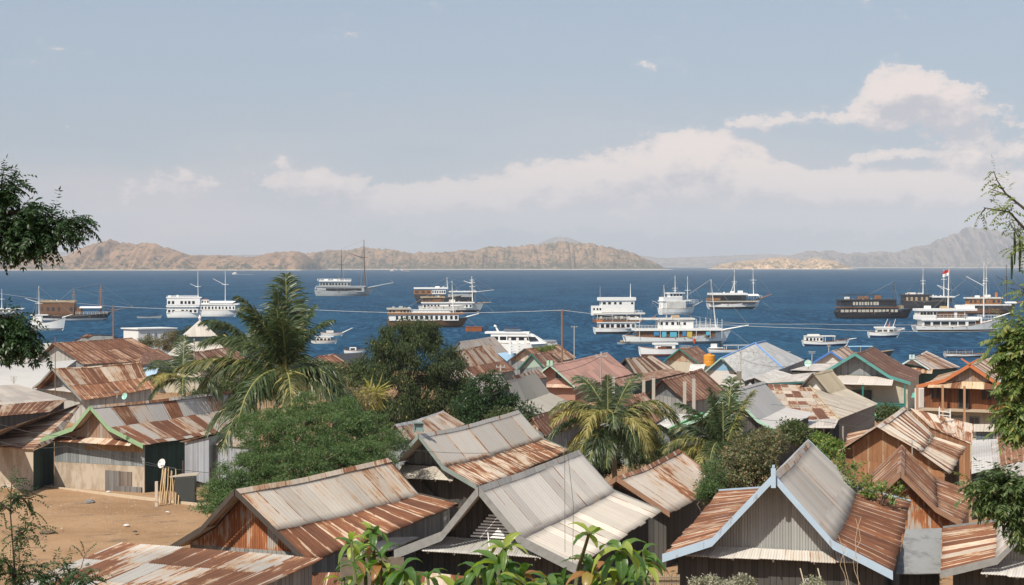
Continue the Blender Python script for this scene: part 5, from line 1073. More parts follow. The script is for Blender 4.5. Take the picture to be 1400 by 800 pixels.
boat('small white boat cut by the left edge, with a white mast', -22, 33, 430, BW, (4, 3, 5), decks=[(-15, 20, 423, 427, .8, BW, 5, 424, 426, BGL)], roofs=[(-15, 33, 421.5, 1.2, .9, BW)], masts=[(2.5, 425, 2.5, 395, .55, BW, ((409, 4),))])
boat('white wooden boat with up-swept bow and slanting boom, nearest at the left', 42, 90, 452, BW, (14, 11, 19), band=BGREY, decks=[(44, 58, 431, 440, .6, BW)], roofs=[(42, 66, 430, 1.3, .75, BW)], masts=[(53.5, 438, 53, 391, .7, BW, ((415, 5),), (54, 414, 34, 408))], sprit=(99, 430, BW, .8))
boat('brown planked galleon style ship with fringed roof and two masts', 58, 152, 438, BDK, (8, 6, 11), band=BW, yaw=.1, decks=[(55, 103, 413, 431, .85, BBR, 6, 420, 425, BDK, .45), (104, 112, 420, 430, .6, BBR)], roofs=[(54, 104, 411, 2.2, .95, BTAN)], canopy=[(110, 140, 419, 2, .85, BW)], posts=[((112, 138), 420, 430, .8, BBR)],
     masts=[(101, 425, 101, 394, .8, BBR2, ((399, 2.5), (403, 3.5))), (138, 430, 138, 388, 1.0, BBR2, ((396, 2.5), (399, 4)))], sprit=(183, 419, BDK, .9), rails=[(62, 102, 427, 431, 8, .97, BBR), (105, 148, 426.5, 430, 8, .8, BW)])
boat('double decked white passenger boat with one tall mast and dark upper windows', 228, 276, 434.5, BW, (9, 9, 10), yaw=.05, rake=.04, decks=[(229, 271, 422, 428, .85, BW, 7, 423.5, 427, BGL, .5), (229, 274, 407, 417, .85, BW, 8, 411.5, 415.5, BGL, .55)], roofs=[(228, 276, 406, 1.6, .95, BW), (228, 273, 417.5, 2, .98, BW)], masts=[(271, 420, 270.5, 371, .6, BW, ((392, 4),), (271, 393, 260, 388))], rails=[(229, 271, 404.5, 406, 10, .9, BW), (229, 268, 419.5, 422, 10, .95, BW)], stuff=[(243, 403.5, 406, 3, BW, 'locker'), (232, 404, 406, 3, BW, 'locker')])
boat('white passenger boat with humped white awning and mast, bow hidden by the palm', 274, 326, 433, BW, (9, 9, 11), yaw=.05, decks=[(275, 322, 417, 424, .8, BW, 10, 419, 422.5, BGL, .5), (276, 286, 410, 416, .5, BW, 3, 411, 414, BDK)], roofs=[(274, 328, 415, 1.8, .95, BW)], canopy=[(287, 322, 411.5, 2.5, .7, BW)], masts=[(308, 414, 308, 371, .6, BW, ((389, 4.5),), (308, 390, 291, 381))], stuff=[(281, 409, 412, 7, BOR, 'cover')])
boat('long narrow open grey canoe boat left of the white passenger boats', 187, 222, 435, BGREY, (2.5, 2, 4), beam=.1, rake=.1, name='canoe', rig=False)
boat('large grey two masted sailing ship lying alone near the islands', 430, 512, 405, BGREY, (9, 7, 13), yaw=.08, rake=.16, band=bm('pale_grey', (0.42, 0.43, 0.42)), decks=[(434, 498, 392, 399, .8, BGREY, 1, 394, 397.5, BGL, .8), (437, 479, 386, 391.5, .7, BGREY, 10, 387, 390, BGL, .6)], roofs=[(436, 480, 383.5, 1.4, .85, BW), (432, 500, 391, 1.1, .9, bm('pale_grey', (0.42, 0.43, 0.42)))],
     masts=[(467, 392, 466.5, 341, .8, bm('brown_mast', (0.14, 0.08, 0.06)), ((362, 5),)), (499, 396, 497.5, 328, .9, bm('brown_mast', (0.14, 0.08, 0.06)), ((352, 5),), (497, 353, 476, 346))], sprit=(538, 386.5, BGREY, .9), rails=[(434, 480, 381.5, 384, 10, .8, BW), (431, 440, 393, 396, 3, .8, BW)], stuff=[(446, 381.5, 383.5, 5, BW, 'tender'), (460, 382, 383.5, 9, BW, 'locker')])
boat('white speedboat planing far off with a thin wake', 317, 326, 375.2, BW, (2, 1.6, 1.6), name='speedboat', rake=.2, decks=[(319, 323, 372.3, 374, .5, BW)])
b = MB(); p = at(333, 375.3, 44000 / 13.3); b.box((p.x, p.y, 0.02), 26 * 3300 / 2200, 5, .25); tag(b.build('boat_wake', plain('foam', (0.65, 0.68, 0.7), .9)), None, None, None, 'stuff')
boat('ship with varnished orange stern cabin and long bow, rearmost of the three moored together', 568, 650, 415, BDK, (10, 8, 16), yaw=.1, band=BDK, decks=[(566, 609, 402, 408, .8, BDK), (566, 590, 396.5, 402, .8, BBR2, 3, 398, 400.5, BDK), (590, 609, 396.5, 402, .8, BW, 6, 397.5, 400.5, BDK), (612, 646, 402, 406, .7, BGREY)], roofs=[(566, 612, 393, 2.0, .95, BW), (613, 651, 398, 1.5, .85, BW)], masts=[(612, 400, 611, 379, .6, BW), (646, 404, 645, 378, .8, BW, ((386, 4), (383, 3)), (645, 388, 634, 384))], sprit=(676, 396.5, bm('pale_grey', (0.42, 0.43, 0.42)), .9), stuff=[(598, 391.5, 393, 6, BW, 'locker')])
boat('white cabined ship with brown upper house, middle of the three moored together', 572, 662, 427, BWS, (9, 8, 14), yaw=.1, band=BDK, decks=[(578, 645, 415, 421, .8, BW, 14, 416.5, 420, BGL, .5), (577, 606, 407.5, 413, .7, BBR, 6, 409, 411.5, BDK)], roofs=[(576, 648, 413, 1.6, .95, BW), (575, 608, 405.5, 1.6, .85, BTAN)], masts=[(646, 412, 645.5, 384, .8, BW, ((392, 4),))], sprit=(672, 413.5, bm('tan2', (.4, .3, .2)), .8), stuff=[(618, 410, 413, 8, BWS, 'tender'), (590, 402.5, 405.5, 6, BDK, 'locker')])
boat('ship with brown hull, white window band and lattice bowsprit, front of the three moored together', 530, 640, 447.5, BBR, (12, 9, 13), yaw=.12, band=BBR, decks=[(532, 626, 429, 438, .86, BW, 14, 431.5, 436.5, BGL, .55), (531, 560, 423, 428, .75, BTAN, 6, 424, 427, BDK, .6)], roofs=[(530, 634, 427.5, 2.2, .98, BBR2), (529, 562, 421, 2.0, .9, BLIT), (562, 615, 426, 1.5, .9, BW)], rails=[(562, 622, 423.5, 426, 12, .9, BW)], masts=[(620, 428, 618, 384, .8, BW, ((410, 2),))], sprit=(655, 429, BW, 1.1), stuff=[(548, 418.5, 421, 5, BGREY, 'water_tank'), (538, 419, 421, 3, BGREY, 'water_tank')])
D = F_PX * CAMH / (453 - 362.0); p = at(648, 453, D); b = MB()
for i in range(6): b.box((p.x - 2 + i * .8 * 1.0, p.y, -.1), .7, 2.4, 1.35, .02)
b.box((p.x, p.y, 1.27), 5.0, 2.6, .1)
b.box((p.x, p.y + 1.2, -.2), 5.2, .2, 1.3); tag(b.build('floating_pontoon', plain('rust_drums', (0.30, 0.095, 0.035), .8, .2, .3, 2.0)), 'rusty orange floating pontoon beside the brown hulled ship', 'pontoon')
rtY, ptY = boat('sleek white motor yacht with black window band, moored behind the blue edged roof', 664, 762, 483, BW, (16, 13, 15), beam=.2, yaw=-.15, rake=.10, name='motor_yacht', cat='yacht', decks=[(672, 728, 457, 470, .72, BW, 5, 460, 465, BGL, .92), (668, 700, 466, 476, .85, BW, 3, 469, 473, BGL, .8)], roofs=[(664, 724, 453.5, 2.6, .82, BW)], masts=[(682, 455, 676, 444, 1.6, BW, ((446, 2),))], rails=[(735, 760, 465, 468, 8, .5, BGREY), (690, 712, 450, 453, 6, .7, BGREY)], canopy=[(688, 712, 447.5, 1.2, .7, BNAVY)])
b = MB()      # its raked windscreen front
h = 2.4
q = [ptY(727, 470, -h), ptY(748, 469, -h * .7), ptY(748, 469, h * .7), ptY(727, 470, h)]; q2 = [ptY(722, 456, -h), ptY(728, 457, -h * .7), ptY(728, 457, h * .7), ptY(722, 456, h)]
b.hexa([tuple(v) for v in q], [tuple(v) for v in q2]); b.build('windscreen', BW, rtY)
b = MB(); q = [ptY(726, 465.5, -h - .05), ptY(738, 464.5, -h * .85 - .05), ptY(733, 460, -h * .8 - .05), ptY(724, 459.5, -h - .05)]; b.face([tuple(v) for v in q]); b.build('windscreen', BGL, rtY)
boat('three decked white ferry with dark hull and two thin masts', 812, 872, 456.5, BW, (9, 8, 12), yaw=.18, band=BDK, beam=.3, decks=[(818, 868, 441, 449, .85, BW, 7, 443, 447.5, BGL, .6), (816, 872, 431, 436.5, .8, BDK, 6, 432, 436, BLIT, .35), (821, 866, 411, 427, .65, BW, 6, 413, 416, BGL, .5), (809, 822, 418, 431, .5, BW, 3, 421, 424, BGL, .6)], roofs=[(818, 868, 406.5, 4.5, .8, BW), (810, 880, 427.5, 2.2, .95, BWS), (812, 876, 436.5, 4, .97, BBR), (814, 872, 440, 1.2, 1.0, BW)], rails=[(812, 876, 424.5, 427.5, 14, .93, BW), (813, 870, 434, 437, 12, .97, BW)], masts=[(820.5, 430, 820.5, 391, .5, BGREY), (862, 412, 862, 388, .7, BW)], posts=[((815, 835, 855, 874), 429, 440, .93, BW)], stuff=[(836, 421, 427, 4, BW, 'figure_rack')], cloth=[(813, 822, 436.5, 440, BPINK)])
boat('big white wooden ship with open lower deck, hanging blue cloths and tall raked mast', 853, 1000, 469.5, BW, (11, 8.5, 19), yaw=.12, rake=.12, band=BGREY, beam=.2, decks=[(872, 975, 452.5, 461, .72, BBR, 1, 453, 454, BDK, .01), (898, 946, 438, 449, .62, BW, 6, 440, 444, BGL, .5)], roofs=[(860, 948, 434.8, 2.2, .8, BWS), (866, 985, 448.5, 3.2, .96, BW)], rails=[(866, 984, 444.5, 448.5, 26, .95, BW)], masts=[(979, 449, 972, 382, .95, BW, ((446, .5),)), (911, 436, 911, 425, .5, BW), (957, 450, 957, 433, .4, BW), (965, 450, 965, 434, .4, BW)],
     posts=[((872, 900, 925, 949, 968, 984), 436, 462, .9, BW)], sprit=(1024, 445, BW, 1.2), cloth=[(902, 908, 453, 460, BCY), (913, 922, 453.5, 460, BCY), (930, 935, 452.5, 459, BBLUE), (936, 943, 453, 461, BYE), (962, 967, 453, 458, BCY), (891, 898, 453, 458, BBLUE)], stuff=[(923, 431, 434.5, 10, BTAN, 'water_tank')])
p = at(947.5, 466, 410); b = MB(); b.bar((p.x, p.y - 3.2, .1), (p.x, p.y - 3.2, 1.2), .28, .4, 10); b.bar((p.x, p.y - 3.2, 1.2), (p.x, p.y - 3.2, 1.5), .12, .1, 8); tag(b.build('buoy', plain('buoy_red', (0.5, 0.08, 0.03), .5)), 'red buoy against the hull of the big white wooden ship', 'buoy')
boat('high blocky white boat with raised wheelhouse and stacked chairs at the bow', 902, 950, 430, BW, (9, 8, 11), yaw=.45, beam=.34, decks=[(904, 930, 406, 423, .7, BW, 2, 417, 422, BBR2, .3), (908, 934, 412, 423, .85, BWS), (914, 931, 401, 406, .5, BW, 4, 402, 404.5, BGL, .6)], roofs=[(912, 934, 400, 1.5, .7, BW), (903, 942, 410.5, 1.5, .8, BW)], masts=[(909, 408, 907.5, 390, .6, BW), (923, 402, 923, 377, .7, BW, ((394, 4), (397, 2.5))), (940, 414, 940, 378, .7, BW, ((397, 4),)), (903, 416, 892, 411, .5, BW)], sprit=(961, 412, BGREY, .9), rails=[(934, 952, 410, 416, 6, .6, BW)])
boat('white sailing ship with long dark window band, two white masts and bowsprit to the right', 967, 1040, 422.5, BW, (8, 7, 13), yaw=.12, rake=.14, band=BDK, beam=.25, decks=[(970, 1018, 403.5, 412, .8, BBLK, 1, 404.5, 410, BGL, .6), (970, 1030, 412.5, 416, .9, BDK), (967, 983, 407.5, 410.5, .9, BBR2)], roofs=[(969, 1020, 400.5, 2.8, .92, BW), (967, 1035, 411.3, 1.4, .97, BLIT)], canopy=[(1016, 1036, 402, 2.2, .8, BW)], masts=[(1004, 402, 1004, 369, .7, BW, ((385.5, 3.5), (388, 2)), (1004, 387, 999, 400)), (1030.5, 412, 1029.5, 367, .7, BW, ((383, 4.5), (387, 2)))], sprit=(1055, 402.5, BBR2, 1.0), stuff=[(1012, 397.5, 400.5, 6, BW, 'dome'), (1001, 398, 400.5, 4, BW, 'dome'), (1027, 415, 419, 4, BDK, 'fender')], rails=[(1018, 1040, 404, 407, 6, .7, BW)])
boat('small grey inflatable dinghy with an orange rim, floating by the ferry', 844, 861, 470.5, BGREY, (3, 2.4, 3.2), beam=.4, name='dinghy', rake=.06, rig=False, stuff=[(850, 465.5, 468, 4, BTAN, 'engine')])
boat('white and maroon speedboat with hardtop, just behind the sea green gable boards', 874, 946, 487, BW, (13, 10, 11), beam=.24, band=BMAR, rake=.16, name='speedboat', decks=[(896, 922, 471.5, 478, .65, BW, 1, 473, 476.5, BGL, .7), (898, 910, 474, 480, .7, BMAR)], roofs=[(893, 926, 468.8, 2.3, .75, BW)], masts=[(878, 482, 878, 476, 1.6, BBLK)], rails=[(930, 946, 473, 477, 4, .4, BGREY)])
boat('white outrigger raft boat with flat solar roof, right of the maroon speedboat', 968, 1024, 482, BW, (5, 4, 5), beam=.22, name='outrigger_boat', rake=.08, roofs=[(990, 1026, 471.5, 1.3, .9, BGREY), (970, 988, 475, 1, .7, BW)], posts=[((992, 1008, 1023), 472.5, 478, .8, BW)], decks=[(972, 980, 470, 477, .25, BW), (983, 986, 468, 477, .2, BBLK)], masts=[(977, 477, 977, 470, .4, BW)])
boat('low white tour boat with flat canopy and dark striped hull, left of the cabin cruiser', 1097, 1162, 473, BW, (8, 5.5, 9.5), band=BNAVY, yaw=.08, rake=.1, beam=.2, decks=[(1100, 1124, 460.5, 467, .7, BW, 5, 462, 465.5, BGL, .6)], roofs=[(1100, 1141, 458.8, 1.4, .85, BWS)], posts=[((1127, 1140), 460, 467, .75, BW)], sprit=(1171, 462.5, BW, .8), rig=False, stuff=[(1112, 456.8, 458.8, 16, BWS, 'roof_load'), (1152, 463, 466.5, 10, BDK, 'cover')])
boat('white cabin cruiser with sloping tower arch and navy waterline', 1187, 1232, 461.5, BW, (8, 6.5, 10), band=BNAVY, yaw=.1, rake=.16, beam=.28, name='cabin_cruiser', decks=[(1198, 1221, 449, 455.5, .65, BW, 3, 450.5, 453.5, BGL, .75)], roofs=[(1196, 1223, 446.8, 2, .72, BW)], masts=[(1209, 447, 1214, 436, .5, BW), (1221, 447, 1224.5, 436, .5, BW), (1215, 447, 1217, 440, 1.0, BPINK)], sprit=(1237, 448.5, BW, .9), rig=False, rails=[(1222, 1236, 448.5, 452, 4, .4, BW)])
boat('black hulled liveaboard ship with lit cream windows on two decks', 1143, 1247, 435.5, BBLK, (10, 8.5, 13), band=BBLK, yaw=.14, rake=.1, beam=.23, decks=[(1146, 1224, 421.5, 428, .85, BBLK, 14, 423, 426.5, BLIT, .78), (1147, 1222, 411, 418, .8, BBLK, 1, 412, 417, BGL, .0), (1162, 1198, 411.4, 417.6, .82, BBLK, 9, 412.5, 417, BLIT, .7)], roofs=[(1146, 1222, 409, 1.8, .92, BDK), (1145, 1226, 419.3, 1.6, .97, BBR)], masts=[(1221.5, 419, 1222.5, 385, .7, BBLK, ((395, 2), (392, 1.2)))], sprit=(1258, 420, BBLK, 1.2), rails=[(1150, 1200, 402.5, 405, 6, .6, BDK), (1222, 1240, 417, 422, 6, .7, BDK)], posts=[((1162, 1178, 1190), 403, 409, .6, BDK)], stuff=[(1158, 406, 409, 5, BW, 'locker'), (1180, 405.5, 409, 12, BBR2, 'locker'), (1200, 404, 409, 6, BBR2, 'locker'), (1229, 418, 422, 10, BTAN, 'deck_chairs')])
boat('dark sailing ship with white awnings and two white masts, behind the flag flying one', 1233, 1300, 421, BDK, (11, 9, 11), yaw=.12, beam=.25, decks=[(1234, 1268, 404, 413, .8, BDK, 5, 406, 411, BTAN, .4), (1272, 1300, 407, 413, .7, BDK)], roofs=[(1232, 1270, 402.3, 2, .92, BDK), (1272, 1303, 405, 1.8, .85, BW)], masts=[(1262, 405, 1262, 367, .7, BW, ((384, 3.5), (388, 2.5))), (1290.5, 408, 1290.5, 369, .7, BW, ((382, 4),), (1290, 396, 1281, 390))], sprit=(1312, 403, BGREY, 1.0), stuff=[(1246, 400, 402.3, 10, BW, 'tender'), (1258, 400.5, 402.3, 6, BW, 'tender'), (1252, 413, 419, 6, BW, 'tender')])
rtF, ptF = boat('white motor sailer flying a red and white flag, with very tall white mast', 1249, 1372, 453.5, BW, (9, 7, 20), yaw=.12, rake=.14, band=BDK, beam=.2, decks=[(1258, 1330, 438, 447, .8, BW, 6, 439.5, 444.5, BGL, .8), (1277, 1316, 424.5, 436, .72, BW, 3, 426, 434, BBR, .9), (1254, 1277, 425, 431, .8, BWS, 5, 426, 430, BGL, .8), (1318, 1340, 433, 447, .6, BW, 2, 436, 443, BBR, .6)], roofs=[(1252, 1332, 421.8, 3, .9, BW), (1253, 1276, 431, 5.5, .93, BW), (1256, 1334, 435.8, 2, .95, BW), (1308, 1330, 417, 5, .6, BW)], masts=[(1345, 434, 1345.5, 359, 1.0, BW, ((388, 2), (384, 1.5)), (1345, 391, 1321, 378)), (1296, 422, 1297.5, 368, .9, BW, ((396, 2),), (1297, 396, 1282, 390))], sprit=(1385, 427, BW, 1.1), rails=[(1276, 1318, 430, 434.5, 8, .8, BW), (1335, 1370, 431, 440, 8, .6, BW)], stuff=[(1268, 418, 421.8, 7, BW, 'tender'), (1290, 418.5, 421.8, 8, BTAN, 'deck_chairs')])
b = MB(); b2 = MB()
for i in range(4):
    x0_, x1_ = 1297.3 - i * 2.1, 1297.3 - (i + 1) * 2.1; d0, d1 = .25 * math.sin(i * 1.6), .25 * math.sin((i + 1) * 1.6); s0 = i * .7; s1 = (i + 1) * .7
    b.face([tuple(ptF(x0_, 372.5 + s0, d0)), tuple(ptF(x1_, 372.5 + s1, d1)), tuple(ptF(x1_, 368.5 + s1, d1)), tuple(ptF(x0_, 368.5 + s0, d0))])
    b2.face([tuple(ptF(x0_, 376.5 + s0, d0)), tuple(ptF(x1_, 376.5 + s1, d1)), tuple(ptF(x1_, 372.5 + s1, d1)), tuple(ptF(x0_, 372.5 + s0, d0))])
fo = b.build('flag', plain('flag_red', (0.55, 0.04, 0.03), .8), rtF); b2.build('flag_white_half', BW, fo)
boat('varnished brown ship with white roof and two masts, partly behind the right tree', 1320, 1388, 431, BBR, (11, 9, 15), yaw=.1, beam=.24, band=BBLK, decks=[(1322, 1366, 408.5, 416, .8, BBR2, 7, 410, 414, BDK, .5), (1322, 1376, 417.5, 424, .85, BDK)], roofs=[(1320, 1369, 406.5, 1.8, .92, BWS), (1320, 1380, 416, 1.6, .95, BW)], canopy=[(1372, 1388, 412.5, 2, .7, BW)], masts=[(1348.5, 408, 1348.5, 363, .8, BW, ((381, 1.6), (384, 2))), (1376, 414, 1376, 362, .8, BDK, ((379, 2), (382, 2)), (1376, 385, 1362, 378))], sprit=(1404, 411, BBR2, 1.1), stuff=[(1350, 403, 406.5, 7, BW, 'dome'), (1336, 404, 406.5, 5, BW, 'dome'), (1362, 400, 406, 1.5, BPINK, 'flag_staff')])
boat('flat white speedboat with navy canopy and railed stern, lying low at the lower right', 1291, 1352, 488.5, BW, (5, 4.5, 5), beam=.18, rake=.2, name='speedboat', band=BDK, canopy=[(1293, 1329, 477.5, 1.0, .8, BNAVY)], posts=[((1294, 1306, 1318, 1328), 478, 484, .75, BGREY)], rails=[(1292, 1328, 480.5, 484, 8, .8, BGREY)])
boat('boat with pale blue canopy hiding behind the royal blue and teal gables', 1157, 1222, 488, BDK, (7, 6, 9), beam=.2, name='boat', canopy=[(1158, 1192, 472.8, 1.0, .8, plain('pale_blue_canvas', (.25, .42, .55)))], posts=[((1160, 1175, 1190), 474, 482, .75, BTAN)], rake=.12)
boat('small white fishing boat half hidden by the tall palm', 438, 470, 459.5, BWS, (5, 4, 5), beam=.22, name='fishing_boat', sprit=(482, 448.5, BWS, .9), rig=False, decks=[(446, 456, 452, 456, .5, BWS)])
boat('white boat with outboard engines at the shore between palm and dark tree', 470, 500, 483.5, BW, (5, 4, 6), beam=.3, name='motorboat', masts=[(474, 479, 474, 474.5, 1.5, BBLK)], decks=[(478, 487, 474.8, 480, .5, BW, 1, 476, 478.5, BGL, .7)], rake=.1)
boat('low pale boat seen through the fronds of the tall palm', 425, 462, 470, BWS, (5, 4, 6), beam=.24, name='fishing_boat', decks=[(432, 452, 461, 466, .6, BWS, 4, 462.5, 465, BGL)], roofs=[(430, 456, 459.5, 1.2, .7, BW)])
boat('tiny white boat by the beach of the middle island', 533, 540, 370.8, BW, (1.2, 1, 1.3), name='boat', decks=[(534, 538, 368.8, 370, .5, BW)], rig=False)
boat('tiny pale boat below the middle island, right of the other tiny one', 552, 561, 371.0, BW, (1.2, 1, 1.3), name='boat', decks=[(553, 557, 369.2, 370.2, .5, BWS)], rig=False)
# ---------------- vegetation ----------------
def rnd_unit(n, rs):
    v = rs.normal(size=(n, 3)); return v / np.linalg.norm(v, axis=1, keepdims=True)
def leaf_quads(C, dirs, nrm, l, w):
    """diamond leaves: C centres (n,3), dirs along, nrm normal, l/w arrays"""
    s = np.cross(dirs, nrm); s /= np.maximum(np.linalg.norm(s, axis=1, keepdims=True), 1e-6)
    l = np.asarray(l)[:, None]; w = np.asarray(w)[:, None]
    return np.stack([C, C + dirs * l * .45 + s * w / 2, C + dirs * l, C + dirs * l * .45 - s * w / 2], 1)
def spray_leaves(cent, rad, per, l, w, rs, droop=.5, flat=.6, outdir=None):
    """clumps of small leaves: cent (k,3), rad (k,)"""
    k = len(cent); n = k * per
    ci = np.repeat(np.arange(k), per)
    d = rnd_unit(n, rs) * (rs.rand(n, 1) ** .5); d[:, 2] *= flat
    P = cent[ci] + d * rad[ci][:, None]
    dirs = rnd_unit(n, rs); dirs += d * 1.2; dirs[:, 2] -= droop
    if outdir is not None: dirs += outdir[ci] * .6
    dirs /= np.linalg.norm(dirs, axis=1, keepdims=True)
    nr = rnd_unit(n, rs) * .7; nr[:, 2] += 1.0; nr /= np.linalg.norm(nr, axis=1, keepdims=True)
    ll = l * (0.7 + .6 * rs.rand(n)); return leaf_quads(P, dirs, nr, ll, ll * w / l)
def tree(name, label, base, lobes, mat, bark=None, seed=1, clumps=260, crad=.5, per=60, leaf=(.14, .05), droop=.5, flat=.6, trunk_r=.22, cat='tree', group=None, limbs=26, inner=.25, parts2=None, lean=None):
    """lobes: list of (px, py, D, rx px, rz px, ry m); crowns sampled near the lobe surfaces so gaps stay"""
    rs = np.random.RandomState(seed)
    b0 = Vector(base); rt = root(name, tuple(b0), label, cat, group)
    Ls = []
    for (x, y, D, rx, rz, ry) in lobes:
        c = at(x, y, D); kk = D / F_PX; Ls.append((np.array(c), np.array([rx * kk, ry, rz * kk])))
    wts = np.array([(r[0] * r[2] + r[0] * r[1]) for _, r in Ls]); wts /= wts.sum()
    cnt = np.maximum(4, (wts * clumps).astype(int)); C = []; O = []
    for (c, r), n in zip(Ls, cnt):
        u_ = rnd_unit(n, rs); q = 1 - inner * rs.rand(n, 1) ** 1.0
        bumpy = .86 + .28 * vnoise(u_[:, 0] * 2.2 + c[0], u_[:, 2] * 2.2 + u_[:, 1] * 1.3, seed, 3)[:, None]
        deep = rs.rand(n, 1) < .22; q = np.where(deep, rs.rand(n, 1) * .75, q)
        C.append(c + u_ * r * q * bumpy); O.append(u_)
    C = np.concatenate(C); O = np.concatenate(O)
    rad = crad * (.65 + .7 * rs.rand(len(C)))
    Q = spray_leaves(C, rad, per, leaf[0], leaf[1], rs, droop, flat, O)
    quad_mesh('foliage', Q, mat, rt)
    b = MB(); mid = sum((c for c, r in Ls)) / len(Ls); top = Vector(mid); fork = b0.lerp(top, .45); fork.x = b0.x + (fork.x - b0.x) * .7
    b.tube([b0 - Vector((0, 0, .3)), b0.lerp(fork, .5) + Vector((.1, 0, 0)), fork], [trunk_r * 1.25, trunk_r, trunk_r * .85], 8); b.build('trunk', bark or BARK, rt)
    lb_ = MB()
    for c, r in Ls:
        cc = Vector(c); m_ = fork.lerp(cc, .5) + Vector((rs.normal() * .3, rs.normal() * .3, .3)); lb_.tube([fork, m_, cc], [trunk_r * .6, trunk_r * .4, trunk_r * .25], 6)
    idx = rs.choice(len(C), min(limbs, len(C)), replace=False)
    for i in idx:
        tgt = Vector(C[i]); best = min(Ls, key=lambda l_: (Vector(l_[0]) - tgt).length); s = Vector(best[0]).lerp(fork, .25); m_ = s.lerp(tgt, .55) + Vector((0, 0, .2))
        lb_.tube([s, m_, tgt], [trunk_r * .28, trunk_r * .16, .02], 5)
    lb_.build('branches', bark or BARK, rt)
    return rt
G_DARK = leaf_mat('dark_leaf', (0.030, 0.050, 0.014), (0.066, 0.090, 0.028), (0.30, 0.26, 0.08), .25, .7, .012)
G_BRIGHT = leaf_mat('feathery_leaf', (0.050, 0.105, 0.034), (0.130, 0.190, 0.072), (0.24, 0.21, 0.10), .35, .6, .05)
G_MID = leaf_mat('broad_leaf', (0.022, 0.052, 0.016), (0.050, 0.090, 0.030), None, .3, .35)
G_OLIVE = leaf_mat('olive_leaf', (0.085, 0.10, 0.045), (0.17, 0.17, 0.085), (0.30, 0.20, 0.11), .3, .5, .18)
G_YEL = leaf_mat('light_leaf', (0.10, 0.17, 0.04), (0.20, 0.27, 0.07), (0.40, 0.36, 0.10), .4, .45, .08)
G_SHADE = leaf_mat('near_shaded_leaf', (0.022, 0.045, 0.018), (0.045, 0.085, 0.030), None, .25, .4)  # G_SHADE: shade on the near tree put into its leaf colour
PALMG = leaf_mat('palm_leaflet', (0.040, 0.068, 0.026), (0.095, 0.125, 0.055), (0.26, 0.23, 0.10), .25, .38, .05)
PALMY = leaf_mat('yellowed_palm_leaflet', (0.19, 0.19, 0.055), (0.36, 0.30, 0.10), (0.45, 0.36, 0.15), .3, .45, .2)
PALMYG = leaf_mat('half_yellow_palm_leaflet', (0.075, 0.10, 0.035), (0.19, 0.185, 0.075), (0.40, 0.33, 0.12), .3, .45, .15)
RACH = plain('frond_stem', (0.28, 0.27, 0.09), .6, .3, .2, 3.0); PTR = plain('palm_trunk', (0.24, 0.19, 0.14), .9, .1, .3, 5.0, bumpy=.8)
def frond(parent, heart, az_, el_, L, mat, rs, curve=1.0, twist=0.0, dens=92, hang=1.15, name='frond'):
    """arched coconut frond; leaflets hang from both sides of the midrib"""
    pts = []; dirs = []; d = Vector((math.cos(az_) * math.cos(el_), math.sin(az_) * math.cos(el_), math.sin(el_))); p = Vector(heart); n = 16
    for i in range(n + 1):
        pts.append(p.copy()); dirs.append(d.copy()); p = p + d * (L / n)
        d = (d + Vector((0, 0, -1)) * (curve * (.035 + .10 * (i / n)))).normalized()
    b = MB(); b.tube(pts, [.045 * (1 - i / n * .85) * L / 4 + .006 for i in range(n + 1)], 5); mo = b.build(name, RACH, parent)
    Q = []
    for k in range(dens):
        t = .14 + .86 * (k + rs.rand() * .5) / dens; f = t * n; i = min(int(f), n - 1); q = pts[i].lerp(pts[i + 1], f - i); dd = dirs[i]
        side = dd.cross(Vector((0, 0, 1))); 
        if side.length < .05: side = Vector((math.sin(az_), -math.cos(az_), 0))
        side.normalize(); upv = side.cross(dd).normalized()
        ln = L * .29 * (math.sin(math.pi * min(1, .16 + t * .84)) ** .6 + .12) * (.6 + .6 * rs.rand())
        for s in (-1, 1):
            a = dd * (.55 + .5 * t) + side * s * (1.0 - .3 * t) + upv * (.20 - .1 * rs.rand()) + Vector((rs.normal(), rs.normal(), rs.normal())) * .13; a.normalize()
            seg = []; r = q.copy(); w_ = .027 * L / 4 * (.8 + .7 * rs.rand())
            for j in range(4):
                seg.append(r.copy()); r = r + a * (ln / 3); a = (a + Vector((0, 0, -1)) * hang * (.35 + .3 * rs.rand()) + dd * .06).normalized()
            wv = dd.cross(a); wv = (dd * .8 + Vector((rs.normal(), rs.normal(), rs.normal())) * .25); wv.normalize(); ws = [w_ * .8, w_ * 1.15, w_ * .8, w_ * .08]
            for j in range(3): Q.append([seg[j] - wv * ws[j], seg[j] + wv * ws[j], seg[j + 1] + wv * ws[j + 1], seg[j + 1] - wv * ws[j + 1]])
    quad_mesh('leaflets', np.array(Q), mat, mo)
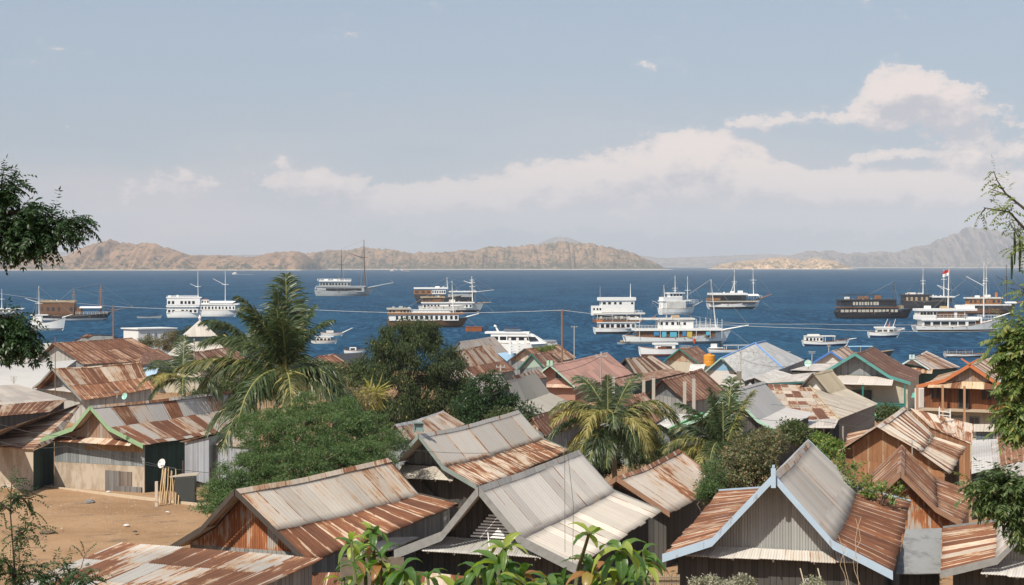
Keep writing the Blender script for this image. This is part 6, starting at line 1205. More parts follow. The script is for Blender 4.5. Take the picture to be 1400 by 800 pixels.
def palm(label, hx, hy, D, fronds, trunk_px=None, seed=3, group='coconut palms among the roofs', nuts=6, gz=None, r=.16):
    rs = np.random.RandomState(seed); heart = at(hx, hy, D); gz = ground_z(D) if gz is None else gz
    bx = at(trunk_px if trunk_px else hx + 6, hy, D).x
    rt = root('coconut_palm', (bx, D, gz), label, 'palm tree', group)
    b = MB(); n = 9; tp = []
    for i in range(n + 1):
        t = i / n; tp.append(Vector((bx + (heart.x - bx) * t ** 1.6, D, gz - .3 + (heart.z - gz + .3) * t)))
    b.tube(tp, [r * 1.5 - r * .5 * min(1, i / 3) - .03 * i / n for i in range(n + 1)], 9); b.build('trunk', PTR, rt)
    for (a, e, L, m_, cu) in fronds:
        a += rs.normal() * 9; e += rs.normal() * 6; L *= 1 + rs.normal() * .11; cu *= 1 + rs.normal() * .18
        frond(rt, heart + Vector((rs.normal() * .08, rs.normal() * .08, rs.normal() * .08)), R(a), R(e), L, m_, rs, cu)
    for i in range(nuts):
        a = 2 * math.pi * i / max(1, nuts); c = heart + Vector((math.cos(a) * .28, math.sin(a) * .28, -.22)); nb = MB()
        for j in range(5):
            f0, f1 = j / 5 * math.pi, (j + 1) / 5 * math.pi
            nb.bar(c + Vector((0, 0, .13 * math.cos(f0))), c + Vector((0, 0, .13 * math.cos(f1))), max(.005, .12 * math.sin(f0)), max(.005, .12 * math.sin(f1)), 8, False)
        nb.build('coconut', plain('coconut_husk', (0.22, 0.17, 0.06), .6), rt)
    return rt
g, y, h = PALMG, PALMY, PALMYG
# azimuth 0 = right, 90 = away, 180 = left, 270 = toward the camera
palm('tall coconut palm with upright new fronds and long drooping ones, left of centre', 392, 512, 84, [
    (100, 86, 4.2, g, .40), (60, 80, 4.2, g, .5), (150, 80, 4.2, g, .5), (30, 78, 4.0, g, .5), (200, 76, 4.2, g, .6), (250, 84, 3.8, g, .4), (280, 70, 3.6, g, 1.2), (190, 64, 4.6, g, 1.0), (10, 60, 3.6, g, 1.3),
    (180, 52, 5.2, g, 1.15), (150, 58, 5.0, g, 1.0), (215, 40, 5.0, g, 1.3), (120, 45, 4.4, g, 1.3), (20, 30, 3.4, g, 1.7), (345, 20, 3.6, g, 1.9), (0, 5, 4.6, h, 1.3), (60, 20, 3.6, g, 1.5),
    (182, 14, 5.8, h, .95), (200, -8, 5.4, g, 1.0), (222, -15, 5.4, g, 1.0), (238, 8, 4.8, g, 1.8), (265, -5, 4.4, g, 1.9), (320, -5, 4.2, g, 1.5), (340, -12, 4.4, g, 1.0), (170, 30, 5.0, g, 1.2), (300, 20, 4.0, h, 2.0), (10, -5, 4.8, g, 1.1)], trunk_px=400, seed=5)
palm('dark coconut palm whose fronds fill the space behind the tall palm', 345, 470, 112, [
    (180, 40, 3.8, g, 1.1), (160, 55, 3.8, g, 1.0), (200, 25, 3.6, g, 1.2), (140, 30, 3.8, g, 1.3), (220, 45, 3.8, g, 1.2), (100, 60, 3.8, g, .9), (250, 30, 3.8, g, 1.4), (20, 40, 3.8, g, 1.2), (0, 20, 3.6, g, 1.3), (300, 30, 3.6, g, 1.4), (60, 50, 3.8, g, 1.0), (240, 5, 3.4, g, 1.3)], seed=6, nuts=0)
palm('short green palm left of the tall palm, in front of the brown striped roof', 250, 520, 108, [
    (180, 30, 3.2, h, 1.3), (150, 55, 3.0, g, 1.1), (215, 15, 3.2, g, 1.4), (100, 65, 3.0, g, .9), (60, 50, 3.2, g, 1.2), (20, 35, 3.4, g, 1.3), (340, 15, 3.2, g, 1.4), (250, 30, 3.0, y, 1.5), (290, 20, 3.0, g, 1.5), (200, 50, 3.0, g, 1.2), (0, 10, 3.0, g, 1.3), (170, 5, 2.8, g, 1.4)], seed=7, nuts=0)
palm('drooping yellow green palm between the grey roof and the concrete posts', 836, 580, 88, [
    (90, 80, 3.2, g, .6), (45, 66, 3.6, g, .9), (135, 62, 3.8, g, 1.0), (180, 50, 4.2, h, 1.5), (0, 48, 4.0, h, 1.6), (200, 28, 4.0, y, 1.8), (165, 32, 4.4, h, 1.5), (150, 12, 4.0, h, 1.5), (345, 30, 4.0, y, 1.9), (20, 25, 4.0, h, 1.6), (320, 25, 3.8, y, 2.1), (270, 45, 3.6, g, 2.1), (235, 30, 3.8, y, 2.1), (290, 20, 3.4, g, 2.0), (190, 0, 3.8, y, 1.5), (350, 0, 3.8, h, 1.7), (255, 10, 3.4, g, 1.9), (300, 0, 3.4, g, 1.9), (115, 45, 3.8, g, 1.4), (30, 5, 3.6, h, 1.6),
    (210, -10, 3.6, h, 1.6), (330, -10, 3.6, h, 1.6), (270, -20, 3.2, g, 1.2), (240, -15, 3.2, g, 1.4), (310, -25, 3.2, g, 1.2), (180, 20, 4.2, g, 1.5), (10, 12, 4.0, g, 1.5), (60, 40, 3.4, g, 1.3)], seed=8, nuts=4)
palm('upright spiky palm left of the olive bush, right of the drooping one', 990, 618, 80, [
    (90, 86, 2.9, g, .4), (60, 74, 3.0, g, .5), (115, 78, 2.8, g, .5), (5, 66, 3.1, h, .6), (170, 62, 3.6, g, .9), (150, 70, 3.2, g, .6), (195, 38, 3.6, h, 1.3), (175, 22, 3.7, g, 1.5), (210, 12, 3.6, h, 1.6), (160, 5, 3.4, y, 1.5), (20, 34, 3.4, g, 1.6), (340, 30, 3.0, h, 1.9), (250, 40, 3.0, g, 1.8), (225, 25, 3.2, h, 1.8), (300, 25, 2.7, g, 1.9), (0, 15, 3.0, g, 1.7), (185, -5, 3.2, g, 1.5),
    (200, 25, 3.4, y, 1.7), (140, 50, 3.2, g, 1.0), (230, 0, 3.0, g, 1.6), (270, 0, 2.8, g, 1.4), (75, 60, 3.2, g, .8), (190, 55, 3.4, g, 1.0)], seed=9, nuts=0)
tree('dark_tree', 'large dark feathery tree rising over the roofs to the water, centre left', (at(565, 600, 128).x, 128, ground_z(128)), [
    (565, 492, 128, 54, 42, 3.4), (522, 492, 127, 28, 32, 2.4), (608, 510, 129, 30, 38, 2.6), (530, 545, 126, 48, 40, 3.0), (595, 555, 128, 52, 44, 3.0), (560, 460, 128, 42, 22, 2.4), (634, 548, 128, 16, 34, 2.0), (510, 585, 124, 26, 26, 2.0), (575, 590, 126, 45, 20, 2.4)],
     G_DARK, seed=11, clumps=560, crad=.60, per=120, leaf=(.26, .065), droop=1.8, flat=1.1, trunk_r=.3, limbs=60)
tree('bushy_tree', 'broad bright green feathery tree in front of the tall palm, hanging over the yard', (at(430, 700, 78).x, 76, ground_z(76)), [
    (440, 600, 77, 72, 44, 3.2), (498, 594, 78, 40, 30, 2.6), (380, 615, 76, 52, 42, 2.6), (430, 640, 74, 80, 40, 3.0), (345, 650, 73, 52, 28, 2.2), (360, 585, 78, 38, 22, 2.0), (480, 630, 75, 60, 34, 2.4), (310, 676, 71, 38, 12, 1.6), (288, 690, 70, 22, 6, 1.0), (300, 662, 72, 24, 5, 1.0), (340, 628, 75, 26, 6, 1.2), (545, 600, 77, 14, 14, 1.2), (470, 556, 80, 18, 12, 1.2), (418, 548, 80, 12, 10, 1.0), (460, 570, 79, 50, 22, 2.2), (330, 690, 70, 40, 18, 1.6), (400, 680, 71, 70, 24, 2.4), (400, 568, 80, 34, 12, 1.4)],
     G_BRIGHT, seed=12, clumps=1150, crad=.40, per=130, leaf=(.13, .04), droop=.15, flat=.40, trunk_r=.2, limbs=50)
tree('leafy_tree', 'compact dark leafy tree left of the cement grey roof', (at(665, 600, 120).x, 120, ground_z(120)), [(668, 532, 120, 30, 22, 1.5), (650, 556, 119, 30, 20, 1.5), (690, 545, 120, 14, 14, 1.0), (712, 562, 119, 26, 12, 1.0), (640, 575, 118, 22, 16, 1.2)], G_MID, seed=13, clumps=240, crad=.42, per=55, leaf=(.22, .09), droop=.8, flat=.8, trunk_r=.15)
tree('olive_bush', 'dusty olive bush with browned leaves right of the spiky palm', (at(1020, 690, 68).x, 68, ground_z(68)), [(1025, 620, 68, 36, 28, 1.4), (1052, 605, 69, 22, 20, 1.0), (1000, 650, 67, 30, 28, 1.3), (1035, 650, 68, 34, 26, 1.3), (985, 675, 66, 20, 20, 1.0)], G_OLIVE, seed=14, clumps=260, crad=.3, per=50, leaf=(.13, .07), droop=.3, flat=.9, trunk_r=.1, cat='bush')
tree('green_bush', 'fresh green bush squeezed between rusty pale roof and olive bush', (at(975, 700, 66).x, 65.5, ground_z(66)), [(974, 652, 65.5, 14, 24, .7), (968, 672, 65, 16, 14, .7)], G_BRIGHT, seed=15, clumps=80, crad=.28, per=90, leaf=(.10, .03), droop=.5, flat=1, trunk_r=.06, cat='bush')
tree('shore_bush', 'olive shrub in front of the white flat roofed building', (at(203, 480, 300).x, 300, ground_z(300)), [(203, 468, 300, 14, 8, 1.4), (190, 472, 300, 10, 6, 1.2)], G_OLIVE, seed=16, clumps=60, crad=.8, per=60, leaf=(.3, .12), trunk_r=.1, cat='bush')
tree('shore_bush', 'yellowish shrub between white building and pyramid roofed pavilion', (at(236, 480, 300).x, 301, ground_z(300)), [(236, 464, 300, 14, 12, 1.6), (228, 472, 299, 16, 8, 1.4)], leaf_mat('dry_shrub', (0.13, 0.11, 0.045), (0.20, 0.16, 0.075), None, .3), seed=17, clumps=80, crad=.8, per=60, leaf=(.3, .12), trunk_r=.1, cat='bush')
tree('shore_bush', 'dark green shrub right behind the pyramid roofed pavilion', (at(262, 480, 300).x, 296, ground_z(300)), [(256, 458, 296, 14, 10, 1.6), (300, 455, 296, 22, 12, 2.0), (250, 470, 296, 12, 8, 1.4)], G_DARK, seed=18, clumps=110, crad=.8, per=70, leaf=(.3, .12), trunk_r=.1, cat='bush')
tree('roof_weeds', 'green weeds growing on the rust roof near the shore', tuple(np.array(H29['A']) * .5 + np.array(H29['B']) * .5), [(742, 477, 262, 16, 3.0, .8), (752, 476, 262, 8, 4, .8)], G_YEL, seed=19, clumps=50, crad=.38, per=40, leaf=(.2, .08), trunk_r=.03, cat='weeds')
tree('creeper', 'light green creeper sprawling over the rusty gables at right', (at(1190, 690, 60).x, 60, ground_z(60)), [(1170, 655, 62, 20, 10, .8), (1190, 668, 61, 24, 10, .7), (1215, 672, 60, 20, 9, .7), (1148, 625, 64, 14, 14, .7), (1225, 680, 60, 12, 10, .5), (1160, 640, 63, 18, 12, .7)], G_YEL, seed=20, clumps=64, crad=.20, per=22, leaf=(.13, .08), trunk_r=.05, cat='creeper', limbs=50)
tree('garden_bush', 'small light green bush behind the grey roof peak with brown ridge', (at(1138, 640, 70).x, 70, ground_z(70)), [(1136, 612, 72, 12, 12, .8), (1122, 600, 74, 8, 8, .6)], G_YEL, seed=21, clumps=40, crad=.28, per=50, leaf=(.13, .07), trunk_r=.05, cat='bush')
tree('frond_tuft', 'yellow banana like leaves at the right foot of the tall palm', (at(530, 560, 105).x, 105, ground_z(105)), [(505, 538, 105, 14, 10, .8)], leaf_mat('banana', (0.25, 0.23, 0.06), (0.42, 0.35, 0.12), None, .35), seed=22, clumps=22, crad=.5, per=12, leaf=(.9, .12), trunk_r=.08, cat='plant', limbs=4)
tree('undergrowth_bush', 'dry brown green scrub under the tall palm', (at(480, 560, 96).x, 96, ground_z(96)), [(470, 545, 96, 44, 20, 2.0), (440, 525, 98, 30, 16, 1.6)], leaf_mat('scrub', (0.12, 0.12, 0.05), (0.24, 0.18, 0.09), None, .3), seed=23, clumps=120, crad=.45, per=50, leaf=(.2, .06), trunk_r=.08, cat='bush')

SCRUB = leaf_mat('yard_scrub', (0.045, 0.075, 0.025), (0.11, 0.13, 0.05), (0.25, 0.2, 0.1), .3, .6, .05)
for k_i, (x, yb_, D_, rx_, rz_, txt) in enumerate(((300, 545, 112, 46, 20, 'scrub filling the gap right of the short green palm'), (345, 520, 125, 50, 24, 'tall scrub behind the crown of the tall palm, left part'), (430, 525, 118, 50, 22, 'tall scrub behind the crown of the tall palm, right part'),
(400, 505, 170, 60, 16, 'distant scrub belt between the palms and the shore'), (470, 510, 175, 40, 14, 'distant scrub belt left of the dark tree'), (810, 625, 92, 34, 26, 'dark shrub under the drooping yellow green palm'), (870, 610, 95, 40, 24, 'shrub right of the drooping palm trunk, below the flat white roof'), (935, 640, 84, 34, 24, 'shrub between the two middle palms'),
        (1215, 566, 150, 20, 8, 'scrub in front of the teal balcony'), (690, 575, 118, 26, 14, 'low shrub in the gap before the cement grey roof'), (320, 472, 285, 30, 8, 'shore scrub right of the pavilion'), (1085, 590, 100, 18, 12, 'shrub in the shade between grey roof and tan hip roof'))):  # balcony scrub is added to darken the tan ground there
    tree('scrub_bush', txt, (at(x, yb_, D_).x, D_, ground_z(D_)), [(x, yb_, D_, rx_, rz_, 1.4 * D_ / 90), (x + rx_ * .5, yb_ + 4, D_ - 1, rx_ * .6, rz_ * .8, 1.2 * D_ / 90)], SCRUB if k_i not in (5, 6, 7) else G_DARK, seed=80 + k_i, clumps=130, crad=.42 * D_ / 100, per=60, leaf=(.2 * D_ / 100, .075 * D_ / 100), trunk_r=.06, cat='bush', group='scrub bushes between the houses', limbs=8)

rs = np.random.RandomState(77); n_ = 1500; Dd = 62 + 215 * rs.rand(n_) ** 1.3; pxx = rs.uniform(-120, 1560, n_); ok = ~((pxx < 310) & (Dd < 103)); Dd, pxx = Dd[ok], pxx[ok]
cc = np.stack([(pxx - 700) / F_PX * Dd, Dd, np.array([ground_z(d) for d in Dd]) + .15], 1)
o = quad_mesh('undergrowth', spray_leaves(cc, .4 + .5 * rs.rand(len(cc)), 26, .22, .09, rs, .1, .45), leaf_mat('ground_weeds', (0.04, 0.06, 0.022), (0.11, 0.11, 0.05), (0.22, 0.17, 0.10), .25, .7, .15)); o['kind'] = 'stuff'  # weeds added to cover and darken the bare gaps between houses

# ---- near branches with pinnate leaves ----
def pinnate(P, d, upv, L, n, ll, lw, rs, Q, droop=.25):
    """compound leaf: rachis from P along d, n pairs of leaflets"""
    side = d.cross(upv).normalized(); p = P.copy(); dd = d.copy()
    for i in range(n):
        p = p + dd * (L / n); dd = (dd + Vector((0, 0, -droop / n * 1.6))).normalized()
        for s in (-1, 1):
            a = (dd * .55 + side * s + Vector((0, 0, -.25 - .3 * rs.rand()))).normalized(); nr = (upv + Vector((rs.normal(), rs.normal(), rs.normal())) * .35).normalized(); w_ = a.cross(nr).normalized() * lw / 2; l_ = ll * (.75 + .4 * rs.rand())
            Q.append([p, p + a * l_ * .4 + w_, p + a * l_, p + a * l_ * .4 - w_])
    a = dd; w_ = side * lw / 2; Q.append([p, p + a * ll * .4 + w_, p + a * ll, p + a * ll * .4 - w_])
def branch_tree(name, label, base, limbs, mat, D, seed, leaf_L=.32, pairs=7, ll=.07, lw=.026, rad=.035, per=26, tw=.35, cat='tree', droop=.5, spread=.28):
    """limbs: polylines of photo points (px, py[, D]); twigs with compound leaves along them"""
    rs = np.random.RandomState(seed); rt = root(name, base, label, cat); b = MB(); Q = []
    q0 = limbs[0][1]; s0 = at(q0[0], q0[1], D); gb = Vector((s0.x + (.6 if s0.x > 0 else -.6) * (D > 20), D, ground_z(D) - .3)); tb = MB()
    tb.tube([gb, gb.lerp(s0, .5) + Vector((.05, 0, 0)), s0], [rad * 1.8, rad * 1.4, rad * 1.05], 8)
    for limb in limbs[1:]:
        e0 = at(limb[1][0], limb[1][1], D)
        if (e0 - s0).length > .05 and limb[1][0] * (1 if s0.x < 0 else -1) < -200 * 0 + (0 if s0.x < 0 else -1400): tb.tube([s0.lerp(gb, .15), s0.lerp(e0, .6), e0], [rad, rad * .9, rad * .9], 6)
    tb.build('trunk', BARK, rt)
    for li, limb in enumerate(limbs):
        dens = limb[0]; pts = [at(q[0], q[1], q[2] if len(q) > 2 else D) for q in limb[1:]]
        n = len(pts); b.tube(pts, [rad * (1 - .75 * i / (n - 1)) for i in range(n)], 6)
        tot = sum((pts[i + 1] - pts[i]).length for i in range(n - 1))
        for k in range(int(dens * per)):
            t = rs.rand() ** .75 * (n - 1); i = min(int(t), n - 2); p = pts[i].lerp(pts[i + 1], t - i); d = (pts[i + 1] - pts[i]).normalized()
            o = Vector((rs.normal(), rs.normal(), rs.normal() * .8)).normalized(); tip = p + (o * .9 + d * .6) * spread * (.4 + rs.rand()); b.bar(p, tip, .006, .003, 4, False)
            for q in range(3):
                dv = (o * .5 + d * .5 + Vector((rs.normal(), rs.normal(), rs.normal())) * .6 + Vector((0, 0, -droop * rs.rand()))).normalized()
                upv = Vector((rs.normal() * .3, rs.normal() * .3, 1)); pinnate(p.lerp(tip, .3 + .7 * rs.rand()), dv, upv, leaf_L * (.7 + .5 * rs.rand()), pairs, ll, lw, rs, Q, .6)
    b.build('branches', plain('near_bark', (0.09, 0.07, 0.055), .9, .1, .3, 6.0), rt); quad_mesh('foliage', np.array(Q), mat, rt); return rt
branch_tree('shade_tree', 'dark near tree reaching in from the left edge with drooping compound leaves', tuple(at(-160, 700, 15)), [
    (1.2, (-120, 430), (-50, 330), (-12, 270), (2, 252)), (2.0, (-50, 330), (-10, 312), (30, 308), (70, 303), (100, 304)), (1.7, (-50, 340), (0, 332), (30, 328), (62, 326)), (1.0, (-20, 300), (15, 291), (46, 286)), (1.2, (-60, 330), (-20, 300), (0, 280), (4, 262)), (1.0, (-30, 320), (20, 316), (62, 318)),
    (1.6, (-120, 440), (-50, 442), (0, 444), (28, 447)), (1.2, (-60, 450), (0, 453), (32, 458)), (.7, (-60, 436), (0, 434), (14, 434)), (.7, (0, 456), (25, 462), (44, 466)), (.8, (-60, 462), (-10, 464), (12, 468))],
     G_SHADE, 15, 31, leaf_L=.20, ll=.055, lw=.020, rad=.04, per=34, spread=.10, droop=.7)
branch_tree('right_tree', 'leafy tree entering from the right edge over the veranda house', tuple(at(1560, 800, 22)), [
    (1.4, (1520, 560), (1450, 500), (1410, 478), (1390, 472)), (1.2, (1450, 480), (1410, 458), (1394, 448)), (1.8, (1470, 520), (1425, 500), (1394, 490), (1380, 486)), (.8, (1430, 520), (1405, 514), (1392, 516)), (1.2, (1450, 570), (1415, 562), (1398, 562)), (1.2, (1450, 590), (1415, 580), (1396, 578))],
     leaf_mat('right_leaf', (0.075, 0.125, 0.035), (0.19, 0.24, 0.075), (0.30, 0.27, 0.08), .35, .4, .06), 22, 33, leaf_L=.28, ll=.11, lw=.036, rad=.05, per=30, spread=.16, droop=.6)
branch_tree('corner_tree', 'leafy tree over the striped lower roof in the lower right', tuple(at(1500, 860, 32)), [
    (1.6, (1500, 760), (1430, 690), (1385, 672), (1355, 664)), (1.6, (1450, 720), (1405, 676), (1375, 660)), (1.3, (1440, 700), (1390, 688), (1358, 684)), (1.4, (1460, 740), (1415, 704), (1388, 698)), (1.0, (1480, 760), (1430, 735), (1402, 724)), (1.2, (1450, 700), (1405, 664), (1392, 658)), (.9, (1420, 700), (1375, 678), (1342, 668))],
     leaf_mat('corner_leaf', (0.055, 0.095, 0.032), (0.14, 0.19, 0.07), (0.28, 0.27, 0.12), .35, .4, .05), 32, 34, leaf_L=.36, ll=.15, lw=.045, rad=.06, per=30, spread=.24, droop=.6)
branch_tree('pod_tree', 'thin twig with hanging pods at the upper right edge', tuple(at(1480, 520, 14)), [
    (.45, (1450, 330), (1400, 285), (1375, 265), (1362, 245)), (.5, (1420, 330), (1398, 310), (1380, 290), (1345, 284)), (.4, (1440, 390), (1404, 345), (1390, 320)), (.3, (1440, 420), (1405, 400), (1395, 392))],
     leaf_mat('pod_leaf', (0.13, 0.18, 0.05), (0.24, 0.28, 0.09), None, .4), 14, 35, leaf_L=.16, ll=.04, lw=.014, pairs=6, rad=.016, per=22, spread=.12, droop=.2)
rtp = [o for o in bpy.data.objects if o.name.startswith('pod_tree')][0]
for (x, y0, y1) in ((1387, 318, 362), (1394, 320, 372), (1383, 345, 382)):
    b = MB(); b.tube([at(x, y0, 14), at(x + .6, (y0 + y1) / 2, 14), at(x, y1, 14)], [.008, .012, .006], 6); b.build('pod', G_SHADE, rtp)
branch_tree('left_sapling', 'slender sapling with fine leaves standing in the bottom left corner', tuple(at(18, 900, 16)), [
    (1.0, (20, 900), (20, 780), (14, 700), (16, 655)), (1.0, (20, 790), (10, 770), (-10, 760)), (.8, (18, 740), (32, 728), (38, 722)), (.8, (16, 700), (4, 690), (-8, 684)), (.7, (15, 690), (26, 680), (36, 685)), (1.4, (20, 800), (20, 785), (40, 785))],
     leaf_mat('sapling_leaf', (0.04, 0.085, 0.03), (0.09, 0.14, 0.05), None, .35), 16, 36, leaf_L=.17, ll=.04, lw=.016, pairs=7, rad=.014, per=15, spread=.12, droop=.4, cat='sapling')
branch_tree('fern_plant', 'dark fern like plant at the bottom edge left, before the patchwork roof', tuple(at(88, 880, 16)), [
    (1.0, (88, 880), (90, 800), (88, 778)), (.8, (88, 800), (75, 785), (66, 776)), (.9, (90, 800), (102, 785), (112, 775)), (.7, (88, 805), (72, 800), (62, 796)), (.7, (90, 805), (108, 800), (116, 796))],
     leaf_mat('fern_leaf', (0.03, 0.07, 0.03), (0.07, 0.12, 0.045), None, .3), 16, 37, leaf_L=.2, ll=.05, lw=.017, pairs=8, rad=.012, per=10, spread=.07, droop=.2, cat='plant')
# ---- mango shoots right in front of the camera ----
mm, t, p, out = new_mat('mango_leaf')
uv = t.node('ShaderNodeUVMap'); uv.uv_map = 'UVMap'; u, v, _ = t.sep(uv.outputs[0]); gg = t.node('ShaderNodeNewGeometry'); rr = gg.outputs['Random Per Island']
cross = t.m('ABSOLUTE', t.m('SUBTRACT', u, .5))
vein = t.m('SINE', t.m('MULTIPLY', t.m('SUBTRACT', v, t.m('MULTIPLY', cross, .55)), 75.0)); vein = t.smooth(vein, .55, .95)
mid_ = t.smooth(cross, .06, .02)
c = t.mix(t.smooth(rr, .2, .9), (0.055, 0.135, 0.028), (0.145, 0.235, 0.045)); c = t.mix(t.smooth(rr, .74, .80), c, (0.34, 0.40, 0.08)); c = t.mix(t.smooth(t.m('FRACT', t.m('MULTIPLY', rr, 9.7)), .955, .965), c, (0.36, 0.15, 0.06))
c = t.mix(t.m('MULTIPLY', t.m('MAXIMUM', vein, mid_), .35), c, (0.28, 0.36, 0.12))
t.link(c, p.inputs['Base Color']); p.inputs['Roughness'].default_value = .32; p.inputs['Specular IOR Level'].default_value = .45
bump(t, p, t.m('SUBTRACT', 1.0, t.m('MAXIMUM', vein, mid_)), .35, .004)
tr = t.node('ShaderNodeBsdfTranslucent'); t.link(t.vm('MULTIPLY', c, (1.2, 1.5, .5)), tr.inputs[0]); mx = t.node('ShaderNodeMixShader'); mx.inputs[0].default_value = .42
t.link(p.outputs[0], mx.inputs[1]); t.link(tr.outputs[0], mx.inputs[2]); t.link(mx.outputs[0], out.inputs[0])
class Leaves:
    def __init__(s): s.v = []; s.f = []; s.uv = []
    def leaf(s, P, d, upv, L, w, fold=.25, droop=.9):
        n = 9; side = d.cross(upv).normalized(); upv = side.cross(d).normalized(); p = P.copy(); dd = d.copy(); rows = []
        for i in range(n + 1):
            t = i / n; ww = w * (math.sin(math.pi * t ** .8) ** .75) * .5 + .0005; wob = .04 * w * math.sin(t * 19 + L * 90)
            rows.append((p + side * ww + upv * (fold * ww + wob), p.copy(), p - side * ww + upv * (fold * ww - wob), t)); p = p + dd * (L / n); dd = (dd + Vector((0, 0, -droop / n))).normalized(); upv = side.cross(dd).normalized()
        b = len(s.v)
        for r in rows: s.v += [tuple(r[0]), tuple(r[1]), tuple(r[2])]
        for i in range(n):
            a = b + 3 * i
            for q in (0, 1):
                s.f.append([a + q, a + q + 1, a + q + 4, a + q + 3]); u0 = q * .5; s.uv += [(u0, rows[i][3]), (u0 + .5, rows[i][3]), (u0 + .5, rows[i + 1][3]), (u0, rows[i + 1][3])]
def mango(name, label, stems, seed, D=10.0):
    rs = np.random.RandomState(seed); rt = root(name, tuple(at(stems[0][1][0][0], 960, D)), label, 'mango sapling', 'mango shoots in front of the roofs'); lv = Leaves(); b = MB()
    for (nl, pts, L, dr, sun_) in stems:
        P = [at(x, y, D + rs.normal() * .25) for x, y in pts]; b.tube(P, [.016 - .008 * i / (len(P) - 1) for i in range(len(P))], 6)
        tip = P[-1]; ax = (P[-1] - P[-2]).normalized()
        for i in range(nl):
            a = i * 2.4 + rs.rand() * .6; el = rs.uniform(-.6, .6) if i > 2 else rs.uniform(.6, 1.3)
            d = Vector((math.cos(a) * math.cos(el), math.sin(a) * math.cos(el), math.sin(el))); back = rs.rand() * .10
            lv.leaf(tip - ax * back, d, Vector((rs.normal() * .25, rs.normal() * .25 - .2, 1)), L * (.6 + .45 * rs.rand()), L * .27 * (.85 + .3 * rs.rand()), .35, dr * (.9 + .8 * rs.rand()))
        for q in range(2):
            i = len(P) - 2; pp = P[i].lerp(P[i + 1], rs.rand() * .7)
            for _ in range(4): a = rs.rand() * 6.28; d = Vector((math.cos(a), math.sin(a), .2)).normalized(); lv.leaf(pp, d, Vector((0, 0, 1)), L * (.7 + .4 * rs.rand()), L * .26, .3, dr)
    b.build('stem', plain('green_stem', (0.10, 0.10, 0.045), .7), rt); mesh_obj('foliage', lv.v, lv.f, mm, rt, lv.uv, smooth=True); return rt
mango('mango_shoot', 'mango sapling with drooping leaves at bottom, before the rust lower roof', [
    (9, [(500, 860), (500, 790), (495, 745)], .17, 1.6, 0), (8, [(500, 860), (512, 780), (510, 722)], .16, 1.5, 0), (9, [(530, 860), (522, 800), (520, 765)], .19, 1.7, 0), (8, [(470, 860), (486, 800), (480, 738)], .15, 1.5, 0),
    (10, [(560, 860), (556, 810), (550, 780)], .19, 1.6, 0), (7, [(590, 870), (588, 820), (585, 790)], .17, 1.5, 0), (8, [(540, 860), (535, 815), (530, 795)], .18, 1.6, 0), (7, [(470, 870), (468, 820), (470, 790)], .16, 1.4, 0)], 51, 9.6)
mango('mango_shoot', 'mango sapling below the slatted gable vent, leaves spread wide', [
    (11, [(680, 860), (682, 800), (682, 765)], .20, 1.5, 0), (9, [(650, 860), (655, 810), (652, 778)], .19, 1.6, 0), (9, [(720, 860), (716, 815), (712, 785)], .19, 1.4, 0), (8, [(690, 870), (694, 790), (690, 748)], .15, 1.2, 0), (10, [(750, 860), (748, 820), (745, 792)], .20, 1.5, 0), (8, [(620, 870), (618, 830), (622, 806)], .17, 1.5, 0)], 52, 9.0)
mango('mango_shoot', 'mango sapling with big ribbed leaves before the white lower roof', [
    (11, [(840, 870), (845, 800), (848, 752)], .25, 1.7, 0), (9, [(880, 870), (882, 800), (880, 752)], .18, 1.5, 0), (8, [(800, 870), (806, 820), (808, 780)], .22, 1.6, 0), (7, [(780, 860), (790, 780), (806, 728)], .14, .9, 0), (8, [(860, 870), (866, 820), (870, 790)], .19, 1.5, 0), (8, [(780, 880), (776, 830), (770, 800)], .19, 1.5, 0)], 53, 9.2)
# ---------------- poles, wires, tank, yard clutter ----------------
def pole(label, x, ytop, ybot, D, r, mat, arms=(), name='utility_pole', cat='pole', top_z=None, group=None, lean=0.0):
    a = at(x, ytop, D); gz = ground_z(D) - .3
    if D > 330: gz = -1.5
    rt = root(name, (a.x, D, gz), label, cat, group)
    b = MB(); b.bar((a.x + lean, D, gz), (a.x, D, a.z), r, r * .8, 8); b.build('shaft', mat, rt)
    for (y, hw) in arms:
        c = at(x, y, D); m_ = MB(); m_.bar((c.x - hw, D - .05, c.z), (c.x + hw, D - .05, c.z), .05, n=4)
        for s in (-.85, 0, .85): m_.bar((c.x + s * hw, D - .05, c.z + .04), (c.x + s * hw, D - .05, c.z + .2), .05, .03, 6)
        m_.build('crossarm', mat, rt)
    return a
PW = plain('pole_wood', (0.24, 0.14, 0.09), .85, .15, .2, 3.0); PG = plain('pole_grey', (0.42, 0.41, 0.38), .7, .2, .1, 2.0); PC = plain('concrete_post', (0.42, 0.39, 0.34), .9, .1, .12, 2.0)
w1 = pole('brown wooden utility pole with forked arm above the far striped roof', 155, 417, 465, 285, .16, PW, ((423, 1.1),))
w2 = pole('tall reddish wooden utility pole standing at the centre shore', 768.5, 423, 492, 262, .17, PW, ((425, 1.2),))
pole('thin grey metal pole with lamp arm by the water', 785, 446, 490, 290, .09, PG, ((447, .6),), name='metal_pole')
w3 = pole('grey pole among the dark leafy tree crown at centre', 684.5, 499, 545, 140, .10, PG, ((502, .4),))
w4 = pole('grey leaning double pole before the pinkish roof, wires fanning from it', 822, 481, 528, 158, .08, PG, ((487, .6),)); 
w5 = pole('slim grey pole with a meter box by the sky blue gable', 1012.5, 478, 532, 172, .09, PG, ((497, .3),))
b = MB(); c = at(1010.5, 516, 171.8); b.box((c.x, c.y, c.z - .35), .5, .25, 1.0); tag(b.build('meter_box', plain('meter_box', (0.20, 0.18, 0.15), .6)), 'brown meter box fixed low on the slim grey pole', 'box')
w6 = pole('thin rusty pole in front of the far left grey gable', 75.5, 461, 525, 152, .05, PW, name='antenna_pole')
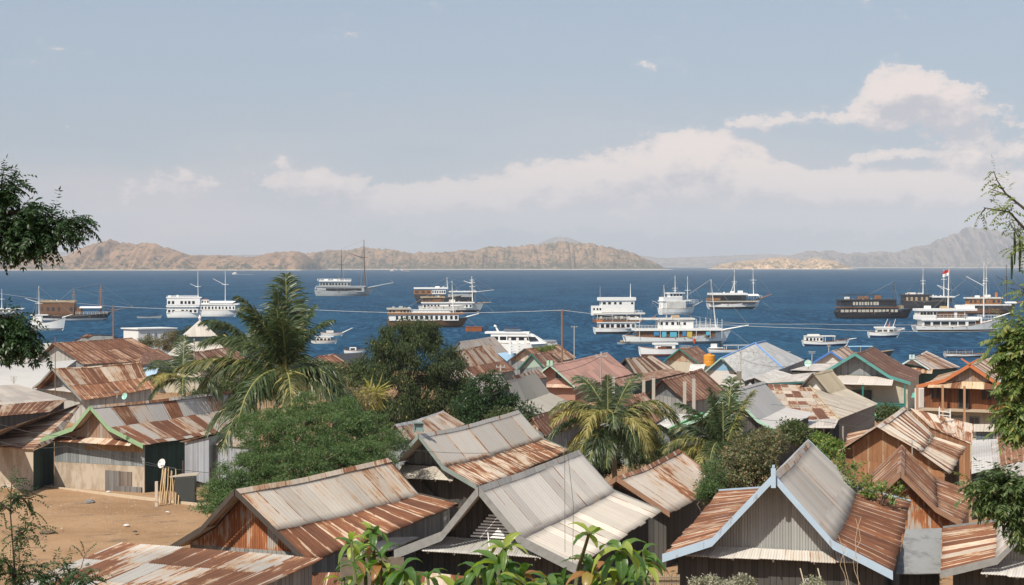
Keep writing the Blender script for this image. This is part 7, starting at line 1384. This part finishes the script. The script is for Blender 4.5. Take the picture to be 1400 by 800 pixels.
w7 = pole('thin pale pole before the brown striped roof, below the pavilion', 265.5, 463, 508, 190, .07, PG, name='metal_pole')
pole('thin grey pole left of the pavilion', 247, 463, 492, 225, .06, PG, name='metal_pole')
pole('short pale pole on the teal edged low roof', 1099.5, 520, 545, 160, .07, PG, name='metal_pole')
# concrete posts of an unfinished building
posts = [(838.5, 515, 545, 148, 'leftmost bare concrete post, behind the drooping palm'), (880, 520, 548, 146, 'bare concrete post at the end of the blotched low roof'), (893.5, 517, 552, 145, 'bare concrete post at the left side of the slate board gable'), (936, 522, 566, 141, 'bare concrete post in front of the slate board wall'), (948.5, 518, 568, 140, 'tallest rightmost bare concrete post before the brown rust roof')]
for (x, y0, y1, D, lb_) in posts:
    a = at(x, y0, D); gz = ground_z(D) - .3; b = MB(); b.box((a.x, D, gz), .27, .27, a.z - gz); 
    for s in (-.07, .07): b.bar((a.x + s, D, a.z), (a.x + s, D, a.z + .35), .012, n=4)
    tag(b.build('concrete_post', PC), lb_, 'post', 'bare concrete posts of an unfinished house')
# wires
WIRE = plain('pale_wire', (0.52, 0.52, 0.50), .6); WIRED = plain('dark_wire', (0.06, 0.06, 0.06), .7)
def wire(label, pts, r, mat, sag=0.0, n=14, name='power_line'):
    b = MB()
    for i in range(len(pts) - 1):
        a, c = Vector(pts[i]), Vector(pts[i + 1]); L = (c - a).length; prev = a
        for k in range(1, n + 1):
            t = k / n; q = a.lerp(c, t); q.z -= sag * 4 * t * (1 - t); b.bar(prev, q, r, n=4, cap=False); prev = q
    return tag(b.build(name, mat), label, 'wire', 'overhead wires across the bay view')
wire('overhead wire from the left edge to the brown pole, sagging', [at(-60, 392, 270), at(155, 419, 285)], .032, WIRE, .3)
wire('overhead wire from the brown pole toward the tall palm', [at(155, 419, 285), at(400, 423, 280)], .032, WIRE, .3)
wire('overhead wire from behind the palm to the reddish pole', [at(400, 422, 280), at(768, 424, 262)], .034, WIRE, .6)
wire('overhead wire from the reddish pole to the right edge', [at(768, 424, 262), at(1110, 449, 250), at(1440, 449, 250)], .030, WIRE, .5)
wire('second overhead wire crossing the right half just under the first', [at(900, 436, 262), at(1110, 443, 250), at(1440, 440, 250)], .024, WIRE, .3)
def wires(lst):
    for (lb_, pts, r, sag) in lst: wire(lb_, [at(*q) for q in pts], r, WIRED, sag, name='service_wire')
wires([('dark wire from the leaning double pole left over the pinkish roof', [(822, 487, 158), (745, 510, 150), (600, 525, 140)], .022, .4), ('dark wire from the leaning double pole down to the pinkish eave', [(822, 487, 158), (866, 505, 158)], .022, .3),
       ('dark wire low over the right hand grey and beige roofs', [(985, 555, 110), (1100, 572, 108), (1420, 590, 105)], .016, .5), ('dark wire above the rust hip roof to the right edge', [(985, 535, 120), (1130, 553, 118), (1420, 600, 112)], .016, .5), ('dark wire over the light grey hip roof', [(1012, 490, 172), (1100, 497, 170), (1420, 470, 180)], .02, .6),
       ('dark wire slanting over the front of the green trimmed house', [(-20, 573, 88), (95, 597, 88), (240, 640, 87)], .016, .2), ('lower dark wire slanting over the green trimmed house front', [(-20, 597, 87), (90, 610, 86), (340, 650, 85)], .016, .3),
       ('wire stretched over the grey and rust roof to the left palm', [(560, 615, 72), (700, 618, 72), (830, 600, 74)], .012, .1),
       ('thin dark drop wire hanging before the white lower roof', [(772, 600, 48), (772.5, 755, 46.5)], .009, .0), ('second thin drop wire hanging beside the first', [(774, 600, 48), (784, 690, 47), (783, 770, 46.5)], .009, .0)])
# antennas
def antenna(label, x, ytop, ybot, D, els=5, w_=.7):
    a, c = at(x, ytop, D), at(x, ybot, D); b = MB(); b.bar(c, a, .03 * D / 100, n=4)
    for i in range(els): q = a + Vector((0, 0, -.12 * i * D / 150)); b.bar(q - Vector((w_ / 2 * (1 - i * .1), .1, 0)), q + Vector((w_ / 2 * (1 - i * .1), -.1, 0)), .02 * D / 100, n=4)
    tag(b.build('tv_antenna', PG), label, 'antenna', 'television antennas on the roofs')
antenna('television antenna on the bleached white roof at far left', 19, 515, 525, 150); antenna('television antenna on the green trimmed house roof edge', 169, 588, 598, 96, 3, .4)
antenna('television antenna over the beige gable near the shore', 1110, 481, 505, 230, 2, 1.0); antenna('thin antenna between the blue and teal gables', 1133, 472, 482, 245, 2, .6)
antenna('television antenna standing on the orange gable house ridge', 1247, 602, 622, 84, 3, .5); antenna('bent antenna on the tan striped roof eave', 160, 535, 544, 150, 2, .5)
antenna('long boom antenna above the sky blue gable', 1030, 481, 486, 172, 1, 8.0)
# satellite dishes
def dish(label, x, y, D, rpx, mat, face=(-.5, -.8, .35)):
    c = at(x, y, D); r = rpx * D / F_PX; n = Vector(face).normalized(); a = n.orthogonal().normalized(); b_ = n.cross(a); gz = c.z - r * 1.6
    rt = root('satellite_dish', (c.x, c.y, gz), label, 'satellite dish'); m_ = MB(); N = 18; rings = [0, .4, .75, 1]
    P = [[c + (a * math.cos(2 * math.pi * i / N) + b_ * math.sin(2 * math.pi * i / N)) * r * q + n * (r * .28 * q * q) for i in range(N)] for q in rings]
    for k in range(3):
        for i in range(N): j = (i + 1) % N; m_.face([P[k][i], P[k][j], P[k + 1][j], P[k + 1][i]])
    m_.build('bowl', mat, rt); s = MB(); s.bar((c.x, c.y, gz), c - n * .03, .04, n=6); s.bar(c - b_ * r * .8 + n * .1, c + n * r * .9, .015, n=4); s.bar(c + n * r * .9, c + n * r * 1.05, .05, n=6); s.build('mount', PG, rt)
dish('white satellite dish standing behind the leaning bamboo poles', 222, 634, 92.5, 6.5, WHITE); dish('turquoise satellite dish on the tan striped roof corner', 171, 542, 152, 4.8, plain('turquoise', (0.30, 0.55, 0.48), .5)); dish('pale green satellite dish on the light roof below the royal blue gable', 1105, 497, 210, 5, plain('pale_green', (0.40, 0.58, 0.50), .5))
# orange water tank
D = 236; c = at(970, 497, D); b = MB(); r = 8 * D / F_PX; zt = at(0, 485, D).z; zb = c.z - .3
rt = root('water_tank', (c.x, D, zb), 'orange plastic water tank on a platform beside the sea green gable boards', 'water tank')
b.tube([(c.x, D, zb), (c.x, D, zb + (zt - zb) * .42), (c.x, D, zb + (zt - zb) * .47), (c.x, D, zb + (zt - zb) * .52), (c.x, D, zb + (zt - zb) * .93), (c.x, D, zt)], [r, r, r * .94, r, r, r * .8], 20)
OT = plain('tank_orange', (0.62, 0.27, 0.03), .45, .4, .06); b.build('tank', OT, rt); b = MB(); b.bar((c.x, D, zt), (c.x, D, zt + .18), r * .35, r * .33, 14); b.build('lid', OT, rt)
b = MB()
for sx in (-1, 1):
    for sy in (-1, 1): b.bar((c.x + sx * r * .75, D + sy * r * .75, ground_z(D) - .3), (c.x + sx * r * .75, D + sy * r * .75, zb - .1), .08)
b.box((c.x, D, zb - .12), r * 2.1, r * 2.1, .11); b.build('platform', WOOD, rt)
# small ridge box on the grey and rust roof house
c = at(572.5, 584, 77.8); b = MB(); w_ = .42
for sx in (-1, 1): b.box((c.x + sx * w_ / 2, c.y, c.z - .25), .05, .05, .5)
b.box((c.x, c.y, c.z + .18), .52, .2, .06); b.box((c.x, c.y, c.z - .2), .5, .12, .04); b.box((c.x, c.y + .05, c.z - .2), .40, .02, .38)
tag(b.build('ridge_lantern', plain('green_glass', (0.20, 0.27, 0.25), .3)), 'small open glass box on the gable peak before the grey roof', 'lantern')
# leaning bamboo poles, post, sacks by the yard
rs = np.random.RandomState(4); BAMBP = plain('bamboo_pole', (0.50, 0.35, 0.19), .6, .3, .2, 3.0)
for i in range(17):
    D = 90 + rs.rand() * 1.2; xb = 217 + i * 1.75 + rs.normal() * 1.2; xt = xb + rs.uniform(-1, 7) if i < 11 else xb + rs.uniform(-4, 2); yt = 634 + rs.rand() * 12 if i < 9 else 640 + rs.rand() * 18
    a = at(xb, 683, D); a.z = ground_z(D) - .1; c = at(xt, yt, D + .9); b = MB(); b.tube([a, a.lerp(c, .5) + Vector((rs.normal() * .03, 0, 0)), c], [.038, .034, .026], 6)
    o = b.build('bamboo_pole', BAMBP); tag(o, 'straw coloured bamboo pole in the sheaf leaning beside the dark green wall', 'bamboo pole', 'bamboo poles leaning by the yard')
b = MB(); a = at(214, 683, 89.5); b.box((a.x, a.y, ground_z(89.5) - .2), .16, .12, 1.55); tag(b.build('wooden_post', plain('pale_post', (0.55, 0.47, 0.37), .9)), 'pale square post left of the bamboo poles', 'post')
D = 90.5; a = at(251, 683, D); rt = root('stacked_crate', (a.x, D, ground_z(D)), 'dark tarpaulin covered stack with planks on top, right of the bamboo poles', 'stack')
b = MB(); b.box((a.x, D + .6, ground_z(D) - .3), 1.1, 1.2, 1.75, .1); b.build('cover', plain('dark_sheet', (0.055, 0.06, 0.058), .6), rt); b = MB()
for k in range(5): b.bar((a.x - .8 + .1 * k, D + .1 + .25 * k, ground_z(D) + 1.50), (a.x + .7, D + .2 + .2 * k, ground_z(D) + 1.6), .05, n=4)
b.build('planks', plain('bleached_wood', (0.48, 0.42, 0.34), .9), rt)
# low kerb wall at the far side of the yard, stones and litter
def grd(x, y, zs=0.0):
    for D in np.arange(50, 110, .1):
        if CAMH - (y - 362) * D / F_PX <= ground_z(D): return Vector(((x - 700) / F_PX * D, D, ground_z(D) + .05))
b = MB(); kp = [grd(*q) for q in ((-60, 657), (0, 661), (60, 667), (120, 674), (180, 681), (235, 688), (285, 693))]
for i in range(len(kp) - 1):
    a, c = kp[i], kp[i + 1]; za, zc_ = ground_z(a.y), ground_z(c.y); d = (c - a); d.z = 0; n = Vector((d.y, -d.x, 0)).normalized() * -.14
    b.hexa([(a.x, a.y, za - .5), (c.x, c.y, zc_ - .5), (c.x + n.x, c.y + n.y, zc_ - .5), (a.x + n.x, a.y + n.y, za - .5)], [(a.x, a.y, za + .13), (c.x, c.y, zc_ + .13), (c.x + n.x, c.y + n.y, zc_ + .13), (a.x + n.x, a.y + n.y, za + .13)])
tag(b.build('kerb_wall', plain('kerb', (0.50, 0.40, 0.29), .95, .1, .2, 2.0)), 'low earth coloured kerb wall along the far edge of the yard', 'wall')
rs = np.random.RandomState(8); Q = []
def pebble(c, r):
    o = [c + Vector((rs.uniform(-r, r), rs.uniform(-r, r), rs.uniform(0, r))) for _ in range(3)]; Q.append([o[0], o[1], o[2], o[0].lerp(o[2], .5) + Vector((0, 0, r * .4))])
for i in range(4200):
    D = 62 + 33 * rs.rand() ** .5; px_ = rs.uniform(-40, 290); zoff = ground_z(D) + .02; x = (px_ - 700) / F_PX * D; r = rs.uniform(.012, .04) * (1.6 if rs.rand() < .1 else 1); pebble(Vector((x, D, zoff + .05)), r)
o = quad_mesh('gravel', np.array(Q), plain('gravel', (0.46, 0.38, 0.30), .95, .1, .4, 5.0)); o['kind'] = 'stuff'
LW = plain('litter_white', (0.6, 0.6, 0.6), .6); LD = plain('litter_dark', (0.06, 0.055, 0.05), .9)
for nm, lb_, x, y, w_, mt in (('plastic_bag', 'white plastic bag lying in the middle of the yard', 173, 719, .14, LW), ('plastic_bag', 'white plastic bag near the right end of the yard', 229, 701, .12, LW), ('rag', 'dark rag in the middle of the yard', 185, 728, .15, LD), ('debris_pile', 'grey debris pile below the plastered wall', 123, 687, .38, plain('debris', (.2, .2, .2), .9, .1, .5, 8.0)), ('cooking_pot', 'white pot at the foot of the iron sheets', 148, 673, .12, LW), ('rag', 'dark flat rag toward the left of the yard', 63, 729, .4, plain('rag_brown', (0.12, 0.08, 0.05), .9))):
    c = grd(x, y); b = MB(); N = 9; pr = [(c.x + math.cos(6.283 * i / N) * w_ * rs.uniform(.6, 1.2), c.y + math.sin(6.283 * i / N) * w_ * rs.uniform(.8, 1.6), c.z + rs.uniform(-.03, .02)) for i in range(N)]
    hh = .03 if nm == 'rag' else w_ * .22; tp_ = [((p[0] - c.x) * .55 + c.x, (p[1] - c.y) * .55 + c.y, c.z + hh * rs.uniform(.6, 1.3)) for p in pr]; apex = (c.x, c.y, c.z + hh * 1.2)
    for i in range(N): j = (i + 1) % N; b.face([pr[i], pr[j], tp_[j], tp_[i]]); b.face([tp_[i], tp_[j], apex])
    tag(b.build(nm, mt), lb_, nm.replace('_', ' '))
# white chair frame on the roof before the veranda house, green slide, plants and poles
c = at(1284, 568, 108); b = MB()
for (x0_, y0_, x1_, y1_, r) in ((1284, 558, 1284, 572, .045), (1299, 560, 1299, 574, .045), (1284, 562, 1299, 564, .05), (1284, 567, 1299, 569, .04), (1284, 558, 1285, 556, .03)): b.bar(at(x0_, y0_, 108), at(x1_, y1_, 108), r, n=4)
tag(b.build('white_rail', WHITE), 'white wooden rail frame before the veranda of the timber house', 'rail')
b = MB(); q = [at(1188, 557, 150), at(1191, 556, 150), at(1199, 569, 146), at(1195, 570, 146)]; b.plate([tuple(v) for v in q], .25); tag(b.build('green_slide', GREENG), 'bright green board leaning below the teal balcony', 'board')
b = MB(); q = [at(1248, 537, 170), at(1258, 536, 170), at(1259, 543, 165), at(1246, 543, 165)]; b.plate([tuple(v) for v in q], .08); tag(b.build('canopy', plain('sea_green_sheet', (0.12, 0.45, 0.34), .6)), 'small sea green canopy between plum roofed and timber houses', 'canopy')
b = MB(); a = at(1262, 533, 160); b.box((a.x, a.y, ground_z(160) - .3), 1.3, 1.0, at(1262, 531, 160).z - ground_z(160) + .3, .3); tag(b.build('white_wall_block', WHITEW), 'narrow white wall left of the timber house veranda', 'wall')
# white ribbed pier frame before the yacht
b = MB()
for x in (697, 707.5, 718.5): a = at(x, 462, 275); b.box((a.x, 275, ground_z(275) - .3), .45, .45, a.z - ground_z(275) + .3)
for y_ in (470, 474, 478, 482): b.bar(at(697, y_, 275.1), at(718.5, y_, 275.1), .10, n=4)
tag(b.build('white_stair_frame', WHITE), 'white post and slat frame at the shore before the motor yacht', 'frame')
# posts and dark clutter under the near eaves, bamboo fence
for (x, yt, yb, D, lb_) in ((1086, 777, 830, 49, 'thin pale stick leaning under the grey gable, left one'), (1110, 777, 830, 49, 'thin pale stick leaning under the grey gable, right one')):
    b = MB(); b.bar(at(x + 8, yt, D), at(x + 22, yb, D - .4), .022, n=5); tag(b.build('leaning_stick', plain('pale_stick', (.45, .38, .28))), lb_, 'stick')
a = at(892, 782, 47.5); rt = root('bamboo_fence', (a.x, a.y, ground_z(47.5)), 'split bamboo fence between the white lower roof and the blue boards', 'fence'); b = MB(); rs = np.random.RandomState(3)
for k in range(30): q = at(884 + k * 1.5, 786 + rs.uniform(-3, 3), 47.5); b.bar((q.x, q.y, ground_z(47.5) - .2), (q.x + rs.normal() * .03, q.y, q.z), .022, n=5)
b.build('palings', plain('split_bamboo', (0.42, 0.32, 0.21), .8, .2, .3, 6.0), rt); b = MB()
for y_ in (790, 797): b.bar(at(883, y_, 47.4), at(929, y_, 47.4), .025, n=4)
b.build('fence_rail', WOOD, rt)
a = at(500, 770, 50.5); rt = root('bamboo_screen', (a.x, a.y, ground_z(50)), 'dark split bamboo screen below the pink and white lean-to strip', 'fence'); b = MB()
for k in range(58): q = at(466 + k * 1.5, 762 + rs.uniform(-1, 1), 50.5); b.bar((q.x, q.y, ground_z(50) - .2), (q.x, q.y, q.z), .024, n=5)
b.build('palings', plain('grey_bamboo', (0.20, 0.165, 0.13), .85, .2, .4, 6.0), rt)
b = MB(); b.bar(at(667, 728, 50.0), at(672, 780, 49.6), .02, n=5); tag(b.build('white_pipe', WHITE), 'thin white pipe slanting under the slatted gable vent', 'pipe')
# flowering shrubs at the bottom edge
for i, (x, lb_) in enumerate(((965, 'whitish flowering shrub at the bottom edge, left of the grey gable'), (1012, 'whitish flowering shrub at the bottom edge under the corrugated awning'), (1112, 'small grey green shrub at the bottom edge under the grey gable'))):
    tree('flower_shrub', lb_, (at(x, 860, 44).x, 44, ground_z(44)), [(x, 800 + i, 44, 22 if i < 2 else 12, 14, .5)], leaf_mat('flower', (0.20, 0.21, 0.13), (0.48, 0.44, 0.38), None, .3), seed=60 + i, clumps=46, crad=.13, per=40, leaf=(.07, .04), trunk_r=.04, cat='shrub', limbs=10)
# bare dry creeper stems before the rust lower roof of the blue boarded house
b = MB(); rs = np.random.RandomState(5)
for k in range(4):
    p = at(1160 + k * 5, 815, 46.5); d = Vector((rs.normal() * .1, 0, 1)); q = p.copy(); pts = [q.copy()]
    for s in range(7): q = q + (d + Vector((rs.normal() * .35 - .1, rs.normal() * .1, rs.normal() * .2))) * .24; pts.append(q.copy())
    if k in (2, 3): pts = [pt_ + Vector((0, 0, .5 * j / 7)) for j, pt_ in enumerate(pts)]
    b.tube(pts, [.009] * len(pts), 4)
tag(b.build('dry_creeper', plain('dry_stem', (0.42, 0.33, 0.22), .9)), 'bare dry stems climbing before the lower right rust roof', 'creeper')
